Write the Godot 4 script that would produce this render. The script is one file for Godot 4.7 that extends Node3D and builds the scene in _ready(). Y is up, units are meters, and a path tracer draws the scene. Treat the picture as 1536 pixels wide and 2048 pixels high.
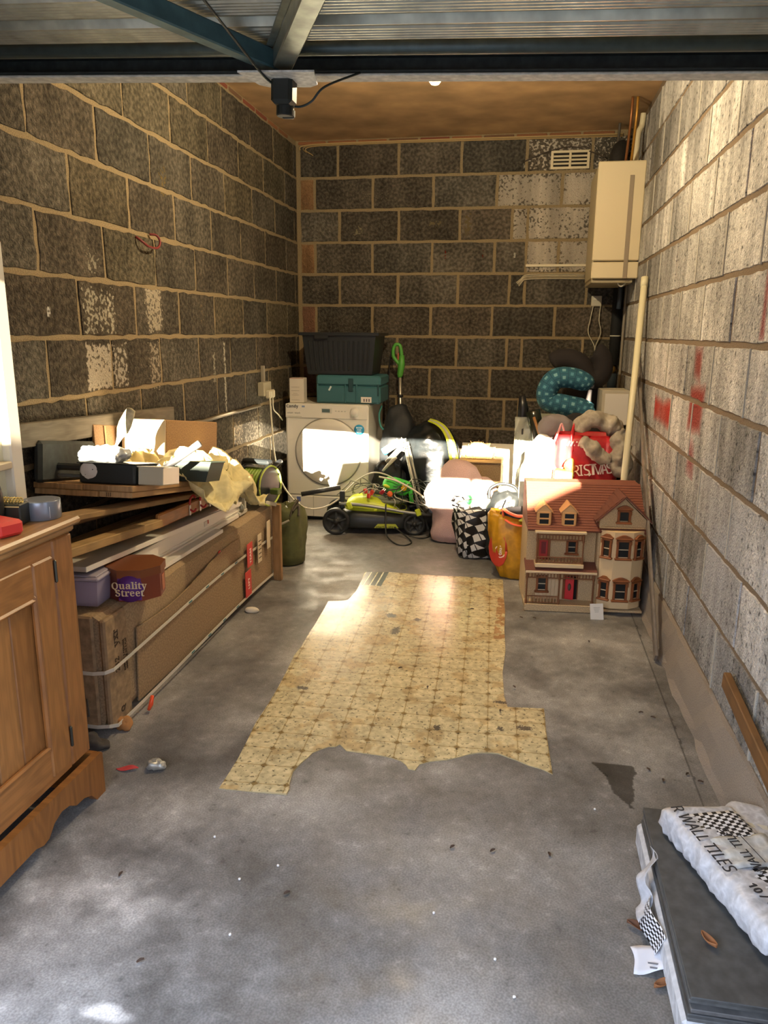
extends Node3D

# Room axes: x to the right, y up from the floor, z towards the viewer. The camera stands in the doorway at x = 0, z = 0.
const WL := -1.7214
const WR := 0.6687
const WB := -5.78
const CEIL := 2.685
const LINE := 1.304      # height of one bed joint; courses are 0.225 m
const BULB := 0.62

var rng := RandomNumberGenerator.new()
var mats := {}
var texs := {}
var counts := {}


# ---------- names, metas, nodes ----------
func numbered(called: String) -> String:
	if not counts.has(called):
		counts[called] = 0
		return called
	counts[called] += 1
	return "%s_%03d" % [called, counts[called]]


func tag(o: Node3D, label := "", category := "", group := "", kind := "") -> Node3D:
	if label: o.set_meta("label", label)
	if category: o.set_meta("category", category)
	if group: o.set_meta("group", group)
	if kind: o.set_meta("kind", kind)
	return o


func thing(called: String, label: String, category: String, at := Vector3.ZERO, turn := Vector3.ZERO, group := "") -> Node3D:
	var o := Node3D.new()
	o.name = numbered(called)
	add_child(o)
	o.position = at
	o.rotation = turn
	tag(o, label, category, group)
	return o


func mesh_of(st) -> Mesh:
	if st is Mesh:
		return st
	st.generate_normals()
	return st.commit()


func part(called: String, st, material: Material, parent: Node3D, at := Vector3.ZERO, turn := Vector3.ZERO) -> MeshInstance3D:
	var o := MeshInstance3D.new()
	o.name = called
	o.mesh = mesh_of(st)
	o.material_override = material
	parent.add_child(o, true)
	o.position = at
	o.rotation = turn
	return o


func solo(called: String, st, material: Material, label: String, category: String, at := Vector3.ZERO, turn := Vector3.ZERO, group := "") -> MeshInstance3D:
	var o := part(numbered(called), st, material, self, at, turn)
	tag(o, label, category, group)
	return o


func structure(called: String, st, material: Material, at := Vector3.ZERO) -> MeshInstance3D:
	var o := part(called, st, material, self, at)
	o.set_meta("kind", "structure")
	return o


func copy_of(o: Node3D, label: String, at: Vector3, turn: Vector3) -> Node3D:
	var base: String = o.name
	if base.length() > 4 and base[base.length() - 4] == "_" and base.right(3).is_valid_int():
		base = base.left(base.length() - 4)
	var c: Node3D = o.duplicate()
	c.name = numbered(base)
	add_child(c)
	c.position = at
	c.rotation = turn
	c.set_meta("label", label)
	return c


# ---------- geometry ----------
func S(smooth := false) -> SurfaceTool:
	var st := SurfaceTool.new()
	st.begin(Mesh.PRIMITIVE_TRIANGLES)
	st.set_smooth_group(0 if smooth else -1)
	return st


func tri(st: SurfaceTool, a: Vector3, b: Vector3, c: Vector3, ua := Vector2.ZERO, ub := Vector2.ZERO, uc := Vector2.ZERO) -> void:
	# given counter-clockwise seen from outside; Godot's front faces run clockwise
	st.set_uv(ua); st.add_vertex(a)
	st.set_uv(uc); st.add_vertex(c)
	st.set_uv(ub); st.add_vertex(b)


func quad(st: SurfaceTool, a: Vector3, b: Vector3, c: Vector3, d: Vector3, ua := Vector2.ZERO, ub := Vector2.ZERO, uc := Vector2.ZERO, ud := Vector2.ZERO) -> void:
	tri(st, a, b, c, ua, ub, uc)
	tri(st, a, c, d, ua, uc, ud)


func bx(st: SurfaceTool, c: Vector3, s: Vector3, bev := 0.003, b := Basis.IDENTITY) -> void:
	# chamfered box; texture v runs along the longest side
	var h := s * 0.5
	bev = minf(bev, minf(h.x, minf(h.y, h.z)) * 0.9)
	var L := 0
	if s.y > s.x and s.y >= s.z: L = 1
	elif s.z > s.x and s.z > s.y: L = 2
	for a in 3:
		for sg in [-1.0, 1.0]:
			var p := (a + 1) % 3
			var q := (a + 2) % 3
			if sg < 0:
				var t := p
				p = q
				q = t
			var pts := []
			var uvs := []
			for k in [[-1, -1], [1, -1], [1, 1], [-1, 1]]:
				var v := Vector3.ZERO
				v[a] = sg * h[a]
				v[p] = k[0] * (h[p] - bev)
				v[q] = k[1] * (h[q] - bev)
				if a == L: uvs.append(Vector2(v[p], v[q]))
				else: uvs.append(Vector2(v[p if q == L else q], v[L]))
				pts.append(c + b * v)
			quad(st, pts[0], pts[1], pts[2], pts[3], uvs[0], uvs[1], uvs[2], uvs[3])
	if bev <= 0.0:
		return
	for a in 3:
		var p := (a + 1) % 3
		var q := (a + 2) % 3
		for sa in [-1.0, 1.0]:
			for sp in [-1.0, 1.0]:
				var A0 := Vector3.ZERO
				A0[a] = sa * h[a]; A0[p] = sp * (h[p] - bev); A0[q] = -(h[q] - bev)
				var A1 := A0
				A1[q] = -A0[q]
				var B0 := A0
				B0[a] = sa * (h[a] - bev); B0[p] = sp * h[p]
				var B1 := B0
				B1[q] = -B0[q]
				var u0 := Vector2(A0[(L + 1) % 3], A0[L])
				var u1 := Vector2(A1[(L + 1) % 3], A1[L])
				if sa * sp > 0: quad(st, c + b * A0, c + b * B0, c + b * B1, c + b * A1, u0, u0, u1, u1)
				else: quad(st, c + b * A0, c + b * A1, c + b * B1, c + b * B0, u0, u1, u1, u0)
	for sx in [-1.0, 1.0]:
		for sy in [-1.0, 1.0]:
			for sz in [-1.0, 1.0]:
				var X := c + b * Vector3(sx * h.x, sy * (h.y - bev), sz * (h.z - bev))
				var Y := c + b * Vector3(sx * (h.x - bev), sy * h.y, sz * (h.z - bev))
				var Z := c + b * Vector3(sx * (h.x - bev), sy * (h.y - bev), sz * h.z)
				if sx * sy * sz > 0: tri(st, X, Y, Z)
				else: tri(st, X, Z, Y)


func box(c: Vector3, s: Vector3, bev := 0.003, b := Basis.IDENTITY) -> SurfaceTool:
	var st := S()
	bx(st, c, s, bev, b)
	return st


func bar(st: SurfaceTool, p: Vector3, q: Vector3, w: float, h: float, bev := 0.002, up := Vector3.UP) -> void:
	# a rectangular bar from p to q, h across the up direction
	var y := (q - p).normalized()
	var x := y.cross(up).normalized()
	if x.length() < 0.5: x = Vector3.RIGHT
	var z := x.cross(y)
	bx(st, (p + q) / 2, Vector3(w, (q - p).length(), h), bev, Basis(x, y, z))


func loft(st: SurfaceTool, rings: Array, cap0 := true, cap1 := true, closed := true, usc := 1.0, vsc := 1.0) -> void:
	# rings run counter-clockwise about the direction of travel
	var n: int = rings[0].size()
	var m := rings.size()
	var lim := n if closed else n - 1
	for i in m - 1:
		for j in lim:
			var k := (j + 1) % n
			var u0 := usc * j / float(lim)
			var u1 := usc * (j + 1) / float(lim)
			var v0 := vsc * i / float(m - 1)
			var v1 := vsc * (i + 1) / float(m - 1)
			quad(st, rings[i][j], rings[i][k], rings[i + 1][k], rings[i + 1][j], Vector2(u0, v0), Vector2(u1, v0), Vector2(u1, v1), Vector2(u0, v1))
	for e in [[cap0, 0], [cap1, m - 1]]:
		if e[0]:
			var mid := Vector3.ZERO
			for p in rings[e[1]]: mid += p
			mid /= n
			for j in n:
				var a: Vector3 = rings[e[1]][j]
				var b: Vector3 = rings[e[1]][(j + 1) % n]
				if e[1] == 0: tri(st, mid, b, a)
				else: tri(st, mid, a, b)


func lathe(st: SurfaceTool, profile: Array, n := 24, at := Vector3.ZERO, b := Basis.IDENTITY, usc := 1.0, vsc := 1.0) -> void:
	# profile of Vector2(radius, height), from bottom to top on the outside
	var rings := []
	for p in profile:
		var ring := PackedVector3Array()
		for j in n:
			var a := -TAU * j / n
			ring.append(at + b * Vector3(cos(a) * p.x, p.y, sin(a) * p.x))
		rings.append(ring)
	loft(st, rings, profile[0].x > 0.0005, profile[-1].x > 0.0005, true, usc, vsc)


func path(pts: Array, steps := 8) -> PackedVector3Array:
	# a smooth curve through the points
	var out := PackedVector3Array()
	for i in pts.size() - 1:
		var p0: Vector3 = pts[maxi(i - 1, 0)]
		var p1: Vector3 = pts[i]
		var p2: Vector3 = pts[i + 1]
		var p3: Vector3 = pts[mini(i + 2, pts.size() - 1)]
		for k in steps:
			out.append(p1.cubic_interpolate(p2, p0, p3, k / float(steps)))
	out.append(pts[-1])
	return out


func tube(st: SurfaceTool, pts, r, n := 10, squash := 1.0) -> void:
	# r is a number or one radius per point
	var rings := []
	var m: int = pts.size()
	var x := Vector3.ZERO
	for i in m:
		var t: Vector3 = (pts[mini(i + 1, m - 1)] - pts[maxi(i - 1, 0)]).normalized()
		if i == 0:
			x = t.cross(Vector3.UP)
			if x.length() < 0.05: x = t.cross(Vector3.RIGHT)
		x = (x - t * x.dot(t)).normalized()
		var y := t.cross(x)
		var rad: float = r if r is float or r is int else r[i]
		var ring := PackedVector3Array()
		for j in n:
			var a := TAU * j / n
			ring.append(pts[i] + x * cos(a) * rad + y * sin(a) * rad * squash)
		rings.append(ring)
	loft(st, rings)


func tubed(pts, r, n := 10, squash := 1.0) -> SurfaceTool:
	var st := S(true)
	tube(st, pts, r, n, squash)
	return st


func wobble(pts, r: float, amp: float, freq: float, seed_: int, n := 28) -> SurfaceTool:
	# a soft creased roll of cloth along the points
	var ns := noise(freq, seed_, 3)
	var rings := []
	var m: int = pts.size()
	var x := Vector3.UP
	for i in m:
		var t: Vector3 = (pts[mini(i + 1, m - 1)] - pts[maxi(i - 1, 0)]).normalized()
		if i == 0: x = t.cross(Vector3(0.1, 1, 0.2))
		x = (x - t * x.dot(t)).normalized()
		var y := t.cross(x)
		var f := i / float(m - 1)
		var rad := r * pow(maxf(0.02, 1.0 - pow(absf(f - 0.5) * 2.0, 4)), 0.5)
		var ring := PackedVector3Array()
		for j in n:
			var d := x * cos(TAU * j / n) + y * sin(TAU * j / n)
			var p: Vector3 = pts[i] + d * rad
			ring.append(p + d * ns.get_noise_3dv(p) * amp)
		rings.append(ring)
	var st := S(true)
	loft(st, rings)
	return st


func prism(st: SurfaceTool, poly: PackedVector2Array, z0: float, z1: float, b := Basis.IDENTITY, at := Vector3.ZERO, usc := 1.0) -> void:
	# a polygon in x and y drawn out along z
	if Geometry2D.is_polygon_clockwise(poly): poly.reverse()
	var n := poly.size()
	var V := func(p: Vector2, z: float) -> Vector3: return at + b * Vector3(p.x, p.y, z)
	var idx := Geometry2D.triangulate_polygon(poly)
	for k in range(0, idx.size(), 3):
		var p := poly[idx[k]]
		var q := poly[idx[k + 1]]
		var r := poly[idx[k + 2]]
		if (q - p).cross(r - p) < 0:
			var t := q
			q = r
			r = t
		tri(st, V.call(p, z1), V.call(q, z1), V.call(r, z1), p * usc, q * usc, r * usc)
		tri(st, V.call(p, z0), V.call(r, z0), V.call(q, z0), p * usc, r * usc, q * usc)
	for i in n:
		var p := poly[i]
		var q := poly[(i + 1) % n]
		quad(st, V.call(p, z0), V.call(q, z0), V.call(q, z1), V.call(p, z1), p * usc, q * usc, q * usc, p * usc)


func prismed(poly: PackedVector2Array, z0: float, z1: float, b := Basis.IDENTITY, at := Vector3.ZERO) -> SurfaceTool:
	var st := S()
	prism(st, poly, z0, z1, b, at)
	return st


func sheet(st: SurfaceTool, nu: int, nv: int, f: Callable, thick := 0.002) -> void:
	# a cloth or card of some thickness: f(u, v) gives its points
	var P := []
	for i in nv + 1:
		var row := PackedVector3Array()
		for j in nu + 1: row.append(f.call(j / float(nu), i / float(nv)))
		P.append(row)
	var N := []
	for i in nv + 1:
		var row := PackedVector3Array()
		for j in nu + 1:
			var du: Vector3 = P[i][mini(j + 1, nu)] - P[i][maxi(j - 1, 0)]
			var dv: Vector3 = P[mini(i + 1, nv)][j] - P[maxi(i - 1, 0)][j]
			row.append(du.cross(dv).normalized() * thick)
		N.append(row)
	var U := func(i: int, j: int) -> Vector2: return Vector2(j / float(nu), 1.0 - i / float(nv))
	for i in nv:
		for j in nu:
			quad(st, P[i][j], P[i][j + 1], P[i + 1][j + 1], P[i + 1][j], U.call(i, j), U.call(i, j + 1), U.call(i + 1, j + 1), U.call(i + 1, j))
			quad(st, P[i][j] - N[i][j], P[i + 1][j] - N[i + 1][j], P[i + 1][j + 1] - N[i + 1][j + 1], P[i][j + 1] - N[i][j + 1], U.call(i, j), U.call(i + 1, j), U.call(i + 1, j + 1), U.call(i, j + 1))
	for i in nv:
		quad(st, P[i][0], P[i + 1][0], P[i + 1][0] - N[i + 1][0], P[i][0] - N[i][0])
		quad(st, P[i][nu], P[i][nu] - N[i][nu], P[i + 1][nu] - N[i + 1][nu], P[i + 1][nu])
	for j in nu:
		quad(st, P[0][j], P[0][j] - N[0][j], P[0][j + 1] - N[0][j + 1], P[0][j + 1])
		quad(st, P[nv][j], P[nv][j + 1], P[nv][j + 1] - N[nv][j + 1], P[nv][j] - N[nv][j])


func blob(st: SurfaceTool, c: Vector3, r: Vector3, amp := 0.0, freq := 6.0, seed_ := 1, nu := 28, nv := 18, power := 1.0, floor_y := -99.0, b := Basis.IDENTITY) -> void:
	# a soft lump: an ellipsoid (power 1) to a soft box (power under 1), creased by noise and flat on what it lies on
	var ns := FastNoiseLite.new()
	ns.seed = seed_
	ns.frequency = freq
	ns.fractal_octaves = 3
	var sp := func(x: float) -> float: return signf(x) * pow(absf(x), power)
	var rings := []
	for i in nv + 1:
		var t := -PI / 2 + PI * i / nv
		var ring := PackedVector3Array()
		for j in nu:
			var a := -TAU * j / nu
			var d := Vector3(sp.call(cos(a)) * sp.call(cos(t)), sp.call(sin(t)), sp.call(sin(a)) * sp.call(cos(t)))
			var p := b * (d * r)
			p += d.normalized() * ns.get_noise_3dv(c + p) * amp
			p += c
			p.y = maxf(p.y, floor_y)
			ring.append(p)
		rings.append(ring)
	loft(st, rings, false, false)


func lump(c: Vector3, r: Vector3, amp := 0.0, freq := 6.0, seed_ := 1, power := 1.0, floor_y := -99.0, nu := 28, nv := 18) -> SurfaceTool:
	var st := S(true)
	blob(st, c, r, amp, freq, seed_, nu, nv, power, floor_y)
	return st


func writing(words: String, height: float, material: Material, parent: Node3D, at: Vector3, turn := Vector3.ZERO, bold := false, serif := false, called := "lettering", stretch := 1.0) -> MeshInstance3D:
	var f := SystemFont.new()
	f.font_names = PackedStringArray(["Droid Serif" if serif else "Droid Sans"])
	if bold: f.font_weight = 700
	var t := TextMesh.new()
	t.text = words
	t.font = f
	t.font_size = 32
	t.pixel_size = height / 24.0
	t.depth = 0.0012
	t.curve_step = 2.0
	var o := MeshInstance3D.new()
	o.name = called
	o.mesh = t
	o.material_override = material
	parent.add_child(o, true)
	o.position = at
	o.rotation = turn
	o.scale = Vector3(stretch, 1, 1)
	return o


# ---------- textures and materials ----------
func tile(called: String) -> Texture2D:
	# grey tiles that tint and roughen the plain materials
	if texs.has(called): return texs[called]
	var n := FastNoiseLite.new()
	n.seed = hash(called) % 1000
	var w := 256
	var h := 256
	var im: Image
	if called == "grain":
		h = 512
		im = Image.create(w, h, false, Image.FORMAT_RGB8)
		n.frequency = 0.01
		n.fractal_octaves = 3
		for y in h:
			for x in w:
				var xx := x if x < 128 else 256 - x
				var yy := y if y < 256 else 512 - y
				var g := n.get_noise_2d(xx * 9.0, yy * 0.55) * 0.5 + n.get_noise_2d(xx * 30.0 + 900, yy * 0.8) * 0.3
				var ring := sin((xx * 0.22 + n.get_noise_2d(xx * 1.3, yy * 0.4 + 300) * 9.0)) * 0.07
				var v := clampf(0.86 + g * 0.15 + ring * 0.6, 0.45, 1.0)
				im.set_pixel(x, y, Color(v, v * (0.97 + 0.03 * v), v * (0.93 + 0.07 * v)))
	elif called == "pits":
		n.noise_type = FastNoiseLite.TYPE_CELLULAR
		n.frequency = 0.09
		n.fractal_type = FastNoiseLite.FRACTAL_FBM
		n.fractal_octaves = 3
		var a := n.get_seamless_image(w, h)
		n.noise_type = FastNoiseLite.TYPE_SIMPLEX_SMOOTH
		n.frequency = 0.05
		var bb := n.get_seamless_image(w, h)
		im = Image.create(w, h, false, Image.FORMAT_RGB8)
		for y in h:
			for x in w:
				var v := clampf(0.5 + (a.get_pixel(x, y).r - 0.45) * 1.3 + (bb.get_pixel(x, y).r - 0.5) * 0.8, 0.0, 1.0)
				im.set_pixel(x, y, Color(v, v, v))
	else:
		n.frequency = {"fine": 0.12, "rough": 0.18, "blotch": 0.02, "crease": 0.03}[called]
		n.fractal_octaves = 4
		if called == "crease": n.fractal_type = FastNoiseLite.FRACTAL_RIDGED
		im = n.get_seamless_image(w, h)
		im.convert(Image.FORMAT_RGB8)
		for y in h:
			for x in w:
				var v := 0.72 + 0.28 * im.get_pixel(x, y).r
				im.set_pixel(x, y, Color(v, v, v))
	texs[called] = ImageTexture.create_from_image(im)
	return texs[called]


func mt(hex: String, rough := 0.75, metal := 0.0, tex := "", scale := 4.0, bump := 0.0) -> StandardMaterial3D:
	var key := "%s %s %s %s %s %s" % [hex, rough, metal, tex, scale, bump]
	if mats.has(key): return mats[key]
	var m := StandardMaterial3D.new()
	m.albedo_color = Color(hex)
	m.roughness = rough
	m.metallic = metal
	if tex:
		m.albedo_texture = tile(tex)
		if tex == "grain": m.uv1_scale = Vector3(scale, scale * 0.5, 1)
		else:
			m.uv1_triplanar = true
			m.uv1_scale = Vector3.ONE * scale
		if bump > 0:
			m.heightmap_enabled = true
			m.heightmap_texture = tile(tex)
			m.heightmap_scale = bump
	mats[key] = m
	return m


func wood(hex: String, rough := 0.7) -> StandardMaterial3D:
	return mt(hex, rough, 0.0, "grain", 3.0, 0.06)


func picture(w: int, h: int, f: Callable, rough := 0.7) -> StandardMaterial3D:
	# a printed or stained surface: f(x, y) in pixels gives its colour
	var im := Image.create(w, h, false, Image.FORMAT_RGB8)
	for y in h:
		for x in w: im.set_pixel(x, y, f.call(x, y))
	var m := StandardMaterial3D.new()
	m.albedo_texture = ImageTexture.create_from_image(im)
	m.roughness = rough
	return m


func noise(freq: float, seed_: int, octaves := 4) -> FastNoiseLite:
	var n := FastNoiseLite.new()
	n.seed = seed_
	n.frequency = freq
	n.fractal_octaves = octaves
	return n


func sm(a: float, b: float, x: float) -> float:
	return smoothstep(a, b, x)


func eul(rx: float, ry: float, rz: float) -> Vector3:
	return Vector3(deg_to_rad(rx), deg_to_rad(ry), deg_to_rad(rz))


# ---------- the walls: block layout, colour map and blocks ----------
func layout(side: String) -> Array:
	# rows of [bottom, top, [joints along u]]
	var rows := []
	for k in range(-6, 6):
		var y0 := maxf(LINE + 0.225 * k, 0.0)
		if side == "right" and k == -6: continue
		var y1 := LINE + 0.225 * (k + 1)
		var j := []
		var even := k % 2 == 0
		if side == "back":
			if even: j = [WL + 0.02, -1.585, -1.147, -0.703, -0.25, 0.2, WR]
			elif k == 5: j = [WL + 0.02, -1.408, -0.959, -0.507, -0.053, 0.39, WR]
			else: j = [WL + 0.02, -1.398, -0.953, -0.507, -0.135, -0.025, 0.409, WR]
			if k == 2: j.insert(5, -0.026)
		else:
			var first := 2.339 if even else 2.555
			if side == "right": first = 2.731 if even else 2.93
			var u := first - 0.4485 * 4
			j.append(1.02)
			while u < 5.75:
				if u > 1.1: j.append(u)
				u += 0.4485
			j.append(5.775)
			if side == "right":
				for i in j.size(): j[i] = -j[i]
				j.reverse()
		rows.append([y0, y1, j])
	return rows


func wall_map(side: String, u0: float, u1: float, rows: Array) -> Texture2D:
	# the colour of a wall: every block its own tone, then weathering, paint, drips, marks and a painted sun patch
	var px := 0.0045
	var w := int((u1 - u0) / px)
	var h := int(CEIL / px)
	var n1 := noise(0.012, 3 + side.length()).get_image(w, h).get_data()
	var n2 := noise(0.16, 9 + side.length(), 2).get_image(w, h).get_data()
	var sti := noise(0.035, 21 + side.length(), 4).get_image(w, maxi(h / 9, 8))
	sti.resize(w, h, Image.INTERPOLATE_CUBIC)
	var n3 := sti.get_data()
	var out := PackedByteArray()
	out.resize(w * h * 3)
	var r2 := RandomNumberGenerator.new()
	r2.seed = 40 + side.length()
	for row in rows:
		for i in row[2].size() - 1:
			var a: float = row[2][i]
			var b: float = row[2][i + 1]
			var base := Color(0.372, 0.36, 0.325) if side == "left" else Color(0.385, 0.37, 0.335)
			var spread := 0.12
			var warm := r2.randf()
			var painted := 0.0
			var streak := 0.10
			var pit := 0.34
			if side == "right":
				base = Color(0.74, 0.735, 0.72)
				streak = 0.18
				pit = 0.13
				spread = 0.17
			base = base * (1.0 + r2.randf_range(-spread, spread))
			if side != "right":
				base = base.lerp(Color(0.36, 0.30, 0.24), warm * 0.35)
				if side == "left" and r2.randf() < 0.2: base = base.lerp(Color(0.42, 0.39, 0.31), 0.5)
			if side == "back":
				if b - a < 0.15 and a < -1.5:
					pit = 0.1
					base = [Color(0.60, 0.47, 0.34), Color(0.50, 0.38, 0.31)][r2.randi() % 2]
				var cu := (a + b) / 2
				var cy: float = (row[0] + row[1]) / 2
				if cu > -0.1 and cy > 1.75: painted = 0.9
				if cu > -0.3 and cy > 2.2 and cy < 2.42: painted = 0.95
				if cy > 2.43: painted *= 0.55
			var x0 := clampi(int((a - u0) / px), 0, w)
			var x1 := clampi(int((b - u0) / px), 0, w)
			var y0 := clampi(int((CEIL - row[1]) / px), 0, h)
			var y1 := clampi(int((CEIL - row[0]) / px), 0, h)
			var br := base.r * 255
			var bg := base.g * 255
			var bb := base.b * 255
			for y in range(y0, y1):
				var o := y * w
				for x in range(x0, x1):
					var k := o + x
					var f := 1.0 + (n1[k] - 128) / 128.0 * 0.16 + (n2[k] - 128) / 128.0 * pit + (n3[k] - 140) / 128.0 * streak
					if side == "right" and n2[k] < 46: f *= 0.55
					var r := br * f
					var g := bg * f
					var b2 := bb * f
					if painted > 0.0:
						var edge := minf(minf(x - x0, x1 - x), minf(y - y0, y1 - y)) * px
						var cover := painted - 0.35 * clampf(1.0 - edge / 0.05, 0.0, 1.0) + (n1[k] - 128) / 128.0 * 0.45
						if (n2[k] - 90) / 128.0 < cover - 0.12:
							var t := 0.86 + (n3[k] - 128) / 900.0
							r = lerpf(r, 228 * t, 0.93)
							g = lerpf(g, 218 * t, 0.93)
							b2 = lerpf(b2, 200 * t, 0.93)
					k *= 3
					out[k] = clampi(int(r), 0, 255)
					out[k + 1] = clampi(int(g), 0, 255)
					out[k + 2] = clampi(int(b2), 0, 255)
	# splashes, marks and a painted sun patch: [u0, u1, y0, y1, colour, cover, soft edge]
	var marks := []
	if side == "left":
		marks = [[2.80, 3.02, 1.09, 1.29, Color(0.82, 0.79, 0.72), 1.05, 0.02], [3.0, 3.14, 1.09, 1.29, Color(0.78, 0.76, 0.7), 0.68, 0.03], [2.80, 3.05, 1.30, 1.52, Color(0.75, 0.73, 0.65), 0.6, 0.04],
			[2.98, 3.06, 1.3, 1.5, Color(0.75, 0.73, 0.65), 0.7, 0.03], [3.32, 3.50, 1.31, 1.54, Color(0.78, 0.74, 0.65), 0.78, 0.03], [3.32, 3.45, 1.05, 1.3, Color(0.72, 0.68, 0.6), 0.58, 0.03],
			[2.84, 2.98, 1.54, 1.66, Color(0.68, 0.66, 0.58), 0.52, 0.05], [4.225, 4.265, 0.84, 1.28, Color(0.82, 0.8, 0.72), 0.9, 0.012], [4.07, 4.11, 1.05, 1.22, Color(0.76, 0.74, 0.65), 0.65, 0.012],
			[4.3, 4.52, 0.55, 0.82, Color(0.7, 0.64, 0.54), 0.6, 0.04], [4.5, 4.9, 0.45, 0.85, Color(0.66, 0.63, 0.56), 0.55, 0.06], [2.57, 2.60, 1.38, 1.42, Color(0.85, 0.85, 0.82), 1.0, 0.006],  # first entry here paints the patch of sunlight on this wall
			[3.52, 3.62, 1.94, 2.1, Color(0.52, 0.45, 0.28), 0.75, 0.05], [3.9, 4.0, 1.35, 1.5, Color(0.5, 0.45, 0.36), 0.4, 0.05], [2.585, 2.595, 1.33, 1.38, Color(0.8, 0.8, 0.78), 0.7, 0.006]]
	elif side == "right":
		marks = [[-4.08, -3.62, 0.90, 1.05, Color(0.72, 0.22, 0.18), 0.72, 0.05], [-3.28, -3.0, 0.95, 1.16, Color(0.62, 0.25, 0.22), 0.72, 0.05], [-3.26, -3.1, 1.15, 1.31, Color(0.55, 0.26, 0.24), 0.66, 0.05],
			[-3.22, -3.06, 0.78, 0.95, Color(0.6, 0.3, 0.3), 0.5, 0.07], [-2.42, -2.36, 1.32, 1.62, Color(0.62, 0.3, 0.3), 0.6, 0.03], [-2.2, -2.1, 1.5, 1.9, Color(0.62, 0.33, 0.32), 0.4, 0.05],
			[-4.9, -4.6, 1.9, 2.5, Color(0.42, 0.4, 0.35), 0.5, 0.12], [-3.0, -2.2, 0.2, 1.0, Color(0.74, 0.75, 0.77), 0.5, 0.3]]  # last entry turns the lower near wall slightly bluer
	else:
		marks = [[-0.62, -0.60, 1.86, 1.95, Color(0.5, 0.12, 0.08), 0.6, 0.012], [-0.345, -0.325, 1.86, 1.95, Color(0.5, 0.12, 0.08), 0.6, 0.012], [-1.25, -1.0, 2.25, 2.37, Color(0.5, 0.47, 0.4), 0.4, 0.05],
			[-0.75, -0.62, 2.07, 2.14, Color(0.5, 0.46, 0.34), 0.7, 0.03], [-0.49, -0.42, 2.0, 2.18, Color(0.47, 0.42, 0.3), 0.7, 0.04], [-0.09, -0.05, 2.45, 2.50, Color(0.72, 0.7, 0.64), 0.8, 0.012],
			[-1.6, -1.3, 0.7, 1.4, Color(0.36, 0.33, 0.28), 0.3, 0.15], [-1.3, -1.22, 2.02, 2.1, Color(0.6, 0.57, 0.45), 0.5, 0.04], [-0.12, -0.10, 1.86, 1.9, Color(0.8, 0.8, 0.75), 0.8, 0.006],
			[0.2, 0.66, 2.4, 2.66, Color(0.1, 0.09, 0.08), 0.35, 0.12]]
	for q in marks:
		for y in range(clampi(int((CEIL - q[3]) / px), 0, h), clampi(int((CEIL - q[2]) / px), 0, h)):
			for x in range(clampi(int((q[0] - u0) / px), 0, w), clampi(int((q[1] - u0) / px), 0, w)):
				var uu := u0 + x * px
				var yy := CEIL - y * px
				var e: float = clampf(minf(minf(uu - q[0], q[1] - uu), minf(yy - q[2], q[3] - yy)) / q[6], 0.0, 1.0)
				var k := y * w + x
				var cover: float = q[5] * e + (n1[k] - 128) / 128.0 * 0.3
				var soft := side == "right"   # sprayed paint and blue-grey tint are soft, splashes and sun patch speckled
				if soft or (n2[k] - 40) / 150.0 < cover:
					var c: Color = q[4]
					var mix := clampf(cover * 1.25, 0.0, 0.9) if soft else 0.85
					k *= 3
					out[k] = int(lerpf(out[k], c.r * 255, mix))
					out[k + 1] = int(lerpf(out[k + 1], c.g * 255, mix))
					out[k + 2] = int(lerpf(out[k + 2], c.b * 255, mix))
	return ImageTexture.create_from_image(Image.create_from_data(w, h, false, Image.FORMAT_RGB8, out))


func wall_material(map_: Texture2D) -> StandardMaterial3D:
	var m := StandardMaterial3D.new()
	m.albedo_color = Color(1, 1, 1)
	m.albedo_texture = tile("rough")
	m.uv1_triplanar = true
	m.uv1_world_triplanar = true
	m.uv1_scale = Vector3.ONE * 4.5
	m.heightmap_enabled = true
	m.heightmap_texture = tile("pits")
	m.heightmap_scale = 0.45
	m.roughness = 0.95
	m.metallic_specular = 0.2
	m.detail_enabled = true
	m.detail_blend_mode = BaseMaterial3D.BLEND_MODE_MUL
	m.detail_albedo = map_
	m.detail_uv_layer = BaseMaterial3D.DETAIL_UV_2
	return m


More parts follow.
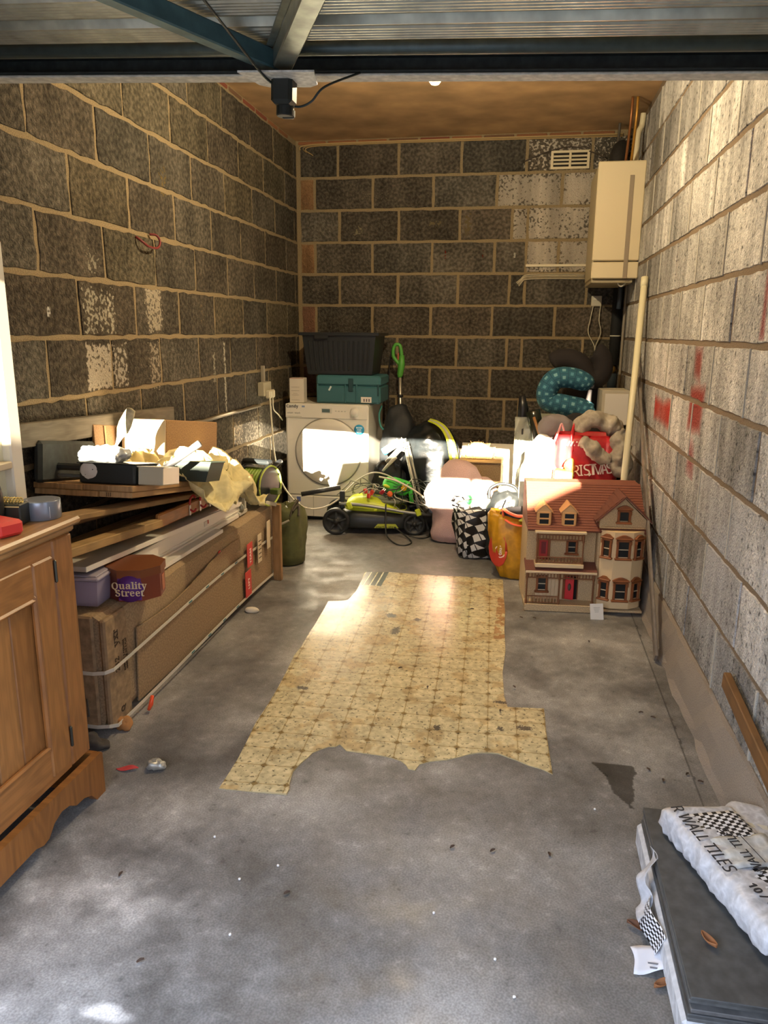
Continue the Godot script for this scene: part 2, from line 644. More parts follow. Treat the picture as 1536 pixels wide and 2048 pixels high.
func block_mesh(a: float, b: float, y0: float, y1: float, u0: float, u1: float, r2: RandomNumberGenerator, U: Vector3, N: Vector3, ragged: float) -> Array:
	# a block with a ragged arris, standing a little proud of its mortar; returns its mesh and its centre along u and y
	var g := 0.0065
	var l := a + g
	var r := b - g
	var lo := y0 + g
	var hi := y1 - g
	var cu := (l + r) / 2
	var cy := (lo + hi) / 2
	var edge := []
	var nx := maxi(2, int((r - l) / 0.05))
	var ny := maxi(2, int((hi - lo) / 0.05))
	for i in nx: edge.append(Vector2(lerpf(l, r, i / float(nx)), lo))
	for i in ny: edge.append(Vector2(r, lerpf(lo, hi, i / float(ny))))
	for i in nx: edge.append(Vector2(lerpf(r, l, i / float(nx)), hi))
	for i in ny: edge.append(Vector2(l, lerpf(hi, lo, i / float(ny))))
	var st := S()
	var proud := r2.randf_range(0.0008, 0.0035)
	var tilt := r2.randf_range(-0.003, 0.003)
	var outer := []
	var inner := []
	for p in edge:
		var q: Vector2 = p + Vector2(r2.randf_range(-1, 1), r2.randf_range(-1, 1)) * ragged
		outer.append(q)
		var d: Vector2 = Vector2(cu, cy) - q
		inner.append(q + Vector2(signf(d.x) * minf(absf(d.x), 0.005), signf(d.y) * minf(absf(d.y), 0.005)) + Vector2(r2.randf_range(-1, 1), r2.randf_range(-1, 1)) * ragged * 0.4)
	var emit := func(p: Vector2, depth: float):
		st.set_uv2(Vector2((p.x - u0) / (u1 - u0), 1.0 - (CEIL - p.y) / CEIL) if false else Vector2((p.x - u0) / (u1 - u0), (CEIL - p.y) / CEIL))
		st.add_vertex(U * (p.x - cu) + Vector3.UP * (p.y - cy) + N * (depth + (p.x - cu) * tilt))
	var n := edge.size()
	var c := Vector2(cu, cy)
	for i in n:
		var j := (i + 1) % n
		for t in [[outer[i], -0.012], [inner[j], proud], [outer[j], -0.012], [outer[i], -0.012], [inner[i], proud], [inner[j], proud], [inner[i], proud], [c, proud + 0.0005], [inner[j], proud]]:
			emit.call(t[0], t[1])
	return [st, cu, cy]


func block_wall(side: String, origin: Vector3, U: Vector3, N: Vector3, u0: float, u1: float, base: Node3D) -> void:
	var rows := layout(side)
	var m := wall_material(wall_map(side, u0, u1, rows))
	var r2 := RandomNumberGenerator.new()
	r2.seed = 77 + side.length()
	for row in rows:
		for i in row[2].size() - 1:
			var a: float = row[2][i]
			var b: float = row[2][i + 1]
			if b - a < 0.03: continue
			var s := block_mesh(a, b, row[0], row[1], u0, u1, r2, U, N, 0.0045 if side == "left" else 0.0026)
			part("brick" if b - a < 0.15 else "concrete_block", s[0], m, base, origin + U * s[1] + Vector3.UP * s[2])


func floor_material() -> StandardMaterial3D:
	# cast concrete, 2.4 m by 7.2 m in this map, with its worn, wet and dusty places
	var px := 0.0046
	var w := int(2.6 / px)
	var h := int(7.2 / px)
	var n1 := noise(0.006, 5, 4).get_image(w, h).get_data()
	var n2 := noise(0.09, 6, 3).get_image(w, h).get_data()
	var n3 := noise(0.025, 8, 4).get_image(w, h).get_data()
	var out := PackedByteArray()
	out.resize(w * h * 3)
	var rough := PackedByteArray()
	rough.resize(w * h)
	# [x, z, radius x, radius z, brightness, edge noise]
	var spots := [[-1.0, -1.6, 0.22, 0.28, 1.16, 0.5], [-0.95, -1.25, 0.4, 0.2, 1.12, 0.6], [-0.74, -1.125, 0.06, 0.016, 1.5, 0.9], [-1.02, -1.98, 0.12, 0.09, 0.86, 0.4], [0.18, -1.75, 0.3, 0.5, 0.9, 0.5],
		[0.25, -1.3, 0.2, 0.35, 0.8, 0.4], [-0.45, -1.6, 0.3, 0.25, 0.9, 0.6], [-0.5, -2.9, 0.5, 0.9, 1.06, 0.5], [-1.15, -3.2, 0.2, 1.2, 0.9, 0.5], [-0.5, -4.6, 1.0, 0.4, 0.9, 0.5], [0.3, -2.8, 0.2, 0.6, 1.05, 0.6],
		[-0.62, -1.45, 0.35, 0.08, 1.08, 0.8], [-1.1, -2.2, 0.12, 0.3, 0.82, 0.6], [0.05, -2.05, 0.5, 0.12, 1.06, 0.6]]
	for y in h:
		var z := -5.9 + y * px
		for x in w:
			var k := y * w + x
			var xx := WL - 0.05 + x * px
			var v := 0.57 + (n1[k] - 128) / 128.0 * 0.16 + (n3[k] - 128) / 128.0 * 0.07 + (n2[k] - 128) / 128.0 * 0.05
			var wet := 0.0
			for s in spots:
				var dx: float = (xx - s[0]) / s[2]
				if dx > 1.6 or dx < -1.6: continue
				var dz: float = (z - s[1]) / s[3]
				if dz > 1.6 or dz < -1.6: continue
				var t: float = 1.25 - sqrt(dx * dx + dz * dz) + (n3[k] - 128) / 128.0 * s[5]
				if t > 0: v *= lerpf(1.0, s[4], minf(t * 1.4, 1.0))
			# the damp patch by the right-hand joint: narrow in front, ragged behind
			var wz := (z + 2.24) / 0.19
			if wz > -0.1 and wz < 1.1:
				var half := lerpf(0.055, 0.006, clampf(wz, 0, 1)) + (n3[k] - 128) / 128.0 * 0.022
				if absf(xx - 0.362 + 0.03 * (1.0 - wz)) < half: wet = 1.0
			if xx > 0.575:
				v *= 0.92
			if absf(xx - 0.575 + (n3[k] - 128) / 128.0 * 0.004) < 0.0025: v *= 0.62
			if n2[k] > 205: v *= 1.08
			elif n2[k] < 34: v *= 0.86
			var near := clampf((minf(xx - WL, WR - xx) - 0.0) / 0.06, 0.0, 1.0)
			v *= lerpf(0.72, 1.0, near)  # darker close to the side walls
			if wet > 0: v *= 0.52
			k *= 3
			out[k] = clampi(int(v * 252), 0, 255)
			out[k + 1] = clampi(int(v * 249), 0, 255)
			out[k + 2] = clampi(int(v * 242), 0, 255)
			rough[k / 3] = clampi(int(150 + (n3[k / 3] - 128) * 0.5 - wet * 60), 0, 255)
	var m := StandardMaterial3D.new()
	m.albedo_texture = ImageTexture.create_from_image(Image.create_from_data(w, h, false, Image.FORMAT_RGB8, out))
	m.roughness_texture = ImageTexture.create_from_image(Image.create_from_data(w, h, false, Image.FORMAT_L8, rough))
	m.roughness_texture_channel = BaseMaterial3D.TEXTURE_CHANNEL_GRAYSCALE
	m.roughness = 0.95
	m.metallic_specular = 0.45
	m.detail_enabled = true
	m.detail_blend_mode = BaseMaterial3D.BLEND_MODE_MUL
	m.detail_albedo = tile("rough")
	m.detail_uv_layer = BaseMaterial3D.DETAIL_UV_2
	m.uv2_triplanar = true
	m.uv2_world_triplanar = true
	m.uv2_scale = Vector3.ONE * 3.1
	return m


func room() -> void:
	# floor: the garage slab, then the drive outside
	var st := S()
	var a := Vector3(WL - 0.05, 0, -5.9)
	var b := Vector3(WL - 0.05 + 2.6, 0, -5.9 + 7.2)
	quad(st, Vector3(a.x, 0, b.z), Vector3(b.x, 0, b.z), Vector3(b.x, 0, a.z), Vector3(a.x, 0, a.z), Vector2(0, 1), Vector2(1, 1), Vector2(1, 0), Vector2(0, 0))
	bx(st, Vector3((a.x + b.x) / 2, -0.1, (a.z + b.z) / 2), Vector3(2.6, 0.19, 7.2), 0.0)
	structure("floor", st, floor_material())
	structure("floor_drive", box(Vector3(-0.5, -0.11, 6.6), Vector3(26, 0.2, 10.6), 0.0), mt("8f8d88", 0.9, 0.0, "blotch", 0.6))
	structure("ceiling", box(Vector3((WL + WR) / 2, CEIL + 0.08, -3.4), Vector3(2.8, 0.16, 5.2), 0.0), mt("c9a474", 0.9, 0.0, "blotch", 0.5))
	var mortar := mt("9c8a68", 0.95, 0.0, "rough", 3.0, 0.5)
	var lw := structure("wall_left", box(Vector3(-0.102, CEIL / 2, -3.4), Vector3(0.2, CEIL + 0.1, 5.0), 0.0), mortar, Vector3(WL, 0, 0))
	var rw := structure("wall_right", box(Vector3(0.102, CEIL / 2, -3.4), Vector3(0.2, CEIL + 0.1, 5.0), 0.0), mt("84715a", 0.95, 0.0, "rough", 3.0, 0.5), Vector3(WR, 0, 0))
	var bw := structure("wall_back", box(Vector3((WL + WR) / 2, CEIL / 2, -0.102), Vector3(2.8, CEIL + 0.1, 0.2), 0.0), mortar, Vector3(0, 0, WB))
	block_wall("left", Vector3.ZERO, Vector3(0, 0, -1), Vector3(1, 0, 0), 1.0, 5.8, lw)
	block_wall("right", Vector3.ZERO, Vector3(0, 0, 1), Vector3(-1, 0, 0), -5.8, -1.0, rw)
	block_wall("back", Vector3.ZERO, Vector3(1, 0, 0), Vector3(0, 0, 1), -1.75, 0.72, bw)
	# brick slips that make up the last gap under the ceiling
	var r2 := RandomNumberGenerator.new()
	r2.seed = 5
	var slip_colours := ["8a4a34", "a06a44", "7a5a40", "94633f"]
	for i in 10:
		part("brick", box(Vector3(0, 0, 0), Vector3(0.208, 0.022, 0.03), 0.004), mt(slip_colours[r2.randi() % 4], 0.9, 0.0, "rough", 6.0), bw, Vector3(WL + 0.12 + i * 0.225, 2.668, -0.012))
	for i in 20:
		part("brick", box(Vector3(0, 0, 0), Vector3(0.03, 0.024, 0.2), 0.005), mt(slip_colours[r2.randi() % 4], 0.9, 0.0, "rough", 6.0), lw, Vector3(-0.012, 2.668, -1.2 - i * 0.225))
	# pale pointing in the upright joints of the right wall
	var pale := mt("c6c2b6", 0.9, 0.0, "rough", 5.0, 0.3)
	for row in layout("right"):
		for i in range(1, row[2].size() - 1):
			if (i + int(row[0] * 10)) % 4 == 0: continue
			part("mortar_joint", box(Vector3.ZERO, Vector3(0.008, row[1] - row[0] - 0.016, 0.0125), 0.002), pale, rw, Vector3(-0.0015, (row[0] + row[1]) / 2, row[2][i]))
	# rendered plinth along the foot of the right wall
	st = S()
	var pr := noise(4.0, 12, 3)
	var rings := []
	for i in 61:
		var z := -5.75 + i * 0.078
		var e := pr.get_noise_1d(z * 1.0) * 0.012
		var f := pr.get_noise_1d(z * 1.7 + 40) * 0.010
		rings.append(PackedVector3Array([Vector3(0.02, 0.182 + e * 0.5, z), Vector3(-0.012 + e, 0.176 + f, z), Vector3(-0.026 + f, 0.11, z), Vector3(-0.034 + e, 0.03, z), Vector3(-0.045 + f * 1.5, 0.0, z), Vector3(0.02, -0.02, z)]))
	for i in rings.size(): rings[i].reverse()
	st.set_smooth_group(-1)
	loft(st, rings)
	part("plinth", st, mt("9d9285", 0.95, 0.0, "rough", 4.0, 0.5), rw)
	# unseen wall that the door hangs in, its jambs placed to bound the sun
	st = S()
	for q in [[-1.72, -1.525, 0.0, 2.78], [0.475, 0.67, 0.0, 1.89], [-1.72, 0.67, 2.09, 2.78]]:
		bx(st, Vector3((q[0] + q[1]) / 2, (q[2] + q[3]) / 2, 0), Vector3(q[1] - q[0], q[3] - q[2], 0.1), 0.0)
	structure("wall_front", st, mt("a39c90", 0.9, 0.0, "rough", 3.0), Vector3(0, 0, -0.86))
	# unseen block across the yard, its outline shaped to narrow the low sun
	st = S()
	var shade_outline := PackedVector2Array([Vector2(-12, 0), Vector2(12, 0), Vector2(12, 5.2), Vector2(2.8, 5.2), Vector2(1.6, 3.6), Vector2(0.98, 3.02), Vector2(0.78, 2.93), Vector2(0.59, 2.83), Vector2(0.0, 2.83), Vector2(0.0, 3.2), Vector2(-0.63, 3.12), Vector2(-0.69, 2.92), Vector2(-12, 2.92)])
	prism(st, shade_outline, 0.0, 3.0)
	structure("unseen_wall_opposite", st, mt("9c7a64", 0.9, 0.0, "rough", 2.0), Vector3(0, 0, 6.0))
	# unseen panel on a post, placed to shade the pink cushion and carton
	st = S()
	bx(st, Vector3(0.13, 2.37, 0), Vector3(0.42, 0.19, 0.02), 0.003)
	bx(st, Vector3(0.13, 1.16, -0.03), Vector3(0.03, 2.32, 0.03), 0.003)
	structure("unseen_panel_1", st, mt("b9b9b4", 0.5, 0.3), Vector3(0, 0, 3.0))


# ---------- the up-and-over door, swung up over the camera ----------
func door() -> void:
	var d := Node3D.new()
	d.name = "door_1"
	add_child(d)
	d.set_meta("kind", "structure")
	d.rotation = Vector3(0, 0, deg_to_rad(-2.3))
	d.position = Vector3(-0.075, -0.008, 0.08)
	var galv := mt("a9b0a4", 0.34, 0.75, "blotch", 3.0)
	var teal := mt("4f7076", 0.42, 0.35, "blotch", 3.0)
	var dark := mt("3d4340", 0.6, 0.4, "blotch", 5.0)
	var lip := mt("d0cfc2", 0.6, 0.0, "blotch", 6.0)
	var along := Basis(Vector3(0, 0, 1), Vector3.UP, Vector3(-1, 0, 0))
	var low := []
	var z := -1.885
	for k in 15:
		# a ridged pan, then a hollow
		low.append(Vector2(z + 0.004, 1.949))
		for i in 5:
			low.append(Vector2(z + 0.010 + i * 0.014, 1.949))
			low.append(Vector2(z + 0.014 + i * 0.014, 1.945))
			low.append(Vector2(z + 0.018 + i * 0.014, 1.945))
			low.append(Vector2(z + 0.022 + i * 0.014, 1.949))
		low.append(Vector2(z + 0.086, 1.949))
		low.append(Vector2(z + 0.092, 1.966))
		low.append(Vector2(z + 0.134, 1.966))
		z += 0.14
	var poly := PackedVector2Array(low)
	for i in range(low.size() - 1, -1, -1): poly.append(low[i] + Vector2(0, 0.003))
	var st := S()
	prism(st, poly, -0.62, 1.53, along)
	part("ribbed_panel", st, mt("b8b6a2", 0.34, 0.6, "blotch", 2.5), d)
	part("unseen_shade_plate", box(Vector3(-1.30, 1.83, 0.225), Vector3(0.15, 0.22, 0.03), 0.004), dark, d)  # out of view, placed to shade the left strip of the dryer
	# rolled edge, frame channel and its lower lip, along the inner edge
	part("rolled_edge", tubed([Vector3(-1.54, 1.948, -1.922), Vector3(0.62, 1.948, -1.922)], 0.017, 14), mt("4d5a58", 0.4, 0.4, "blotch", 4.0), d)
	var ch := PackedVector2Array([Vector2(-2.085, 1.930), Vector2(-2.030, 1.930), Vector2(-2.030, 1.934), Vector2(-2.081, 1.934), Vector2(-2.081, 1.975), Vector2(-1.95, 1.975), Vector2(-1.95, 1.979), Vector2(-2.085, 1.979)])
	st = S()
	prism(st, ch, -0.64, 1.54, along)
	part("frame_channel", st, dark, d)
	st = S()
	bx(st, Vector3(-0.45, 1.926, -2.058), Vector3(2.18, 0.006, 0.05), 0.002)
	part("frame_lip", st, lip, d)
	for x in [-1.52, 0.62]:
		part("side_channel", box(Vector3(x, 1.955, -0.85), Vector3(0.045, 0.045, 2.42), 0.004), dark, d)
	part("edge_channel", box(Vector3(-0.46, 1.95, 0.225), Vector3(2.14, 0.05, 0.04), 0.004), dark, d)
	for s in [[Vector3(-0.575, 1.910, -1.92), Vector3(-1.42, 1.910, -0.18), teal, "brace"], [Vector3(-0.58, 1.912, -1.91), Vector3(0.42, 1.912, 0.18), galv, "brace"]]:
		var dir: Vector3 = (s[1] - s[0]).normalized()
		var side := dir.cross(Vector3.UP)
		st = S()
		bar(st, s[0], s[1], 0.034 if s[2] == teal else 0.044, 0.04, 0.003)
		if s[2] == galv:
			for e in [-1.0, 1.0]: bar(st, s[0] + side * 0.030 * e + Vector3(0, 0.02, 0), s[1] + side * 0.030 * e + Vector3(0, 0.02, 0), 0.016, 0.003, 0.001)
		part(s[3], st, s[2], d)
	# lock plate, lock body, cable
	st = S()
	prism(st, PackedVector2Array([Vector2(-0.655, -1.835), Vector2(-0.480, -1.835), Vector2(-0.497, -1.925), Vector2(-0.518, -1.942), Vector2(-0.615, -1.942), Vector2(-0.635, -1.925)]), 0.0, 0.004, Basis(Vector3.RIGHT, Vector3(0, 0, 1), Vector3(0, -1, 0)), Vector3(0, 1.876, 0))
	part("lock_plate", st, mt("d6d7ce", 0.5, 0.1, "blotch", 9.0), d)
	st = S()
	bx(st, Vector3(-0.568, 1.852, -1.90), Vector3(0.05, 0.06, 0.05), 0.008)
	lathe(st, [Vector2(0.018, -0.02), Vector2(0.02, -0.018), Vector2(0.02, 0.01), Vector2(0.016, 0.012)], 16, Vector3(-0.568, 1.822, -1.91))
	part("lock_body", st, mt("1f2523", 0.45, 0.3), d)
	part("lock_bolt", box(Vector3(-0.563, 1.81, -1.92), Vector3(0.03, 0.02, 0.012), 0.003), mt("2a2f2d", 0.4, 0.5), d)
	part("pull_cable", tubed(path([Vector3(-0.59, 1.865, -1.90), Vector3(-0.60, 1.872, -1.82), Vector3(-0.60, 1.9, -1.5), Vector3(-0.55, 1.92, -0.6), Vector3(-0.53, 1.93, 0.1)]), 0.0028, 6), mt("26302f", 0.5, 0.3), d)
	part("pull_cable", tubed(path([Vector3(-0.57, 1.832, -1.925), Vector3(-0.54, 1.828, -1.93), Vector3(-0.51, 1.838, -1.925), Vector3(-0.48, 1.87, -1.93), Vector3(-0.42, 1.925, -2.02)]), 0.0026, 6), mt("26302f", 0.5, 0.3), d)


func large() -> void:
	cabinet()
	long_carton()
	dryer()
	lino()
	tile_stack()


func cabinet() -> void:
	# a pine cupboard whose door faces across the garage; it runs on beyond the left edge of the picture
	var t := thing("pine_cabinet", "orange brown pine cupboard with a panelled door at the left edge of the picture", "cabinet", Vector3(-1.44, 0, -1.37))
	var w := wood("a5713f", 0.42)
	var w2 := wood("97632f", 0.42)
	var st := S()
	bx(st, Vector3(0.23, 0.47, -0.388), Vector3(0.04, 0.66, 0.09), 0.006)   # far stile of the face frame
	bx(st, Vector3(0.23, 0.47, 0.408), Vector3(0.04, 0.66, 0.05), 0.004)
	bx(st, Vector3(0.2295, 0.775, 0.02), Vector3(0.039, 0.05, 0.724), 0.003)
	bx(st, Vector3(0.2295, 0.155, 0.02), Vector3(0.039, 0.03, 0.724), 0.003)
	bx(st, Vector3(-0.01, 0.4695, -0.4215), Vector3(0.43, 0.655, 0.018), 0.002)
	bx(st, Vector3(-0.01, 0.4695, 0.4215), Vector3(0.43, 0.655, 0.018), 0.002)
	bx(st, Vector3(-0.23, 0.47, 0.0), Vector3(0.012, 0.66, 0.84), 0.0)
	part("carcass", st, w, t)
	# top with a moulded edge
	st = S()
	bx(st, Vector3(0.0, 0.832, 0.0), Vector3(0.545, 0.02, 0.90), 0.006)
	bx(st, Vector3(-0.005, 0.812, 0.0), Vector3(0.52, 0.022, 0.885), 0.007)
	part("top", st, wood("b48a58", 0.38), t)
	# plinth with a scalloped foot
	var foot := PackedVector2Array([Vector2(-0.445, 0.0)])
	for q in [[-0.40, 0.0], [-0.375, 0.03], [-0.34, 0.045], [-0.30, 0.048], [-0.27, 0.068], [-0.235, 0.074], [-0.20, 0.062], [-0.175, 0.036], [-0.15, 0.032], [-0.12, 0.044], [0.12, 0.044], [0.15, 0.032], [0.175, 0.036], [0.20, 0.062], [0.235, 0.074], [0.27, 0.068], [0.30, 0.048], [0.34, 0.045], [0.375, 0.03], [0.40, 0.0], [0.445, 0.0]]:
		foot.append(Vector2(q[0], q[1]))
	foot.append_array(PackedVector2Array([Vector2(0.445, 0.125), Vector2(0.44, 0.132), Vector2(-0.44, 0.132), Vector2(-0.445, 0.125)]))
	st = S()
	prism(st, foot, 0.255, 0.278, Basis(Vector3(0, 0, -1), Vector3.UP, Vector3(1, 0, 0)), Vector3.ZERO, 1.0)
	bx(st, Vector3(0.0, 0.066, -0.435), Vector3(0.53, 0.13, 0.02), 0.003)
	bx(st, Vector3(0.0, 0.066, 0.435), Vector3(0.53, 0.13, 0.02), 0.003)
	part("plinth", st, w2, t)
	# door: stiles, rails, three-board panel, moulding
	st = S()
	bx(st, Vector3(0.243, 0.46, -0.293), Vector3(0.024, 0.60, 0.085), 0.005)
	bx(st, Vector3(0.243, 0.46, 0.34), Vector3(0.024, 0.60, 0.085), 0.005)
	bx(st, Vector3(0.242, 0.715, 0.025), Vector3(0.022, 0.09, 0.55), 0.003)
	bx(st, Vector3(0.242, 0.205, 0.025), Vector3(0.022, 0.09, 0.55), 0.003)
	var dr := part("door", st, wood("a6723e", 0.42), t)
	for i in 6:
		part("panel_board", box(Vector3(0.237, 0.46, -0.205 + i * 0.091), Vector3(0.012, 0.43, 0.0895), 0.003), wood(["9d6a38", "aa7742", "976436"][i % 3], 0.45), dr)
	st = S()
	bx(st, Vector3(0.25, 0.46, -0.247), Vector3(0.016, 0.44, 0.012), 0.005)
	bx(st, Vector3(0.25, 0.667, 0.025), Vector3(0.016, 0.012, 0.55), 0.005)
	bx(st, Vector3(0.25, 0.253, 0.025), Vector3(0.016, 0.012, 0.55), 0.005)
	part("moulding", st, wood("9e6834", 0.38), dr)
	for y in [0.715, 0.235]:
		part("hinge", box(Vector3(0.2545, y, -0.342), Vector3(0.008, 0.062, 0.009), 0.003), mt("4a4a42", 0.4, 0.8), t)


func long_carton() -> void:
	var t := thing("long_carton", "long brown flat-pack carton with straps lying along the left wall behind the pine cupboard", "carton", Vector3(-1.5, 0, -3.0))
	var card := mt("ad9674", 0.85, 0.0, "fine", 3.0)
	var card2 := mt("a08868", 0.85, 0.0, "fine", 3.0)
	# body, its near end rounded and bruised
	var st := S(false)
	var rings := []
	var dn := noise(3.0, 31, 3)
	for i in 26:
		var z := 0.885 - i * 0.07
		var e := 0.0 if i > 1 else 0.012 * (2 - i)
		var ring := PackedVector3Array()
		for p in [Vector2(-0.19, 0.035), Vector2(-0.19, 0.418), Vector2(-0.17, 0.43), Vector2(0.165, 0.428), Vector2(0.187, 0.412), Vector2(0.192, 0.3), Vector2(0.187, 0.16), Vector2(0.182, 0.06), Vector2(0.172, 0.032)]:
			var q: Vector2 = p * Vector2(1.0 - e * 2, 1.0 - e)
			ring.append(Vector3(q.x + dn.get_noise_2d(z * 2, q.y * 9) * 0.006, q.y + (dn.get_noise_2d(z * 2 + 30, q.x * 9) * 0.006 if q.y > 0.1 else 0.0), z))
		ring.reverse()
		rings.append(ring)
	rings.reverse()
	for r in rings: r.reverse()
	loft(st, rings)
	bx(st, Vector3(0, 0.018, 0.2), Vector3(0.26, 0.034, 1.2), 0.003)
	part("body", st, card, t)
	# the outer sleeve with a long wavy edge, standing proud of the body
	st = S()
	sheet(st, 40, 4, func(u: float, v: float) -> Vector3:
		var z := 0.70 - u * 1.50
		var top := 0.315 + 0.055 * sin(u * 3.6 - 0.4) * u - 0.01 * sin(u * 9.0) + 0.02 * u
		return Vector3(0.198 + 0.012 * sin(u * 5.0 + 0.5) * v - 0.006 * (1 - v), lerpf(0.03, top, v), z), 0.005)
	part("side_flap", st, mt("a98f6c", 0.85, 0.0, "fine", 3.0), t)
	# near end cap with printed side
	st = S()
	bx(st, Vector3(-0.015, 0.225, 0.895), Vector3(0.345, 0.40, 0.014), 0.006)
	bx(st, Vector3(0.187, 0.218, 0.825), Vector3(0.022, 0.39, 0.14), 0.006)
	var cap := part("end_cap", st, mt("a38a68", 0.85, 0.0, "blotch", 5.0), t)
	var ink := mt("3a2a18", 0.8)
	writing("ASSEMBLE ON A FLAT", 0.009, ink, cap, Vector3(0.1995, 0.25, 0.775), eul(0, 90, 90), false)
	writing("SURFACE  2 PERSONS", 0.009, ink, cap, Vector3(0.1995, 0.25, 0.79), eul(0, 90, 90), false)
	writing("yxr", 0.03, ink, cap, Vector3(0.1995, 0.33, 0.835), eul(0, 90, 90), false, true)
	writing("232", 0.025, ink, cap, Vector3(0.1995, 0.235, 0.835), eul(0, 90, 90), false, true)
	writing("Q", 0.025, ink, cap, Vector3(0.1995, 0.065, 0.82), eul(0, 90, 90), true)
	# strapping
	var strap := mt("c9c5b4", 0.4)
	var strapink := mt("38707a", 0.4)
	for y in [0.222, 0.028]:
		var pts := []
		for i in 12: pts.append(Vector3(-0.18 + 0.03 * i, y + 0.006, 0.906))
		pts.append(Vector3(0.19, y + 0.01, 0.9))
		for i in 30:
			var u := i / 29.0
			pts.append(Vector3(0.207 + 0.008 * sin(u * 5.0 + 0.5), y + (0.015 + 0.03 * sin(u * 3.0)) * (1.0 if y > 0.1 else 0.4), 0.88 - u * 1.72))
		st = S()
		for i in pts.size() - 1: bar(st, pts[i], pts[i + 1], 0.0022, 0.0125, 0.0)
		var sp := part("strap", st, strap, t)
		for i in 7:
			part("strap_print", box(pts[3 + i * 1] + Vector3(0, 0, 0.0018) if i < 3 else pts[14 + i * 3] + Vector3(0.002, 0, 0), Vector3(0.02 if i < 3 else 0.0015, 0.006, 0.0015 if i < 3 else 0.03), 0.0), strapink, sp)
	# wire staples pressed into the end
	for q in [[0.10, 0.28], [0.115, 0.105], [-0.05, 0.385]]:
		st = S()
		for e in [-1, 1]: tube(st, [Vector3(q[0] + 0.006 * e, q[1] - 0.035, 0.904), Vector3(q[0] + 0.004 * e, q[1] + 0.03, 0.905)], 0.0022, 6)
		tube(st, [Vector3(q[0] - 0.006, q[1] - 0.035, 0.904), Vector3(q[0] + 0.006, q[1] - 0.035, 0.904)], 0.0022, 6)
		part("staple", st, mt("6f7472", 0.35, 0.8), t)
	# stickers near the far end
	var red := mt("c8413a", 0.6)
	var wht := mt("cbbd9e", 0.7)
	part("red_label", box(Vector3(0.212, 0.255, -0.42), Vector3(0.003, 0.12, 0.075), 0.001), red, t, Vector3(-0.004, 0.0, 0))
	part("red_label", box(Vector3(0.211, 0.115, -0.39), Vector3(0.003, 0.13, 0.08), 0.001), red, t, Vector3(-0.004, 0.0, 0))
	var rl := part("white_label", box(Vector3(0.2095, 0.25, -0.56), Vector3(0.003, 0.15, 0.055), 0.001), wht, t)
	part("white_label", box(Vector3(0.2095, 0.285, -0.70), Vector3(0.003, 0.15, 0.05), 0.001), wht, t)
	for i in 5: part("print", box(Vector3(0.2115, 0.20 + i * 0.022, -0.56), Vector3(0.001, 0.005, 0.04), 0.0), mt("5d5240", 0.8), rl)
	writing("TEAM", 0.022, mt("f0d5c8", 0.7), t, Vector3(0.2115, 0.25, -0.42), eul(0, 90, 90), true)
	writing("LIFT", 0.022, mt("f0d5c8", 0.7), t, Vector3(0.2105, 0.115, -0.39), eul(0, 90, 90), true)
	st = S(true)
	lathe(st, [Vector2(0.018, 0), Vector2(0.018, 0.002)], 18, Vector3(0.193, 0.355, -0.08), Basis(Vector3(0, 0, 1), Vector3(1, 0, 0), Vector3(0, 1, 0)))
	part("red_sticker", st, red, t)
	# upright batten tied to the far end
	solo("wood_batten", box(Vector3(0, 0.215, 0), Vector3(0.045, 0.43, 0.03), 0.003), wood("a88356", 0.8), "short upright timber batten standing at the far end of the long carton", "batten", Vector3(-1.275, 0.0, -3.80))


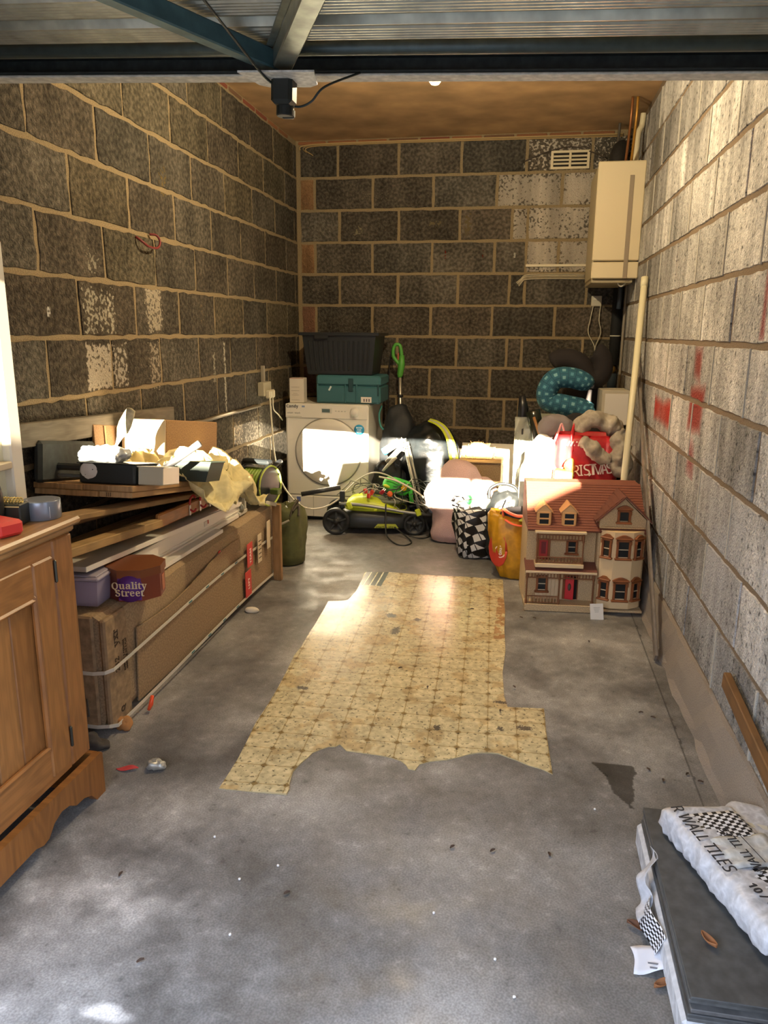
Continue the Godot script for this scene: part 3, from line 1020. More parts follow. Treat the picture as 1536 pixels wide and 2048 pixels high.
func dryer() -> void:
	var t := thing("tumble_dryer", "white front-loading tumble dryer with a round door against the back wall", "dryer", Vector3(-1.346, 0, -5.43))
	var white := mt("d9d7cd", 0.4)
	var st := S()
	bx(st, Vector3(0, 0.435, 0), Vector3(0.598, 0.81, 0.56), 0.012)
	part("cabinet", st, white, t)
	st = S()
	bx(st, Vector3(0, 0.79, 0.283), Vector3(0.594, 0.10, 0.012), 0.005)
	var panel := part("control_panel", st, white, t)
	st = S()
	bx(st, Vector3(0.005, 0.797, 0.29), Vector3(0.075, 0.036, 0.006), 0.004)
	part("display_frame", st, mt("c9c8c0", 0.3), panel)
	part("display", box(Vector3(0.0, 0.797, 0.2935), Vector3(0.056, 0.024, 0.003), 0.001), mt("5c6f72", 0.15), panel)
	st = S(true)
	lathe(st, [Vector2(0.034, 0), Vector2(0.034, 0.006), Vector2(0.028, 0.01), Vector2(0.026, 0.026), Vector2(0.022, 0.03)], 28, Vector3(0.205, 0.79, 0.288), Basis(Vector3.RIGHT, Vector3(0, 0, 1), Vector3(0, -1, 0)))
	part("dial", st, mt("d2d1c9", 0.3), panel)
	for i in 4: part("button", box(Vector3(0.07 + i * 0.022, 0.795, 0.29), Vector3(0.012, 0.006, 0.004), 0.002), mt("b9bab4", 0.4), panel)
	writing("Candy", 0.022, mt("3b4350", 0.5), panel, Vector3(-0.245, 0.822, 0.2895), Vector3.ZERO, true)
	part("badge", box(Vector3(-0.165, 0.822, 0.2895), Vector3(0.022, 0.012, 0.002), 0.001), mt("7f94b8", 0.4), panel)
	part("drawer_line", box(Vector3(-0.235, 0.752, 0.2895), Vector3(0.115, 0.002, 0.002), 0.0), mt("8b8d88", 0.5), panel)
	writing("smart   touch", 0.012, mt("7d807e", 0.5), panel, Vector3(-0.235, 0.776, 0.2895))
	# round door: ring groove, slightly domed cover, handle recess
	st = S(true)
	var front := Basis(Vector3.RIGHT, Vector3(0, 0, 1), Vector3(0, -1, 0))
	lathe(st, [Vector2(0.236, 0.0), Vector2(0.236, 0.012), Vector2(0.228, 0.02), Vector2(0.18, 0.026), Vector2(0.09, 0.03), Vector2(0.0, 0.031)], 48, Vector3(0.012, 0.505, 0.28), front)
	var door_ := part("door", st, mt("d5d3c9", 0.35), t)
	st = S(true)
	var ring := []
	for i in 49: ring.append(Vector3(0.012 + cos(TAU * i / 48) * 0.24, 0.505 + sin(TAU * i / 48) * 0.24, 0.284))
	tube(st, ring, 0.004, 8)
	part("door_ring", st, mt("9a9a92", 0.3, 0.2), door_)
	st = S(true)
	lathe(st, [Vector2(0.037, 0.0), Vector2(0.037, 0.0015)], 28, Vector3(0.235, 0.668, 0.2815), front)
	var stk := part("blue_sticker", st, mt("2f9fd6", 0.5), t)
	for q in [["MORE", 0.683], ["FOR", 0.668], ["LESS", 0.653]]: writing(q[0], 0.012, mt("d7eef8", 0.6), stk, Vector3(0.235, q[1], 0.284), Vector3.ZERO, true)
	# bottom service flap
	st = S()
	bx(st, Vector3(-0.03, 0.105, 0.281), Vector3(0.5, 0.15, 0.012), 0.004)
	var flap := part("service_flap", st, white, t)
	part("flap_line", box(Vector3(0.0, 0.19, 0.2815), Vector3(0.585, 0.004, 0.004), 0.0), mt("55564f", 0.6), flap)
	part("flap_line", box(Vector3(-0.1, 0.105, 0.288), Vector3(0.003, 0.15, 0.002), 0.0), mt("8d8d86", 0.6), flap)
	for q in [[-0.21, 0.155], [0.02, 0.055]]: part("blue_mark", box(Vector3(q[0], q[1], 0.288), Vector3(0.03, 0.035, 0.002), 0.001), mt("5a6aa8", 0.6), flap)
	part("plinth", box(Vector3(0, 0.018, -0.02), Vector3(0.57, 0.035, 0.50), 0.003), mt("4a4a46", 0.8), t)


func lino() -> void:
	var pts := [-0.834, -4.025, -0.692, -4.042, -0.38, -4.047, -0.057, -4.051, -0.046, -3.8, -0.032, -3.546, -0.029, -3.3, -0.018, -3.079, -0.024, -2.85, -0.012, -2.652, 0.003, -2.568, 0.06, -2.572, 0.134, -2.582, 0.137, -2.411]
	pts.append_array([0.15, -2.158, 0.115, -2.181, 0.078, -2.192, 0.04, -2.215, 0.014, -2.226, -0.02, -2.243, -0.045, -2.242, -0.08, -2.236, -0.111, -2.222, -0.145, -2.196, -0.18, -2.174, -0.23, -2.156, -0.263, -2.132, -0.273, -2.096, -0.294, -2.099, -0.305, -2.12])
	pts.append_array([-0.323, -2.139, -0.35, -2.15, -0.385, -2.158, -0.45, -2.162, -0.508, -2.164, -0.539, -2.199, -0.55, -2.182, -0.572, -2.177, -0.595, -2.155, -0.614, -2.13, -0.622, -2.095, -0.633, -2.065, -0.644, -2.017, -0.640, -1.985, -0.635, -1.951, -0.627, -1.922, -0.628, -1.896])
	pts.append_array([-0.73, -1.891, -0.835, -1.888, -0.838, -2.045, -0.847, -2.16, -0.86, -2.276, -0.862, -2.42, -0.869, -2.558, -0.88, -2.70, -0.895, -2.852, -0.890, -2.94, -0.895, -3.026, -0.905, -3.27, -0.918, -3.521, -0.824, -3.549, -0.818, -3.62, -0.813, -3.691, -0.822, -3.86])
	var poly := PackedVector2Array()
	for i in range(0, pts.size(), 2): poly.append(Vector2(pts[i], -pts[i + 1]))
	# printed pattern: clipped squares with small dark diamonds at their corners, on a 10 cm grid
	var n1 := noise(0.05, 3, 4)
	var n2 := noise(0.012, 4, 4)
	var pw := 660
	var ph := 1320
	var ca := cos(0.04)
	var sa := sin(0.04)
	var f := func(x: int, y: int) -> Color:
		var X := -0.95 + x * 1.12 / pw
		var Z := -4.08 + y * 2.24 / ph
		var gx := ((X + 0.463) * ca - (Z + 2.442) * sa) / 0.0995
		var gz := ((Z + 2.442) * ca + (X + 0.463) * sa) / 0.0995
		var fx := absf(gx - roundf(gx))
		var fz := absf(gz - roundf(gz))
		var v := 1.0 + n1.get_noise_2d(x, y) * 0.16 + n2.get_noise_2d(x, y) * 0.10
		var c := Color(0.76, 0.71, 0.55)
		var stain := n2.get_noise_2d(x * 0.8 + 700, y * 0.8)
		if stain > 0.16: c = c.lerp(Color(0.62, 0.50, 0.31), minf((stain - 0.16) * 2.2, 0.4))
		var q := fx + fz
		if q < 0.125: c = Color(0.52, 0.44, 0.28)
		elif fx < 0.018 or fz < 0.018: c = Color(0.62, 0.55, 0.38)
		elif q < 0.20: c = c * 0.93
		var dirt := n1.get_noise_2d(x * 1.7 + 300, y * 1.7)
		if dirt > 0.42: c = c * 0.62
		var edge := n1.get_noise_2d(x * 0.5, y * 0.5 + 99)
		if X > -0.075 and Z < -3.2 and edge > -0.1 and Z > -3.75: c = c.lerp(Color(0.5, 0.28, 0.14), 0.45)
		# the bare printed strip at the far left corner, and scuffs
		if X < -0.70 and X > -0.83 and Z < -3.80: c = Color(0.25, 0.27, 0.2) if fposmod(X * 30.0, 1.0) > 0.22 else Color(0.85, 0.84, 0.7)
		for s in [[-0.775, -2.565, 0.026, 0.015], [-0.235, -2.37, 0.016, 0.02], [0.06, -2.42, 0.03, 0.018], [-0.02, -2.40, 0.014, 0.016], [-0.02, -2.60, 0.03, 0.012], [-0.57, -3.38, 0.03, 0.03], [-0.52, -3.2, 0.022, 0.05], [-0.44, -3.36, 0.02, 0.02]]:
			var d: float = pow((X - s[0]) / s[2], 2) + pow((Z - s[1]) / s[3], 2)
			if d + n1.get_noise_2d(x * 3, y * 3) * 1.2 < 0.8: c = c.lerp(Color(0.24, 0.22, 0.2), 0.75)
		return Color(c.r * v, c.g * v, c.b * v)
	var m := picture(pw, ph, f, 0.27)
	m.metallic_specular = 0.55
	m.uv1_scale = Vector3(1.0 / 1.12, 1.0 / 2.24, 1)
	# a thin sheet, gently cockled
	var st := S(true)
	var hn := noise(1.6, 8, 2)
	var up := func(p: Vector2) -> float: return 0.003 + maxf(0.0, hn.get_noise_2d(p.x * 2.4, p.y * 0.9) * 0.007)
	# cells of a fine grid clipped to the outline, so that the sheet can cockle
	var step := 0.07
	for ix in 17:
		for iz in 33:
			var x0 := -0.95 + ix * step
			var y0 := 1.86 + iz * step
			var cell := PackedVector2Array([Vector2(x0, y0), Vector2(x0 + step, y0), Vector2(x0 + step, y0 + step), Vector2(x0, y0 + step)])
			for piece in Geometry2D.intersect_polygons(cell, poly):
				var idx := Geometry2D.triangulate_polygon(piece)
				for k in range(0, idx.size(), 3):
					var P := [piece[idx[k]], piece[idx[k + 1]], piece[idx[k + 2]]]
					if (P[1] - P[0]).cross(P[2] - P[0]) < 0: P = [P[0], P[2], P[1]]
					var V := []
					var W := []
					for p in P:
						V.append(Vector3(p.x, up.call(p), -p.y))
						W.append(Vector2(p.x + 0.95, -p.y + 4.08))
					tri(st, V[0], V[1], V[2], W[0], W[1], W[2])
	st.set_smooth_group(-1)
	for i in poly.size():
		var p := poly[i]
		var q := poly[(i + 1) % poly.size()]
		var a := Vector3(p.x, 0.0, -p.y)
		var b := Vector3(q.x, 0.0, -q.y)
		var c := Vector3(q.x, up.call(q), -q.y)
		var e := Vector3(p.x, up.call(p), -p.y)
		if Geometry2D.is_polygon_clockwise(poly): quad(st, b, a, e, c)
		else: quad(st, a, b, c, e)
	solo("vinyl_flooring", st, m, "ragged yellowed vinyl flooring offcut with a clipped-square and diamond print on the concrete", "flooring")


func tile_stack() -> void:
	var g := "slate tiles in the front right stack"
	var r2 := RandomNumberGenerator.new()
	r2.seed = 3
	# a wrapped pack beneath, five loose slabs above
	var t := thing("tile_pack", "white paper-wrapped pack of large tiles at the bottom of the front right stack", "tile pack", Vector3(0.515, 0, -1.56))
	part("wrapper", box(Vector3(0, 0.035, 0.0), Vector3(0.315, 0.066, 0.615), 0.008), mt("cfd2d6", 0.6, 0.0, "crease", 2.10, 0.24), t)
	var lab := part("front_label", box(Vector3(-0.07, 0.036, 0.309), Vector3(0.14, 0.055, 0.002), 0.001), mt("dfe1e2", 0.6), t)
	writing("COVERAGE", 0.016, mt("30343a", 0.7), lab, Vector3(-0.085, 0.018, 0.311), Vector3.ZERO, true)
	writing("TILE THICKNESS", 0.010, mt("4a4e54", 0.7), lab, Vector3(-0.085, 0.043, 0.311), Vector3.ZERO, true)
	var slate := mt("4c4e4e", 0.62, 0.0, "blotch", 4.0, 0.15)
	var names := ["bottom dark grey slab", "second dark grey slab up", "third dark grey slab up", "fourth dark grey slab up", "top dusty dark grey slab"]
	for i in 5:
		var y := 0.074 + i * 0.0098
		var o := solo("slate_tile", box(Vector3.ZERO, Vector3(0.298, 0.009, 0.598), 0.0015), mt(["5a5c5c", "4a4c4d", "606060"][i % 3], 0.6, 0.0, "blotch", 4.0, 0.1) if i < 4 else slate, names[i] + " of the flat tiles stacked at the front right", "tile", Vector3(0.515 + r2.randf_range(-0.003, 0.003), y, -1.562 + r2.randf_range(-0.004, 0.004) + (0.008 if i < 3 else 0.0)), eul(0, r2.randf_range(-0.5, 0.5), 0), g)
	# checkered wrapper print
	var chk := func(cols: int, rows: int, a: Color, b: Color) -> Callable:
		return func(x: int, y: int) -> Color: return a if (int(x * cols / 128) + int(y * rows / 128)) % 2 == 0 else b
	var ck := picture(128, 128, chk.call(11, 11, Color(0.86, 0.87, 0.88), Color(0.07, 0.07, 0.08)), 0.5)
	var paper := mt("d6d8dd", 0.45, 0.0, "crease", 3.15, 0.20)
	# the torn pack of wall tiles lying askew on top
	var yaw := deg_to_rad(19.0)
	t = thing("wall_tile_pack", "torn white paper parcel of wall tiles with chequered bands lying on the slate stack", "tile pack", Vector3(0.548, 0.1185, -1.60), Vector3(0, yaw, 0), "")
	var st := S(true)
	# wrapper: a soft bar with a rolled left edge
	var rings := []
	var wn := noise(9.0, 17, 3)
	for i in 34:
		var z := -0.21 + i * 0.42 / 33
		var tap := 1.0 - 0.55 * pow(maxf(0.0, (absf(z) - 0.185) / 0.03), 2)
		var ring := PackedVector3Array()
		for j in 26:
			var a := TAU * j / 26.0
			var cx := signf(cos(a)) * pow(absf(cos(a)), 0.35) * 0.095
			var cy := signf(sin(a)) * pow(absf(sin(a)), 0.45) * 0.031
			var p := Vector3(cx, cy * tap + 0.033, z)
			p += Vector3(cos(a), sin(a), 0) * wn.get_noise_3d(p.x * 2, p.y * 2, p.z * 4) * 0.010
			if absf(p.x + 0.06) < 0.03 and p.y > 0.03: p.y += 0.010
			p.y = maxf(p.y, 0.001)
			ring.append(p)
		rings.append(ring)
	loft(st, rings)
	part("paper_wrapper", st, paper, t)
	for q in [[-0.115, 0.115, 0.10], [0.085, 0.14, 0.10]]:
		st = S(true)
		sheet(st, 10, 8, func(u: float, v: float) -> Vector3:
			var x := lerpf(-0.045, 0.085, u)
			var z: float = q[0] + (0.5 - v) * q[2]
			return Vector3(x, 0.071 + wn.get_noise_2d(x * 30, z * 30) * 0.003 - 0.02 * pow(maxf(0, u - 0.8) * 3, 2), z), 0.0015)
		part("chequered_band", st, ck, t)
	st = S(true)
	sheet(st, 8, 8, func(u: float, v: float) -> Vector3:
		var x := lerpf(-0.05, 0.088, u)
		var z := -0.02 + (0.5 - v) * 0.11
		return Vector3(x, 0.074 + 0.004 * sin(v * 17.0) + 0.003 * sin(u * 7.0), z), 0.0015)
	var flap := part("paper_flap", st, mt("d0d2cf", 0.5, 0.0, "crease", 2.80, 0.16), t)
	var ink := mt("22242a", 0.6)
	writing("WALL TILES", 0.022, ink, flap, Vector3(0.0, 0.0795, -0.02), eul(-90, 0, 90), false)
	part("ruled_line", box(Vector3(0.025, 0.08, -0.02), Vector3(0.0014, 0.001, 0.10), 0.0), ink, flap)
	writing("10 / 0K", 0.020, ink, t, Vector3(-0.045, 0.0815, 0.13), eul(-90, 0, -82), true)
	writing("R WALL TILES", 0.03, ink, t, Vector3(-0.068, 0.0805, -0.07), eul(-90, 0, -90), false)
	writing("keep dry   handle with care", 0.009, mt("5d6170", 0.6), t, Vector3(0.02, 0.066, 0.205), eul(-80, 0, 0))
	# tiles showing at the torn end
	for i in 4:
		solo("wall_tile", box(Vector3.ZERO, Vector3(0.10, 0.0075, 0.20), 0.001), mt(["a08f74", "c9bfa8", "a3a39c", "8f7d62"][i], 0.5), ["lowest", "second", "third", "uppermost"][i] + " pale edged tile sticking out of the torn parcel on the slate stack", "tile", Vector3(0.612, 0.1235 + i * 0.014, -1.60), Vector3(0, yaw, 0), "tiles in the torn parcel")
	# a second parcel behind it
	t = thing("wall_tile_pack", "second white wrapped parcel of tiles behind the torn one, by the right wall", "tile pack", Vector3(0.605, 0.118, -1.775), Vector3(0, deg_to_rad(-8.0), 0))
	part("paper_wrapper", lump(Vector3(0, 0.026, 0), Vector3(0.055, 0.027, 0.09), 0.006, 12.0, 5, 0.5, 0.001), paper, t)
	part("tape", box(Vector3(0, 0.05, 0.02), Vector3(0.075, 0.006, 0.02), 0.002), mt("c6c3b2", 0.4), t)
	# torn wrapper hanging from the side of the stack
	st = S(true)
	sheet(st, 6, 20, func(u: float, v: float) -> Vector3:
		var x := 0.362 - 0.03 * v + 0.012 * sin(v * 9.0 + u * 2.0)
		return Vector3(x - 0.018 * (1 - u) * v, lerpf(0.118, 0.03, v) + 0.004 * sin(v * 14.0), -1.70 + u * 0.045 + v * 0.12), 0.0012)
	solo("torn_wrapper", st, mt("c9cbd0", 0.5, 0.0, "crease", 2.80, 0.16), "twisted strip of torn white wrapper hanging off the left side of the slate stack", "wrapper")
	st = S(true)
	sheet(st, 6, 12, func(u: float, v: float) -> Vector3:
		return Vector3(0.352 - 0.016 * (1 - u) - 0.010 * sin(v * 5.0), lerpf(0.07, 0.012, u * 0.0 + (1.0 - u)) * 1.0, -1.60 + v * 0.13 + 0.012 * u), 0.0012)
	solo("chequered_scrap", st, ck, "black and white chequered wrapper scrap leaning on the left side of the slate stack", "wrapper")
	st = S(true)
	sheet(st, 6, 6, func(u: float, v: float) -> Vector3:
		return Vector3(0.298 + u * 0.066 + 0.004 * sin(v * 4), 0.004 + 0.012 * u * u + 0.003 * sin(u * 6 + v * 3), -1.418 - (1.0 - v) * 0.075 - 0.012 * u), 0.0012)
	var sc := solo("paper_scrap", st, mt("d3d6de", 0.55), "torn white label scrap on the concrete at the left foot of the slate stack", "paper")
	part("print", box(Vector3(0.34, 0.0135, -1.445), Vector3(0.025, 0.001, 0.004), 0.0), mt("70747c", 0.6), sc)
	part("print", box(Vector3(0.34, 0.0135, -1.433), Vector3(0.02, 0.001, 0.004), 0.0), mt("70747c", 0.6), sc)


# ---------- the dolls' house ----------
func sash(called: String, parent: Node3D, c: Vector3, w: float, h: float, turn := 0.0, pediment := true, frame_mat: Material = null, bars := 1) -> void:
	var fm := frame_mat if frame_mat else wood("9a5a2e", 0.5)
	var b := Basis(Vector3.UP, turn)
	var st := S()
	var t := 0.011
	for s in [-1.0, 1.0]:
		bx(st, c + b * Vector3(s * (w / 2 - t / 2), 0, 0.004), Vector3(t, h, 0.012), 0.002, b)
	bx(st, c + b * Vector3(0, h / 2 - t / 2, 0.004), Vector3(w, t, 0.012), 0.002, b)
	bx(st, c + b * Vector3(0, -h / 2 + 0.002, 0.007), Vector3(w + 0.012, 0.009, 0.018), 0.002, b)
	if pediment:
		bx(st, c + b * Vector3(0, h / 2 + 0.004, 0.007), Vector3(w + 0.012, 0.008, 0.018), 0.002, b)
		var poly := PackedVector2Array([Vector2(-w / 2 - 0.006, h / 2 + 0.006), Vector2(w / 2 + 0.006, h / 2 + 0.006), Vector2(w / 2 - 0.006, h / 2 + 0.014), Vector2(0.01, h / 2 + 0.021), Vector2(0, h / 2 + 0.022), Vector2(-0.01, h / 2 + 0.021), Vector2(-w / 2 + 0.006, h / 2 + 0.014)])
		prism(st, poly, 0.0, 0.012, b, c)
		for s in [-1.0, 1.0]: bx(st, c + b * Vector3(s * (w / 2 - 0.002), h / 2 - 0.014, 0.008), Vector3(0.008, 0.02, 0.014), 0.002, b)
	var f := part(called, st, fm, parent)
	var gl := mt("1c2226", 0.08)
	for k in bars + 1:
		var hh := (h - 2 * t) / (bars + 1)
		part("pane", box(c + b * Vector3(0, -h / 2 + t + hh * (k + 0.5), 0.001), Vector3(w - 2 * t, hh - 0.003, 0.002), 0.0, b), gl, f)
	if bars: part("glazing_bar", box(c + b * Vector3(0, 0, 0.004), Vector3(w - 2 * t, 0.004, 0.006), 0.001, b), mt("c9b89a", 0.5), f)


func dolls_house() -> void:
	var t := thing("dolls_house", "cream wooden dolls' house with a red-brown roof, bay windows and balcony by the right wall", "dolls' house", Vector3(0.340, 0, -3.622), Vector3(0, deg_to_rad(4.7), 0))
	var cream := mt("d9bd8f", 0.65, 0.0, "fine", 5.0)
	var roofm := mt("8f5440", 0.75, 0.0, "fine", 8.0)
	var roofd := mt("7b4a3c", 0.8, 0.0, "fine", 8.0)
	var brown := wood("8a5a34", 0.5)
	var wood_ := wood("9a5a2e", 0.5)
	# base tray
	var st := S()
	bx(st, Vector3(-0.11, 0.02, -0.0), Vector3(0.345, 0.036, 0.02), 0.002)
	bx(st, Vector3(-0.11, 0.034, -0.06), Vector3(0.345, 0.008, 0.13), 0.002)
	bx(st, Vector3(0.0, 0.015, -0.20), Vector3(0.56, 0.03, 0.36), 0.002)
	bx(st, Vector3(0.168, 0.02, -0.012), Vector3(0.228, 0.012, 0.06), 0.002)
	part("base", st, cream, t)
	# main walls: left part set back behind the porch, right part forward
	st = S()
	bx(st, Vector3(-0.112, 0.225, -0.22), Vector3(0.335, 0.39, 0.30), 0.002)
	bx(st, Vector3(0.168, 0.235, -0.20), Vector3(0.222, 0.42, 0.33), 0.002)
	part("wall", st, cream, t)
	# porch back wall boards
	for i in 7: part("clapboard", box(Vector3(-0.215 + i * 0.019, 0.115, -0.0685), Vector3(0.0185, 0.15, 0.004), 0.001), mt("d3ba92", 0.65), t)
	# gable over the bay
	st = S()
	prism(st, PackedVector2Array([Vector2(0.058, 0.425), Vector2(0.278, 0.425), Vector2(0.278, 0.468), Vector2(0.168, 0.572), Vector2(0.058, 0.468)]), -0.30, -0.022)
	part("gable", st, cream, t)
	part("ledge", box(Vector3(0.168, 0.432, -0.018), Vector3(0.20, 0.006, 0.012), 0.001), cream, t)
	# roof: sloping front with shingle courses
	var r0 := Vector3(0, 0.408, -0.015)
	var r1 := Vector3(0, 0.604, -0.24)
	st = S()
	for k in 19:
		var a := r0.lerp(r1, k / 19.0)
		var b := r0.lerp(r1, (k + 1) / 19.0)
		var n := Vector3(0, 0.225, 0.196).normalized()
		quad(st, a + n * 0.0045 + Vector3(-0.282, 0, 0), a + n * 0.0045 + Vector3(0.282, 0, 0), b + n * 0.002 + Vector3(0.282, 0, 0), b + n * 0.002 + Vector3(-0.282, 0, 0))
		quad(st, a + n * 0.002 + Vector3(-0.282, 0, 0), a + n * 0.002 + Vector3(0.282, 0, 0), a + n * 0.0045 + Vector3(0.282, 0, 0), a + n * 0.0045 + Vector3(-0.282, 0, 0))
	var slab := PackedVector2Array([Vector2(0.015, 0.404), Vector2(0.24, 0.60), Vector2(0.36, 0.60), Vector2(0.36, 0.404)])
	prism(st, slab, -0.281, 0.281, Basis(Vector3(0, 0, -1), Vector3.UP, Vector3(1, 0, 0)))
	part("roof", st, roofm, t)
	# the gable's own roof: two slopes
	st = S()
	for s in [-1.0, 1.0]:
		var apex := Vector3(0.168, 0.586, -0.012)
		var eave := Vector3(0.168 + s * 0.132, 0.462, -0.012)
		for k in 6:
			var a := eave.lerp(apex, k / 6.0)
			var b := eave.lerp(apex, (k + 1) / 6.0)
			var nn := Vector3(s * 0.124, 0.132, 0).normalized()
			var back := Vector3(0, 0, -0.22 + 0.15 * (1 - k / 6.0) * 0.4)
			var A0 := a + nn * 0.005
			var B0 := b + nn * 0.001
			if s < 0: quad(st, A0, B0, B0 + back, A0 + back)
			else: quad(st, A0, A0 + back, B0 + back, B0)
			bar(st, a - nn * 0.002, b - nn * 0.002, 0.02, 0.006, 0.0, nn)
	part("gable_roof", st, roofd, t)
	st = S()
	for s in [-1.0, 1.0]: bar(st, Vector3(0.168 + s * 0.13, 0.459, -0.008), Vector3(0.168, 0.581, -0.008), 0.008, 0.006, 0.001, Vector3(s, 1, 0))
	part("bargeboard", st, mt("d9c197", 0.6), t)
	sash("gable_window", t, Vector3(0.168, 0.487, -0.02), 0.062, 0.066, 0.0, true, wood_, 0)
	# two dormers
	for x in [-0.205, -0.085]:
		st = S()
		var b0 := Vector3(x, 0.455, -0.05)
		prism(st, PackedVector2Array([Vector2(-0.034, -0.028), Vector2(0.034, -0.028), Vector2(0.034, 0.042), Vector2(0.0, 0.074), Vector2(-0.034, 0.042)]), -0.12, 0.0, Basis.IDENTITY, b0 + Vector3(0, 0, 0.012))
		var dm := part("dormer", st, mt("d8b078", 0.6), t)
		st = S()
		for s in [-1.0, 1.0]: bar(st, b0 + Vector3(s * 0.042, 0.036, -0.05), b0 + Vector3(0, 0.077, -0.05), 0.13, 0.005, 0.001, Vector3(s, 1, 0))
		part("dormer_roof", st, mt("c99a68", 0.6), dm)
		st = S()
		for s in [-1.0, 1.0]: bx(st, b0 + Vector3(s * 0.0265, 0.006, 0.014), Vector3(0.009, 0.062, 0.008), 0.001)
		for yy in [-0.024, 0.006, 0.036]: bx(st, b0 + Vector3(0, yy, 0.014), Vector3(0.05, 0.007, 0.008), 0.001)
		part("dormer_frame", st, mt("d3a266", 0.5), dm)
		for yy in [-0.009, 0.021]: part("pane", box(b0 + Vector3(0, yy, 0.0125), Vector3(0.044, 0.023, 0.002), 0.0), mt("2a2f33", 0.08), dm)
	# bays, one above the other: three faces each
	st = S()
	prism(st, PackedVector2Array([Vector2(0.068, 0.0), Vector2(0.268, 0.0), Vector2(0.268, 0.03), Vector2(0.212, 0.068), Vector2(0.124, 0.068), Vector2(0.068, 0.03)]), 0.035, 0.418, Basis(Vector3.RIGHT, Vector3(0, 0, 1), Vector3(0, 1, 0)), Vector3(0, 0, -0.045))
	part("bay", st, mt("d9bf92", 0.65), t)
	for y in [0.335, 0.125]:
		sash("bay_window", t, Vector3(0.168, y, 0.0235), 0.068, 0.098, 0.0, true, wood_)
		sash("bay_window", t, Vector3(0.095, y, 0.004), 0.05, 0.098, deg_to_rad(-34), true, wood_)
		sash("bay_window", t, Vector3(0.241, y, 0.004), 0.05, 0.098, deg_to_rad(34), true, wood_)
	# first floor balcony
	st = S()
	bx(st, Vector3(-0.125, 0.237, -0.028), Vector3(0.232, 0.02, 0.075), 0.002)
	part("balcony_roof", box(Vector3(-0.125, 0.402, -0.03), Vector3(0.245, 0.012, 0.07), 0.002), mt("dcc49a", 0.65), t)
	var bal := part("balcony", st, mt("dcc49a", 0.65), t)
	st = S()
	for x in [-0.235, -0.016]:
		lathe(st, [Vector2(0.005, 0.247), Vector2(0.006, 0.26), Vector2(0.0035, 0.275), Vector2(0.0035, 0.35), Vector2(0.006, 0.36), Vector2(0.005, 0.398)], 8, Vector3(x, 0, 0.0))
	for y in [0.252, 0.278, 0.366, 0.39]: bx(st, Vector3(-0.125, y, 0.0), Vector3(0.225, 0.005, 0.006), 0.001)
	part("balcony_rail", st, brown, bal)
	for i in 14:
		part("baluster", box(Vector3(-0.224 + i * 0.0153, 0.265, 0.0), Vector3(0.006, 0.026, 0.004), 0.001), brown, bal)
		part("spandrel", box(Vector3(-0.224 + i * 0.0153, 0.378, 0.0), Vector3(0.005, 0.022, 0.004), 0.001), brown, bal)
	# balcony door and window
	st = S()
	bx(st, Vector3(-0.195, 0.30, -0.066), Vector3(0.062, 0.105, 0.01), 0.002)
	part("door_frame", st, wood_, t)
	part("balcony_door", box(Vector3(-0.197, 0.30, -0.061), Vector3(0.042, 0.098, 0.006), 0.002), mt("a8312f", 0.45), t)
	part("glass", box(Vector3(-0.197, 0.308, -0.058), Vector3(0.022, 0.06, 0.002), 0.001), mt("7c3436", 0.2), t)
	sash("upper_window", t, Vector3(-0.06, 0.315, -0.066), 0.056, 0.075, 0.0, false, wood_)
	# porch roof, fascia, posts, spandrels
	st = S()
	prism(st, PackedVector2Array([Vector2(-0.012, 0.208), Vector2(-0.012, 0.213), Vector2(0.085, 0.245), Vector2(0.085, 0.235)]), -0.286, 0.058, Basis(Vector3(0, 0, -1), Vector3.UP, Vector3(1, 0, 0)))
	part("porch_roof", st, roofd, t)
	part("fascia", box(Vector3(-0.113, 0.204, 0.008), Vector3(0.342, 0.012, 0.012), 0.002), mt("d9c39c", 0.65), t)
	st = S()
	for x in [-0.275, -0.118, 0.045]:
		lathe(st, [Vector2(0.007, 0.038), Vector2(0.007, 0.055), Vector2(0.0045, 0.065), Vector2(0.0045, 0.16), Vector2(0.007, 0.17), Vector2(0.006, 0.20)], 8, Vector3(x, 0, 0.0))
	bx(st, Vector3(-0.115, 0.196, 0.0), Vector3(0.32, 0.005, 0.006), 0.001)
	bx(st, Vector3(-0.115, 0.172, 0.0), Vector3(0.32, 0.005, 0.006), 0.001)
	bx(st, Vector3(-0.197, 0.077, 0.0), Vector3(0.15, 0.005, 0.006), 0.001)
	bx(st, Vector3(-0.197, 0.045, 0.0), Vector3(0.15, 0.005, 0.006), 0.001)
	var pr := part("porch_frame", st, brown, t)
	for i in 21: part("spandrel", box(Vector3(-0.267 + i * 0.0153, 0.184, 0.0), Vector3(0.005, 0.022, 0.004), 0.001), brown, pr)
	for i in 10: part("baluster", box(Vector3(-0.264 + i * 0.0153, 0.061, 0.0), Vector3(0.006, 0.03, 0.004), 0.001), mt("9a7a58", 0.6), pr)
	# front door ajar, ground floor window
	st = S()
	bx(st, Vector3(-0.055, 0.112, -0.066), Vector3(0.075, 0.135, 0.008), 0.002)
	part("door_frame", st, wood_, t)
	part("doorway", box(Vector3(-0.052, 0.105, -0.062), Vector3(0.058, 0.118, 0.004), 0.0), mt("120f0e", 0.9), t)  # near-black sheet stands for the dark inside the house
	var dr := part("front_door", box(Vector3(0.0215, 0, 0), Vector3(0.043, 0.116, 0.005), 0.002), mt("c4252b", 0.4), t, Vector3(-0.081, 0.105, -0.058), Vector3(0, deg_to_rad(-18), 0))
	st = S(true)
	lathe(st, [Vector2(0.008, 0.0), Vector2(0.008, 0.001)], 16, Vector3(0.022, 0.008, 0.003), Basis(Vector3.RIGHT, Vector3(0, 0, 3.0), Vector3(0, -1, 0)) * Basis.from_scale(Vector3(1, 1, 2.4)))
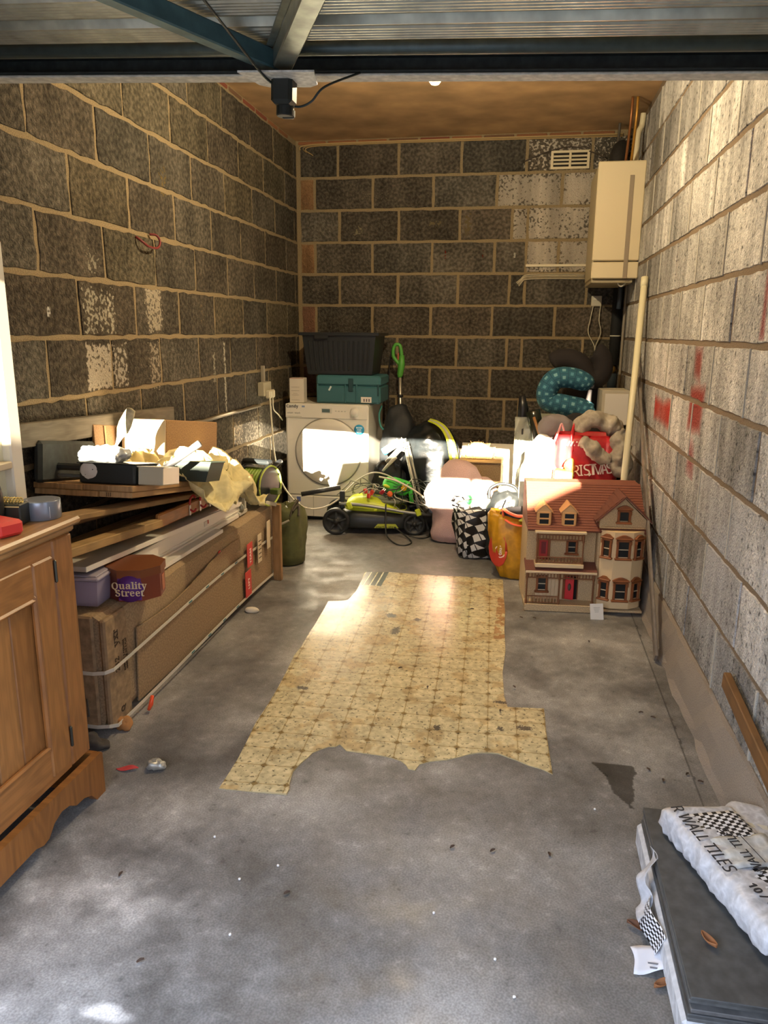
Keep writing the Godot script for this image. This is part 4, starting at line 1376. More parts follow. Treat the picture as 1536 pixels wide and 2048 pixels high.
	part("oval_glass", st, mt("57473f", 0.15), dr)
	sash("lower_window", t, Vector3(-0.195, 0.122, -0.064), 0.058, 0.085, 0.0, false, wood_)
	# a loose card leaning at the foot
	var cd := solo("paper_card", box(Vector3.ZERO, Vector3(0.062, 0.078, 0.001), 0.0), mt("cfcdc4", 0.6), "small white paper card leaning against the foot of the dolls' house", "card", Vector3(0.402, 0.0365, -3.548), eul(-14, 4, 4))
	for i in 4: part("print", box(Vector3(0.0, 0.02 - i * 0.007, 0.001), Vector3(0.03 - i * 0.004, 0.002, 0.0005), 0.0), mt("9a9a94", 0.7), cd)


# ---------- the heap on and behind the long carton ----------
func plank(label: String, p: Vector3, q: Vector3, w: float, h: float, hex: String, group := "") -> void:
	var st := S()
	bar(st, p, q, w, h, 0.003)
	solo("timber_plank", st, wood(hex, 0.8), label, "plank", Vector3.ZERO, Vector3.ZERO, group)


func left_pile() -> void:
	var slope := -0.146
	var deck := func(z: float) -> float: return 0.800 + (z + 2.40) * -slope   # top of the sloping boards
	var tilt := atan(slope)
	# two sloping boards laid across the planks
	var t := thing("timber_board", "upper of two wide sloping boards that carry the paint tray, end grain towards the doorway", "board", Vector3(-1.525, deck.call(-3.005) - 0.0105, -3.005), Vector3(tilt, 0, 0), "wide sloping boards")
	for i in 4: part("plank", box(Vector3(-0.1465 + i * 0.0977, 0, (i % 2) * 0.004), Vector3(0.0965, 0.021, 1.22), 0.002), wood(["b58f5e", "c19a66", "ad8757", "b99464"][i], 0.7), t)
	t = thing("timber_board", "lower of two wide sloping boards, its pale end just below the paint tray", "board", Vector3(-1.53, deck.call(-3.0) - 0.033, -3.0), Vector3(tilt, 0, 0), "wide sloping boards")
	for i in 3: part("plank", box(Vector3(-0.128 + i * 0.128, 0, 0.01 * (i % 2)), Vector3(0.1265, 0.021, 1.20), 0.002), wood(["c9a470", "bb935f", "c29c6a"][i], 0.7), t)
	for i in 3: part("tally_mark", box(Vector3(0.10 + i * 0.007, 0.0, 0.6105), Vector3(0.002, 0.014, 0.001), 0.0), mt("4a3a28", 0.9), t)
	# the paint tray with its long grip, and what lies in it
	t = thing("paint_tray", "black paint roller tray with a long grip on the sloping boards", "paint tray", Vector3(-1.455, deck.call(-2.53) + 0.001, -2.53), Vector3(tilt, 0, 0))
	var blk := mt("2e3231", 0.35)
	var st := S()
	bx(st, Vector3(0, 0.005, 0), Vector3(0.21, 0.008, 0.17), 0.003)
	bx(st, Vector3(-0.105, 0.038, 0), Vector3(0.008, 0.07, 0.17), 0.003)
	bx(st, Vector3(0.105, 0.038, 0), Vector3(0.008, 0.07, 0.17), 0.003)
	bx(st, Vector3(0, 0.038, 0.085), Vector3(0.21, 0.07, 0.008), 0.003)
	bx(st, Vector3(0, 0.038, -0.085), Vector3(0.21, 0.07, 0.008), 0.003)
	bx(st, Vector3(0, 0.074, 0), Vector3(0.23, 0.004, 0.19), 0.002)
	part("tub", st, blk, t)
	part("grip", box(Vector3(-0.165, 0.055, 0.05), Vector3(0.14, 0.026, 0.03), 0.008), blk, t)
	part("grip_end", lump(Vector3(-0.235, 0.048, 0.05), Vector3(0.022, 0.032, 0.02), 0.003, 20.0, 3), mt("d8d8d0", 0.5), t)
	part("grip_bracket", box(Vector3(-0.165, 0.022, 0.05), Vector3(0.12, 0.012, 0.02), 0.004), mt("6a6d6a", 0.5), t)
	part("white_patch", lump(Vector3(-0.07, 0.045, 0.0885), Vector3(0.035, 0.03, 0.003), 0.004, 25.0, 6), mt("e6e5dc", 0.5), t)  # raised white patch on the front of the tray
	var y0: float = deck.call(-2.5)
	t = thing("clear_tray", "small clear plastic tray beside the black paint tray", "tray", Vector3(-1.292, deck.call(-2.52) + 0.002, -2.52), Vector3(tilt, 0, 0))
	var clear := mt("b9b39a", 0.3)
	st = S()
	bx(st, Vector3(0, 0.004, 0), Vector3(0.095, 0.005, 0.13), 0.002)
	for s in [-1.0, 1.0]:
		bx(st, Vector3(s * 0.046, 0.034, 0), Vector3(0.004, 0.062, 0.13), 0.0015)
		bx(st, Vector3(0, 0.034, s * 0.064), Vector3(0.095, 0.062, 0.004), 0.0015)
	part("tub", st, clear, t)
	part("rim", box(Vector3(0, 0.066, 0.064), Vector3(0.104, 0.005, 0.01), 0.002), mt("cfc9b4", 0.3), t)
	t = thing("green_tray", "dark green open tray behind the small clear tray", "tray", Vector3(-1.29, deck.call(-2.86) + 0.002, -2.86), Vector3(tilt, 0, 0))
	st = S()
	prism(st, PackedVector2Array([Vector2(-0.06, 0), Vector2(0.06, 0), Vector2(0.08, 0.075), Vector2(-0.08, 0.075)]), -0.07, 0.07)
	part("body", st, mt("28362f", 0.5), t)
	part("rim", box(Vector3(0, 0.078, 0), Vector3(0.168, 0.006, 0.15), 0.002), mt("33443a", 0.5), t)
	# crumpled film, paint brush, roller frame handle
	t = thing("plastic_film", "crumpled clear plastic film heaped in the black paint tray", "plastic film", Vector3(-1.50, y0 + 0.098, -2.53))
	part("folds", lump(Vector3.ZERO, Vector3(0.09, 0.028, 0.06), 0.03, 16.0, 9, 0.8, -99.0, 36, 20), mt("cfd6d6", 0.25, 0.0, "crease", 4.90, 0.24), t)
	t = thing("paint_brush", "cream-handled flat paint brush standing up out of the paint tray", "paint brush", Vector3(-1.505, y0 + 0.09, -2.58), eul(-8, 0, -24))
	st = S(true)
	lathe(st, [Vector2(0.004, 0.0), Vector2(0.006, 0.05), Vector2(0.012, 0.075), Vector2(0.024, 0.105), Vector2(0.026, 0.13), Vector2(0.022, 0.165), Vector2(0.017, 0.19), Vector2(0.0, 0.195)], 18, Vector3.ZERO, Basis.from_scale(Vector3(1, 1, 0.55)))
	part("handle", st, mt("d9cfa8", 0.55, 0.0, "blotch", 8.0), t)
	part("ferrule", box(Vector3(0, -0.02, 0), Vector3(0.03, 0.05, 0.012), 0.003), mt("9fa09a", 0.3, 0.8), t)
	t = thing("wallpaper_scraper", "grey metal tube handle slanting up over the yellow cloth", "handle", Vector3(-1.325, deck.call(-2.7) + 0.065, -2.62), eul(0, 12, -55))
	st = S(true)
	lathe(st, [Vector2(0.011, 0.0), Vector2(0.013, 0.02), Vector2(0.013, 0.14), Vector2(0.014, 0.15), Vector2(0.014, 0.175), Vector2(0.011, 0.178)], 18)
	part("tube", st, mt("77787a", 0.35, 0.6), t)
	st = S(true)
	lathe(st, [Vector2(0.0105, 0.1785), Vector2(0.0, 0.1775)], 18)
	part("dark_end", st, mt("1d1e1f", 0.6), t)
	part("scraper_blade", box(Vector3(0, -0.02, 0), Vector3(0.05, 0.05, 0.002), 0.0), mt("a7a8a4", 0.35, 0.7), t)
	# the cardboard box whose end catches the sun, and cloths on it
	t = thing("cardboard_box", "brown cardboard box with an end coloured pale for the sun, behind the paint tray", "box", Vector3(-1.555, deck.call(-3.17) + 0.001, -3.17), Vector3(tilt * 0.9, 0, 0))
	part("body", box(Vector3(0, 0.125, 0), Vector3(0.20, 0.25, 0.54), 0.004), mt("b58e5f", 0.85, 0.0, "fine", 4.0), t)
	part("sun_paled_end", box(Vector3(0.0, 0.13, 0.272), Vector3(0.196, 0.236, 0.004), 0.001), mt("d8cdb8", 0.8), t)  # paler than the body to stand for sunlight on this end
	part("label", box(Vector3(0.102, 0.10, -0.21), Vector3(0.002, 0.05, 0.05), 0.0), mt("dcd6c8", 0.7), t)
	part("barcode", box(Vector3(0.1035, 0.10, -0.215), Vector3(0.001, 0.04, 0.02), 0.0), mt("6a5f58", 0.8), t)
	var cn := noise(3.0, 51, 3)
	st = S(true)
	sheet(st, 30, 26, func(u: float, v: float) -> Vector3:
		# drapes over the boards' edge and hangs below it
		var x := lerpf(-1.44, -1.17, u)
		var z := lerpf(-3.25, -2.72, v) - 0.12 * u
		var y: float = deck.call(z) + 0.022 + 0.07 * exp(-pow((u - 0.25) * 4.0, 2)) + 0.02 * sin(v * 9.0 + u * 5.0) + cn.get_noise_2d(u * 0.8, v * 0.8) * 0.07
		if x > -1.30: y -= (x + 1.30) * (0.9 + 0.4 * sin(v * 8.0))
		return Vector3(x + cn.get_noise_2d(v * 1.0 + 9, u) * 0.05, maxf(y, deck.call(z) + 0.006) if x < -1.315 else y, z), 0.002)
	solo("yellow_cloth", st, mt("e6dba4", 0.85, 0.0, "crease", 1.75, 0.12), "pale yellow cloth crumpled over the edge of the sloping boards", "cloth")
	st = S(true)
	sheet(st, 16, 12, func(u: float, v: float) -> Vector3:
		return Vector3(lerpf(-1.60, -1.37, u), deck.call(-2.78) + 0.085 + 0.02 * sin(u * 6.0 + v * 3.0) + cn.get_noise_2d(u * 1.2 + 20, v * 1.2) * 0.05 - 0.03 * u, lerpf(-2.88, -2.66, v)), 0.003)
	solo("cream_cloth", st, mt("e2cf8e", 0.85, 0.0, "crease", 1.75, 0.12), "cream folded cloth lying between the paint tray and the sunlit cardboard box", "cloth")
	# things against the left wall
	solo("black_holdall", box(Vector3(0, 0.075, 0), Vector3(0.035, 0.15, 0.36), 0.012), mt("333938", 0.9, 0.0, "crease", 1.75, 0.16), "slim black holdall standing at the wall end of the sloping boards", "bag", Vector3(-1.685, deck.call(-2.56) + 0.0, -2.55), Vector3(tilt, 0, 0))
	t = thing("flat_carton", "flattened brown carton leaning on the left wall behind the paint tray", "carton", Vector3(-1.668, deck.call(-2.86) + 0.002, -2.83), Vector3(tilt, 0, deg_to_rad(6)))
	part("panel", box(Vector3(0, 0.11, 0), Vector3(0.012, 0.22, 0.20), 0.003), mt("a5825c", 0.85, 0.0, "fine", 4.0), t)
	part("fold", box(Vector3(0.008, 0.11, 0.02), Vector3(0.004, 0.21, 0.012), 0.001), mt("b39068", 0.85), t)
	part("flap", box(Vector3(0.03, 0.055, 0.12), Vector3(0.08, 0.004, 0.09), 0.001, Basis(Vector3(1, 0, 0), 0.5)), mt("b08a5e", 0.85), t)
	solo("blue_folder", box(Vector3(0, 0.11, 0), Vector3(0.012, 0.22, 0.15), 0.003), mt("41607c", 0.6), "slim blue folder upright between the flattened carton and the sunlit box", "folder", Vector3(-1.686, deck.call(-3.02) + 0.002, -3.02), Vector3(tilt, 0, deg_to_rad(4)))
	plank("long grey weathered board lying on edge along the left wall above the holdall", Vector3(-1.700, 0.985, -2.10), Vector3(-1.705, 0.925, -3.50), 0.03, 0.085, "71695a")
	# fan of planks between the boards and the carton
	plank("uppermost of the loose planks fanned out under the sloping boards", Vector3(-1.455, 0.742, -2.12), Vector3(-1.44, 0.555, -3.60), 0.085, 0.02, "a28458", "loose planks under the boards")
	plank("broad rough plank just left of and below the topmost loose plank", Vector3(-1.56, 0.70, -2.10), Vector3(-1.55, 0.537, -3.90), 0.09, 0.02, "8e7049", "loose planks under the boards")
	plank("thin dark batten among the loose planks, nearest the left wall", Vector3(-1.665, 0.655, -2.12), Vector3(-1.66, 0.52, -3.90), 0.05, 0.025, "77654b", "loose planks under the boards")
	plank("short pale offcut with its sawn end beside the pine cupboard top", Vector3(-1.375, 0.66, -2.03), Vector3(-1.385, 0.60, -2.66), 0.055, 0.03, "b3935f", "loose planks under the boards")
	plank("lowest broad plank, resting on the topmost white shelf board", Vector3(-1.56, 0.602, -2.06), Vector3(-1.56, 0.506, -3.90), 0.075, 0.018, "a88a5c", "loose planks under the boards")
	st = S(true)
	tube(st, [Vector3(-1.46, 0.587, -2.43), Vector3(-1.46, 0.585, -2.46), Vector3(-1.465, 0.531, -3.45)], [0.012, 0.019, 0.019], 14)
	solo("wooden_pole", st, wood("a38253", 0.7), "round wooden pole with a blunt rounded end lying on the white shelf board", "pole")
	t = thing("coat_rack", "orange pine coat rack strip with four red hooks lying on the white shelf board", "coat rack", Vector3(-1.418, 0.572, -3.08), Vector3(-atan(0.052), deg_to_rad(1.5), 0))
	part("backboard", box(Vector3(0, 0, 0), Vector3(0.022, 0.058, 0.74), 0.006), wood("bb8347", 0.5), t)
	for i in 4:
		var z := -0.27 + i * 0.115
		st = S(true)
		tube(st, path([Vector3(0.012, 0.02, z), Vector3(0.016, 0.045, z), Vector3(0.03, 0.062, z), Vector3(0.04, 0.05, z)], 5), 0.005, 8)
		tube(st, path([Vector3(0.012, 0.0, z), Vector3(0.03, -0.01, z), Vector3(0.042, 0.004, z)], 5), 0.0045, 8)
		var hk := part("hook", st, mt("b0302c", 0.35), t)
		part("hook_plate", box(Vector3(0.013, -0.005, z), Vector3(0.004, 0.045, 0.016), 0.001), mt("c9c5ba", 0.3, 0.6), hk)
	# white shelf boards
	t = thing("white_shelf_board", "long white shelf board laid across the tub and tin, topmost of the white boards", "shelf board", Vector3(-1.475, 0.53, -2.83), Vector3(-atan(0.055), deg_to_rad(-1.0), 0), "white shelf boards")
	part("board", box(Vector3(0, 0, 0), Vector3(0.21, 0.018, 1.35), 0.0015), mt("b9b6aa", 0.5), t)
	part("front_edge", box(Vector3(0.1055, 0, 0), Vector3(0.002, 0.018, 1.35), 0.0005), mt("dedbd0", 0.4), t)
	t = thing("white_pelmet", "white grooved pelmet board standing on edge under the topmost white board", "board", Vector3(-1.385, 0.432, -2.98), Vector3(0, deg_to_rad(-1.5), 0), "")
	st = S()
	bx(st, Vector3(0, 0.045, 0), Vector3(0.016, 0.088, 1.0), 0.002)
	bx(st, Vector3(0.013, 0.012, 0.02), Vector3(0.014, 0.022, 0.98), 0.003)
	bx(st, Vector3(0.010, 0.032, 0.01), Vector3(0.006, 0.006, 0.98), 0.002)
	part("profile", st, mt("d9d6cb", 0.4), t)
	part("red_sticker", box(Vector3(0.009, 0.062, -0.14), Vector3(0.002, 0.02, 0.014), 0.0), mt("a8563c", 0.6), t)
	part("clip", box(Vector3(0.009, 0.058, -0.115), Vector3(0.004, 0.022, 0.03), 0.001), mt("bdbab0", 0.4), t)
	t = thing("white_shelf_board", "narrow white board lying flat at the front of the white boards on the carton", "shelf board", Vector3(-1.367, 0.44, -2.86), Vector3(0, deg_to_rad(-1.0), 0), "white shelf boards")
	part("board", box(Vector3.ZERO, Vector3(0.075, 0.016, 0.62), 0.0015), mt("c9c6bc", 0.45), t)
	part("front_edge", box(Vector3(0.038, 0, 0), Vector3(0.002, 0.016, 0.62), 0.0005), mt("dedbd2", 0.4), t)
	t = thing("white_bracket", "grey-white plastic bracket block at the far end of the white boards", "bracket", Vector3(-1.40, 0.432, -3.52))
	st = S()
	bx(st, Vector3(0, 0.012, 0), Vector3(0.09, 0.02, 0.11), 0.003)
	bx(st, Vector3(-0.03, 0.045, 0), Vector3(0.02, 0.08, 0.10), 0.003)
	bx(st, Vector3(0.012, 0.045, -0.04), Vector3(0.06, 0.08, 0.02), 0.003)
	part("block", st, mt("b5b5a8", 0.5), t)
	part("catch", lump(Vector3(0.048, 0.04, 0.03), Vector3(0.012, 0.022, 0.012), 0.0, 4.0, 1), mt("8d9088", 0.35, 0.5), t)
	t = thing("wrapped_rail", "grey metal rail end wrapped in clear tape, pointing over the carton's far corner", "rail", Vector3.ZERO)
	st = S()
	bar(st, Vector3(-1.47, 0.56, -3.42), Vector3(-1.275, 0.442, -3.74), 0.03, 0.016, 0.003)
	part("rail", st, mt("6c6a64", 0.4, 0.5), t)
	st = S()
	bar(st, Vector3(-1.335, 0.4795, -3.642), Vector3(-1.268, 0.439, -3.752), 0.036, 0.021, 0.004)
	part("tape_wrap", st, mt("c4c2b4", 0.25), t)
	# sweet tin and clear tub at the near end
	t = thing("sweet_tin", "octagonal purple sweet tin with a copper lid at the near end of the carton", "tin", Vector3(-1.305, 0.431, -2.335), Vector3(0, deg_to_rad(14), 0))
	var oct := func(r: float) -> PackedVector2Array:
		var p := PackedVector2Array()
		for i in 8: p.append(Vector2(cos(TAU * (i + 0.5) / 8), sin(TAU * (i + 0.5) / 8)) * r)
		return p
	var upb := Basis(Vector3.RIGHT, Vector3(0, 0, -1), Vector3(0, 1, 0))
	st = S()
	prism(st, oct.call(0.098), 0.0, 0.088, upb)
	part("tin", st, mt("7a3c2a", 0.35, 0.2), t)
	st = S()
	prism(st, oct.call(0.103), 0.084, 0.112, upb)
	part("lid", st, mt("7d4a2c", 0.4, 0.3), t)
	for i in 3: part("picture", box(Basis(Vector3.UP, deg_to_rad(45.0 * i)) * Vector3(0.0925, 0.042, 0.0), Vector3(0.002, 0.055, 0.03), 0.0, Basis(Vector3.UP, deg_to_rad(45.0 * i))), mt(["b06a4a", "8a4a3a", "a87a50"][i], 0.5), t)
	var badge := part("badge", box(Vector3.ZERO, Vector3(0.078, 0.082, 0.003), 0.0012), mt("5a2a7a", 0.4), t, Vector3(0, 0.046, 0.0925), Vector3.ZERO)
	st = S(true)
	lathe(st, [Vector2(0.047, 0.0), Vector2(0.047, 0.003)], 28, Vector3.ZERO, Basis(Vector3.RIGHT, Vector3(0, 0, 1), Vector3(0, -1, 0)))
	part("badge_round", st, mt("5a2a7a", 0.4), badge)
	var gold := mt("d8c49a", 0.4)
	writing("Quality", 0.024, gold, badge, Vector3(0, 0.012, 0.0042), Vector3.ZERO, true, true)
	writing("Street", 0.024, gold, badge, Vector3(0, -0.014, 0.0042), Vector3.ZERO, true, true)
	t = thing("plastic_tub", "translucent lilac plastic tub with a picture card inside, beside the sweet tin", "tub", Vector3(-1.425, 0.431, -2.23), eul(0, 4, 0))
	var tubm := StandardMaterial3D.new()
	tubm.albedo_color = Color(0.72, 0.69, 0.80, 0.55)
	tubm.transparency = BaseMaterial3D.TRANSPARENCY_ALPHA
	tubm.roughness = 0.3
	st = S()
	var c0 := 0.055
	var c1 := 0.066
	var rr := []
	for q in [[c0, 0.0], [c0 + 0.002, 0.01], [c1, 0.09], [c1 - 0.004, 0.09], [c0 - 0.002, 0.01]]:
		var a: float = q[0]
		rr.append(PackedVector3Array([Vector3(a, q[1], -a), Vector3(-a, q[1], -a), Vector3(-a, q[1], a), Vector3(a, q[1], a)]))
	for r in rr: r.reverse()
	for r in rr: r.reverse()
	loft(st, rr, true, true)
	part("tub", st, tubm, t)
	st = S()
	bx(st, Vector3(0, 0.098, 0), Vector3(0.145, 0.012, 0.145), 0.004)
	bx(st, Vector3(0, 0.106, 0), Vector3(0.125, 0.006, 0.125), 0.003)
	part("lid", st, mt("a8a3b4", 0.3), t)
	part("picture_card", box(Vector3(-0.035, 0.042, 0.066), Vector3(0.034, 0.062, 0.002), 0.0), mt("33402c", 0.5), t)
	part("white_liner", box(Vector3(0.015, 0.045, 0.02), Vector3(0.06, 0.07, 0.05), 0.004), mt("d6d6da", 0.6), t)
	# cable reel at the far end of the carton
	t = thing("cable_reel", "black cable reel wound with bright green cable at the far end of the sloping boards", "cable reel", Vector3(-1.355, 0.432, -3.74), eul(0, -14, 0))
	var ax := Basis(Vector3(0, 1, 0), Vector3(1, 0, 0), Vector3(0, 0, -1))
	for x in [-0.07, 0.07]:
		st = S(true)
		var disc := []
		for q in [[0.0, -0.006], [0.095, -0.006], [0.108, -0.004], [0.110, 0.0], [0.108, 0.004], [0.095, 0.006], [0.0, 0.006]]: disc.append(Vector2(q[0], q[1]))
		lathe(st, disc, 36, Vector3(x, 0.112, 0), Basis(Vector3(0, -1, 0), Vector3(1, 0, 0), Vector3(0, 0, 1)))
		part("flange", st, mt("22282a", 0.4), t)
	st = S(true)
	for i in 7:
		var rg := []
		for k in 25: rg.append(Vector3(-0.054 + i * 0.018, 0.112 + sin(TAU * k / 24) * 0.082, cos(TAU * k / 24) * 0.082))
		tube(st, rg, 0.009, 8)
	part("cable_winding", st, mt("7f9a3a", 0.5), t)
	st = S(true)
	var rim := []
	for k in 31: rim.append(Vector3(0.078, 0.112 + sin(TAU * k / 30) * 0.104, cos(TAU * k / 30) * 0.104))
	tube(st, rim, 0.005, 8)
	part("green_rim", st, mt("a9bb52", 0.45), t)
	st = S()
	bx(st, Vector3(0, 0.236, 0), Vector3(0.165, 0.024, 0.05), 0.008)
	bx(st, Vector3(-0.084, 0.17, 0), Vector3(0.008, 0.13, 0.04), 0.003)
	part("carry_frame", st, mt("1f2426", 0.45), t)
	part("socket_block", box(Vector3(0.11, 0.085, 0.0), Vector3(0.05, 0.03, 0.04), 0.004), mt("56682c", 0.5), t)
	# olive garden bag beyond the carton
	t = thing("garden_bag", "olive green drawstring garden bag on the floor between the carton and the dryer", "bag", Vector3(-1.325, 0, -4.13))
	var bn := noise(2.4, 61, 3)
	var rings := []
	for q in [[0.085, 0.0], [0.102, 0.01], [0.108, 0.06], [0.106, 0.14], [0.110, 0.22], [0.107, 0.28], [0.100, 0.325], [0.088, 0.345], [0.05, 0.352], [0.01, 0.34]]:
		var ring := PackedVector3Array()
		for j in 32:
			var a := -TAU * j / 32
			var r: float = q[0] + bn.get_noise_3d(cos(a), q[1] * 6.0, sin(a)) * 0.03 * minf(1.0, q[1] * 8.0)
			ring.append(Vector3(cos(a) * r, q[1] + (bn.get_noise_2d(a * 0.7, q[1] * 9) * 0.02 if q[1] > 0.3 else 0.0), sin(a) * r))
		rings.append(ring)
	st = S(true)
	loft(st, rings)
	part("sack", st, mt("5e6236", 0.7, 0.0, "crease", 1.05, 0.12), t)
	part("handle", tubed(path([Vector3(-0.09, 0.255, 0.075), Vector3(-0.06, 0.245, 0.115), Vector3(0.0, 0.262, 0.128), Vector3(0.05, 0.285, 0.115)]), 0.012, 8, 0.5), mt("a9a596", 0.7), t)
	st = S(true)
	tube(st, path([Vector3(0.05, 0.30, 0.09), Vector3(0.06, 0.35, 0.07), Vector3(0.075, 0.385, 0.02), Vector3(0.07, 0.345, 0.03)]), 0.006, 6)
	tube(st, path([Vector3(0.06, 0.33, 0.08), Vector3(0.085, 0.36, 0.05), Vector3(0.09, 0.30, 0.06)]), 0.008, 6)
	part("drawstring", st, mt("4a4438", 0.7), t)
	# a white panelled screen that stands on the cupboard
	t = thing("panelled_screen", "white painted panelled screen standing upright on the pine cupboard at the left edge", "screen", Vector3(-1.345, 0.8425, -1.80))
	var wm := mt("cfcbbb", 0.5)
	part("stile", box(Vector3(0, 0.355, 0.0), Vector3(0.036, 0.71, 0.05), 0.004), wm, t)
	part("stile", box(Vector3(0, 0.355, 0.70), Vector3(0.036, 0.71, 0.05), 0.004), wm, t)
	part("rail", box(Vector3(0, 0.685, 0.35), Vector3(0.034, 0.05, 0.65), 0.004), wm, t)
	part("rail", box(Vector3(0, 0.025, 0.35), Vector3(0.034, 0.05, 0.65), 0.004), wm, t)
	part("mid_rail", box(Vector3(0.002, 0.14, 0.35), Vector3(0.036, 0.02, 0.65), 0.003), mt("b7ab90", 0.6), t)  # browner tone stands for the shade on this rail
	part("infill_panel", box(Vector3(-0.010, 0.35, 0.35), Vector3(0.008, 0.62, 0.65), 0.0), mt("d8d3b4", 0.6), t)
	# on top of the cupboard
	t = thing("tape_roll", "grey roll of duct tape standing on the pine cupboard's far corner", "tape roll", Vector3(-1.252, 0.8425, -1.775))
	st = S(true)
	lathe(st, [Vector2(0.036, 0.0), Vector2(0.0465, 0.0), Vector2(0.0475, 0.0015), Vector2(0.0475, 0.0485), Vector2(0.0465, 0.05), Vector2(0.036, 0.05)], 40)
	part("tape", st, mt("7c8490", 0.3, 0.35), t)
	st = S(true)
	lathe(st, [Vector2(0.0355, 0.0), Vector2(0.0365, 0.049), Vector2(0.0355, 0.05), Vector2(0.034, 0.05), Vector2(0.034, 0.0)], 40)
	part("core", st, mt("bcb6cc", 0.7), t)
	part("inner_face", box(Vector3(0, 0.047, 0), Vector3(0.048, 0.002, 0.048), 0.0), mt("b4aec6", 0.6), t)
	part("torn_end", box(Vector3(0.040, 0.022, 0.0255), Vector3(0.001, 0.03, 0.008), 0.0, Basis(Vector3.UP, 0.55)), mt("c9ccd0", 0.5), t)
	t = thing("black_organiser", "black box with a gold spiral edge beside the duct tape on the pine cupboard", "box", Vector3(-1.287, 0.8425, -1.70), eul(0, 8, 0))
	part("box", box(Vector3(0, 0.028, 0), Vector3(0.07, 0.055, 0.05), 0.003), mt("23261f", 0.4), t)
	st = S(true)
	var sp := []
	for i in 60: sp.append(Vector3(-0.032 + 0.064 * i / 59.0, 0.062 + 0.007 * sin(i * 0.85), 0.0 + 0.007 * cos(i * 0.85)))
	tube(st, sp, 0.0022, 5)
	part("spiral", st, mt("cbb26a", 0.35, 0.5), t)
	part("gold_line", box(Vector3(0.003, 0.05, 0.0255), Vector3(0.062, 0.003, 0.001), 0.0), mt("cbb87a", 0.4), t)
	t = thing("red_case", "small red plastic case with screw heads on the pine cupboard, at the picture's left edge", "case", Vector3(-1.262, 0.8425, -1.60), eul(0, -18, 0))
	part("shell", box(Vector3(0, 0.02, 0), Vector3(0.13, 0.038, 0.07), 0.008), mt("cf3a34", 0.35), t)
	for q in [[0.03, 0.028], [0.05, 0.012], [0.02, 0.012]]:
		st = S(true)
		lathe(st, [Vector2(0.003, 0), Vector2(0.003, 0.002)], 10, Vector3(q[0], q[1], 0.034), Basis(Vector3.RIGHT, Vector3(0, 0, 1), Vector3(0, -1, 0)))
		part("screw", st, mt("e08a80", 0.3), t)
	solo("black_bottle", lump(Vector3(0, 0.06, 0), Vector3(0.02, 0.06, 0.02), 0.0, 4.0, 2, 0.7, 0.0), mt("1e201f", 0.4), "rounded black bottle behind the red case at the picture's left edge", "bottle", Vector3(-1.30, 0.8425, -1.655))


# ---------- the heap along the back wall and in the right corner ----------
func right_pile() -> void:
	middle_heap()
	mower()
	corner_heap()


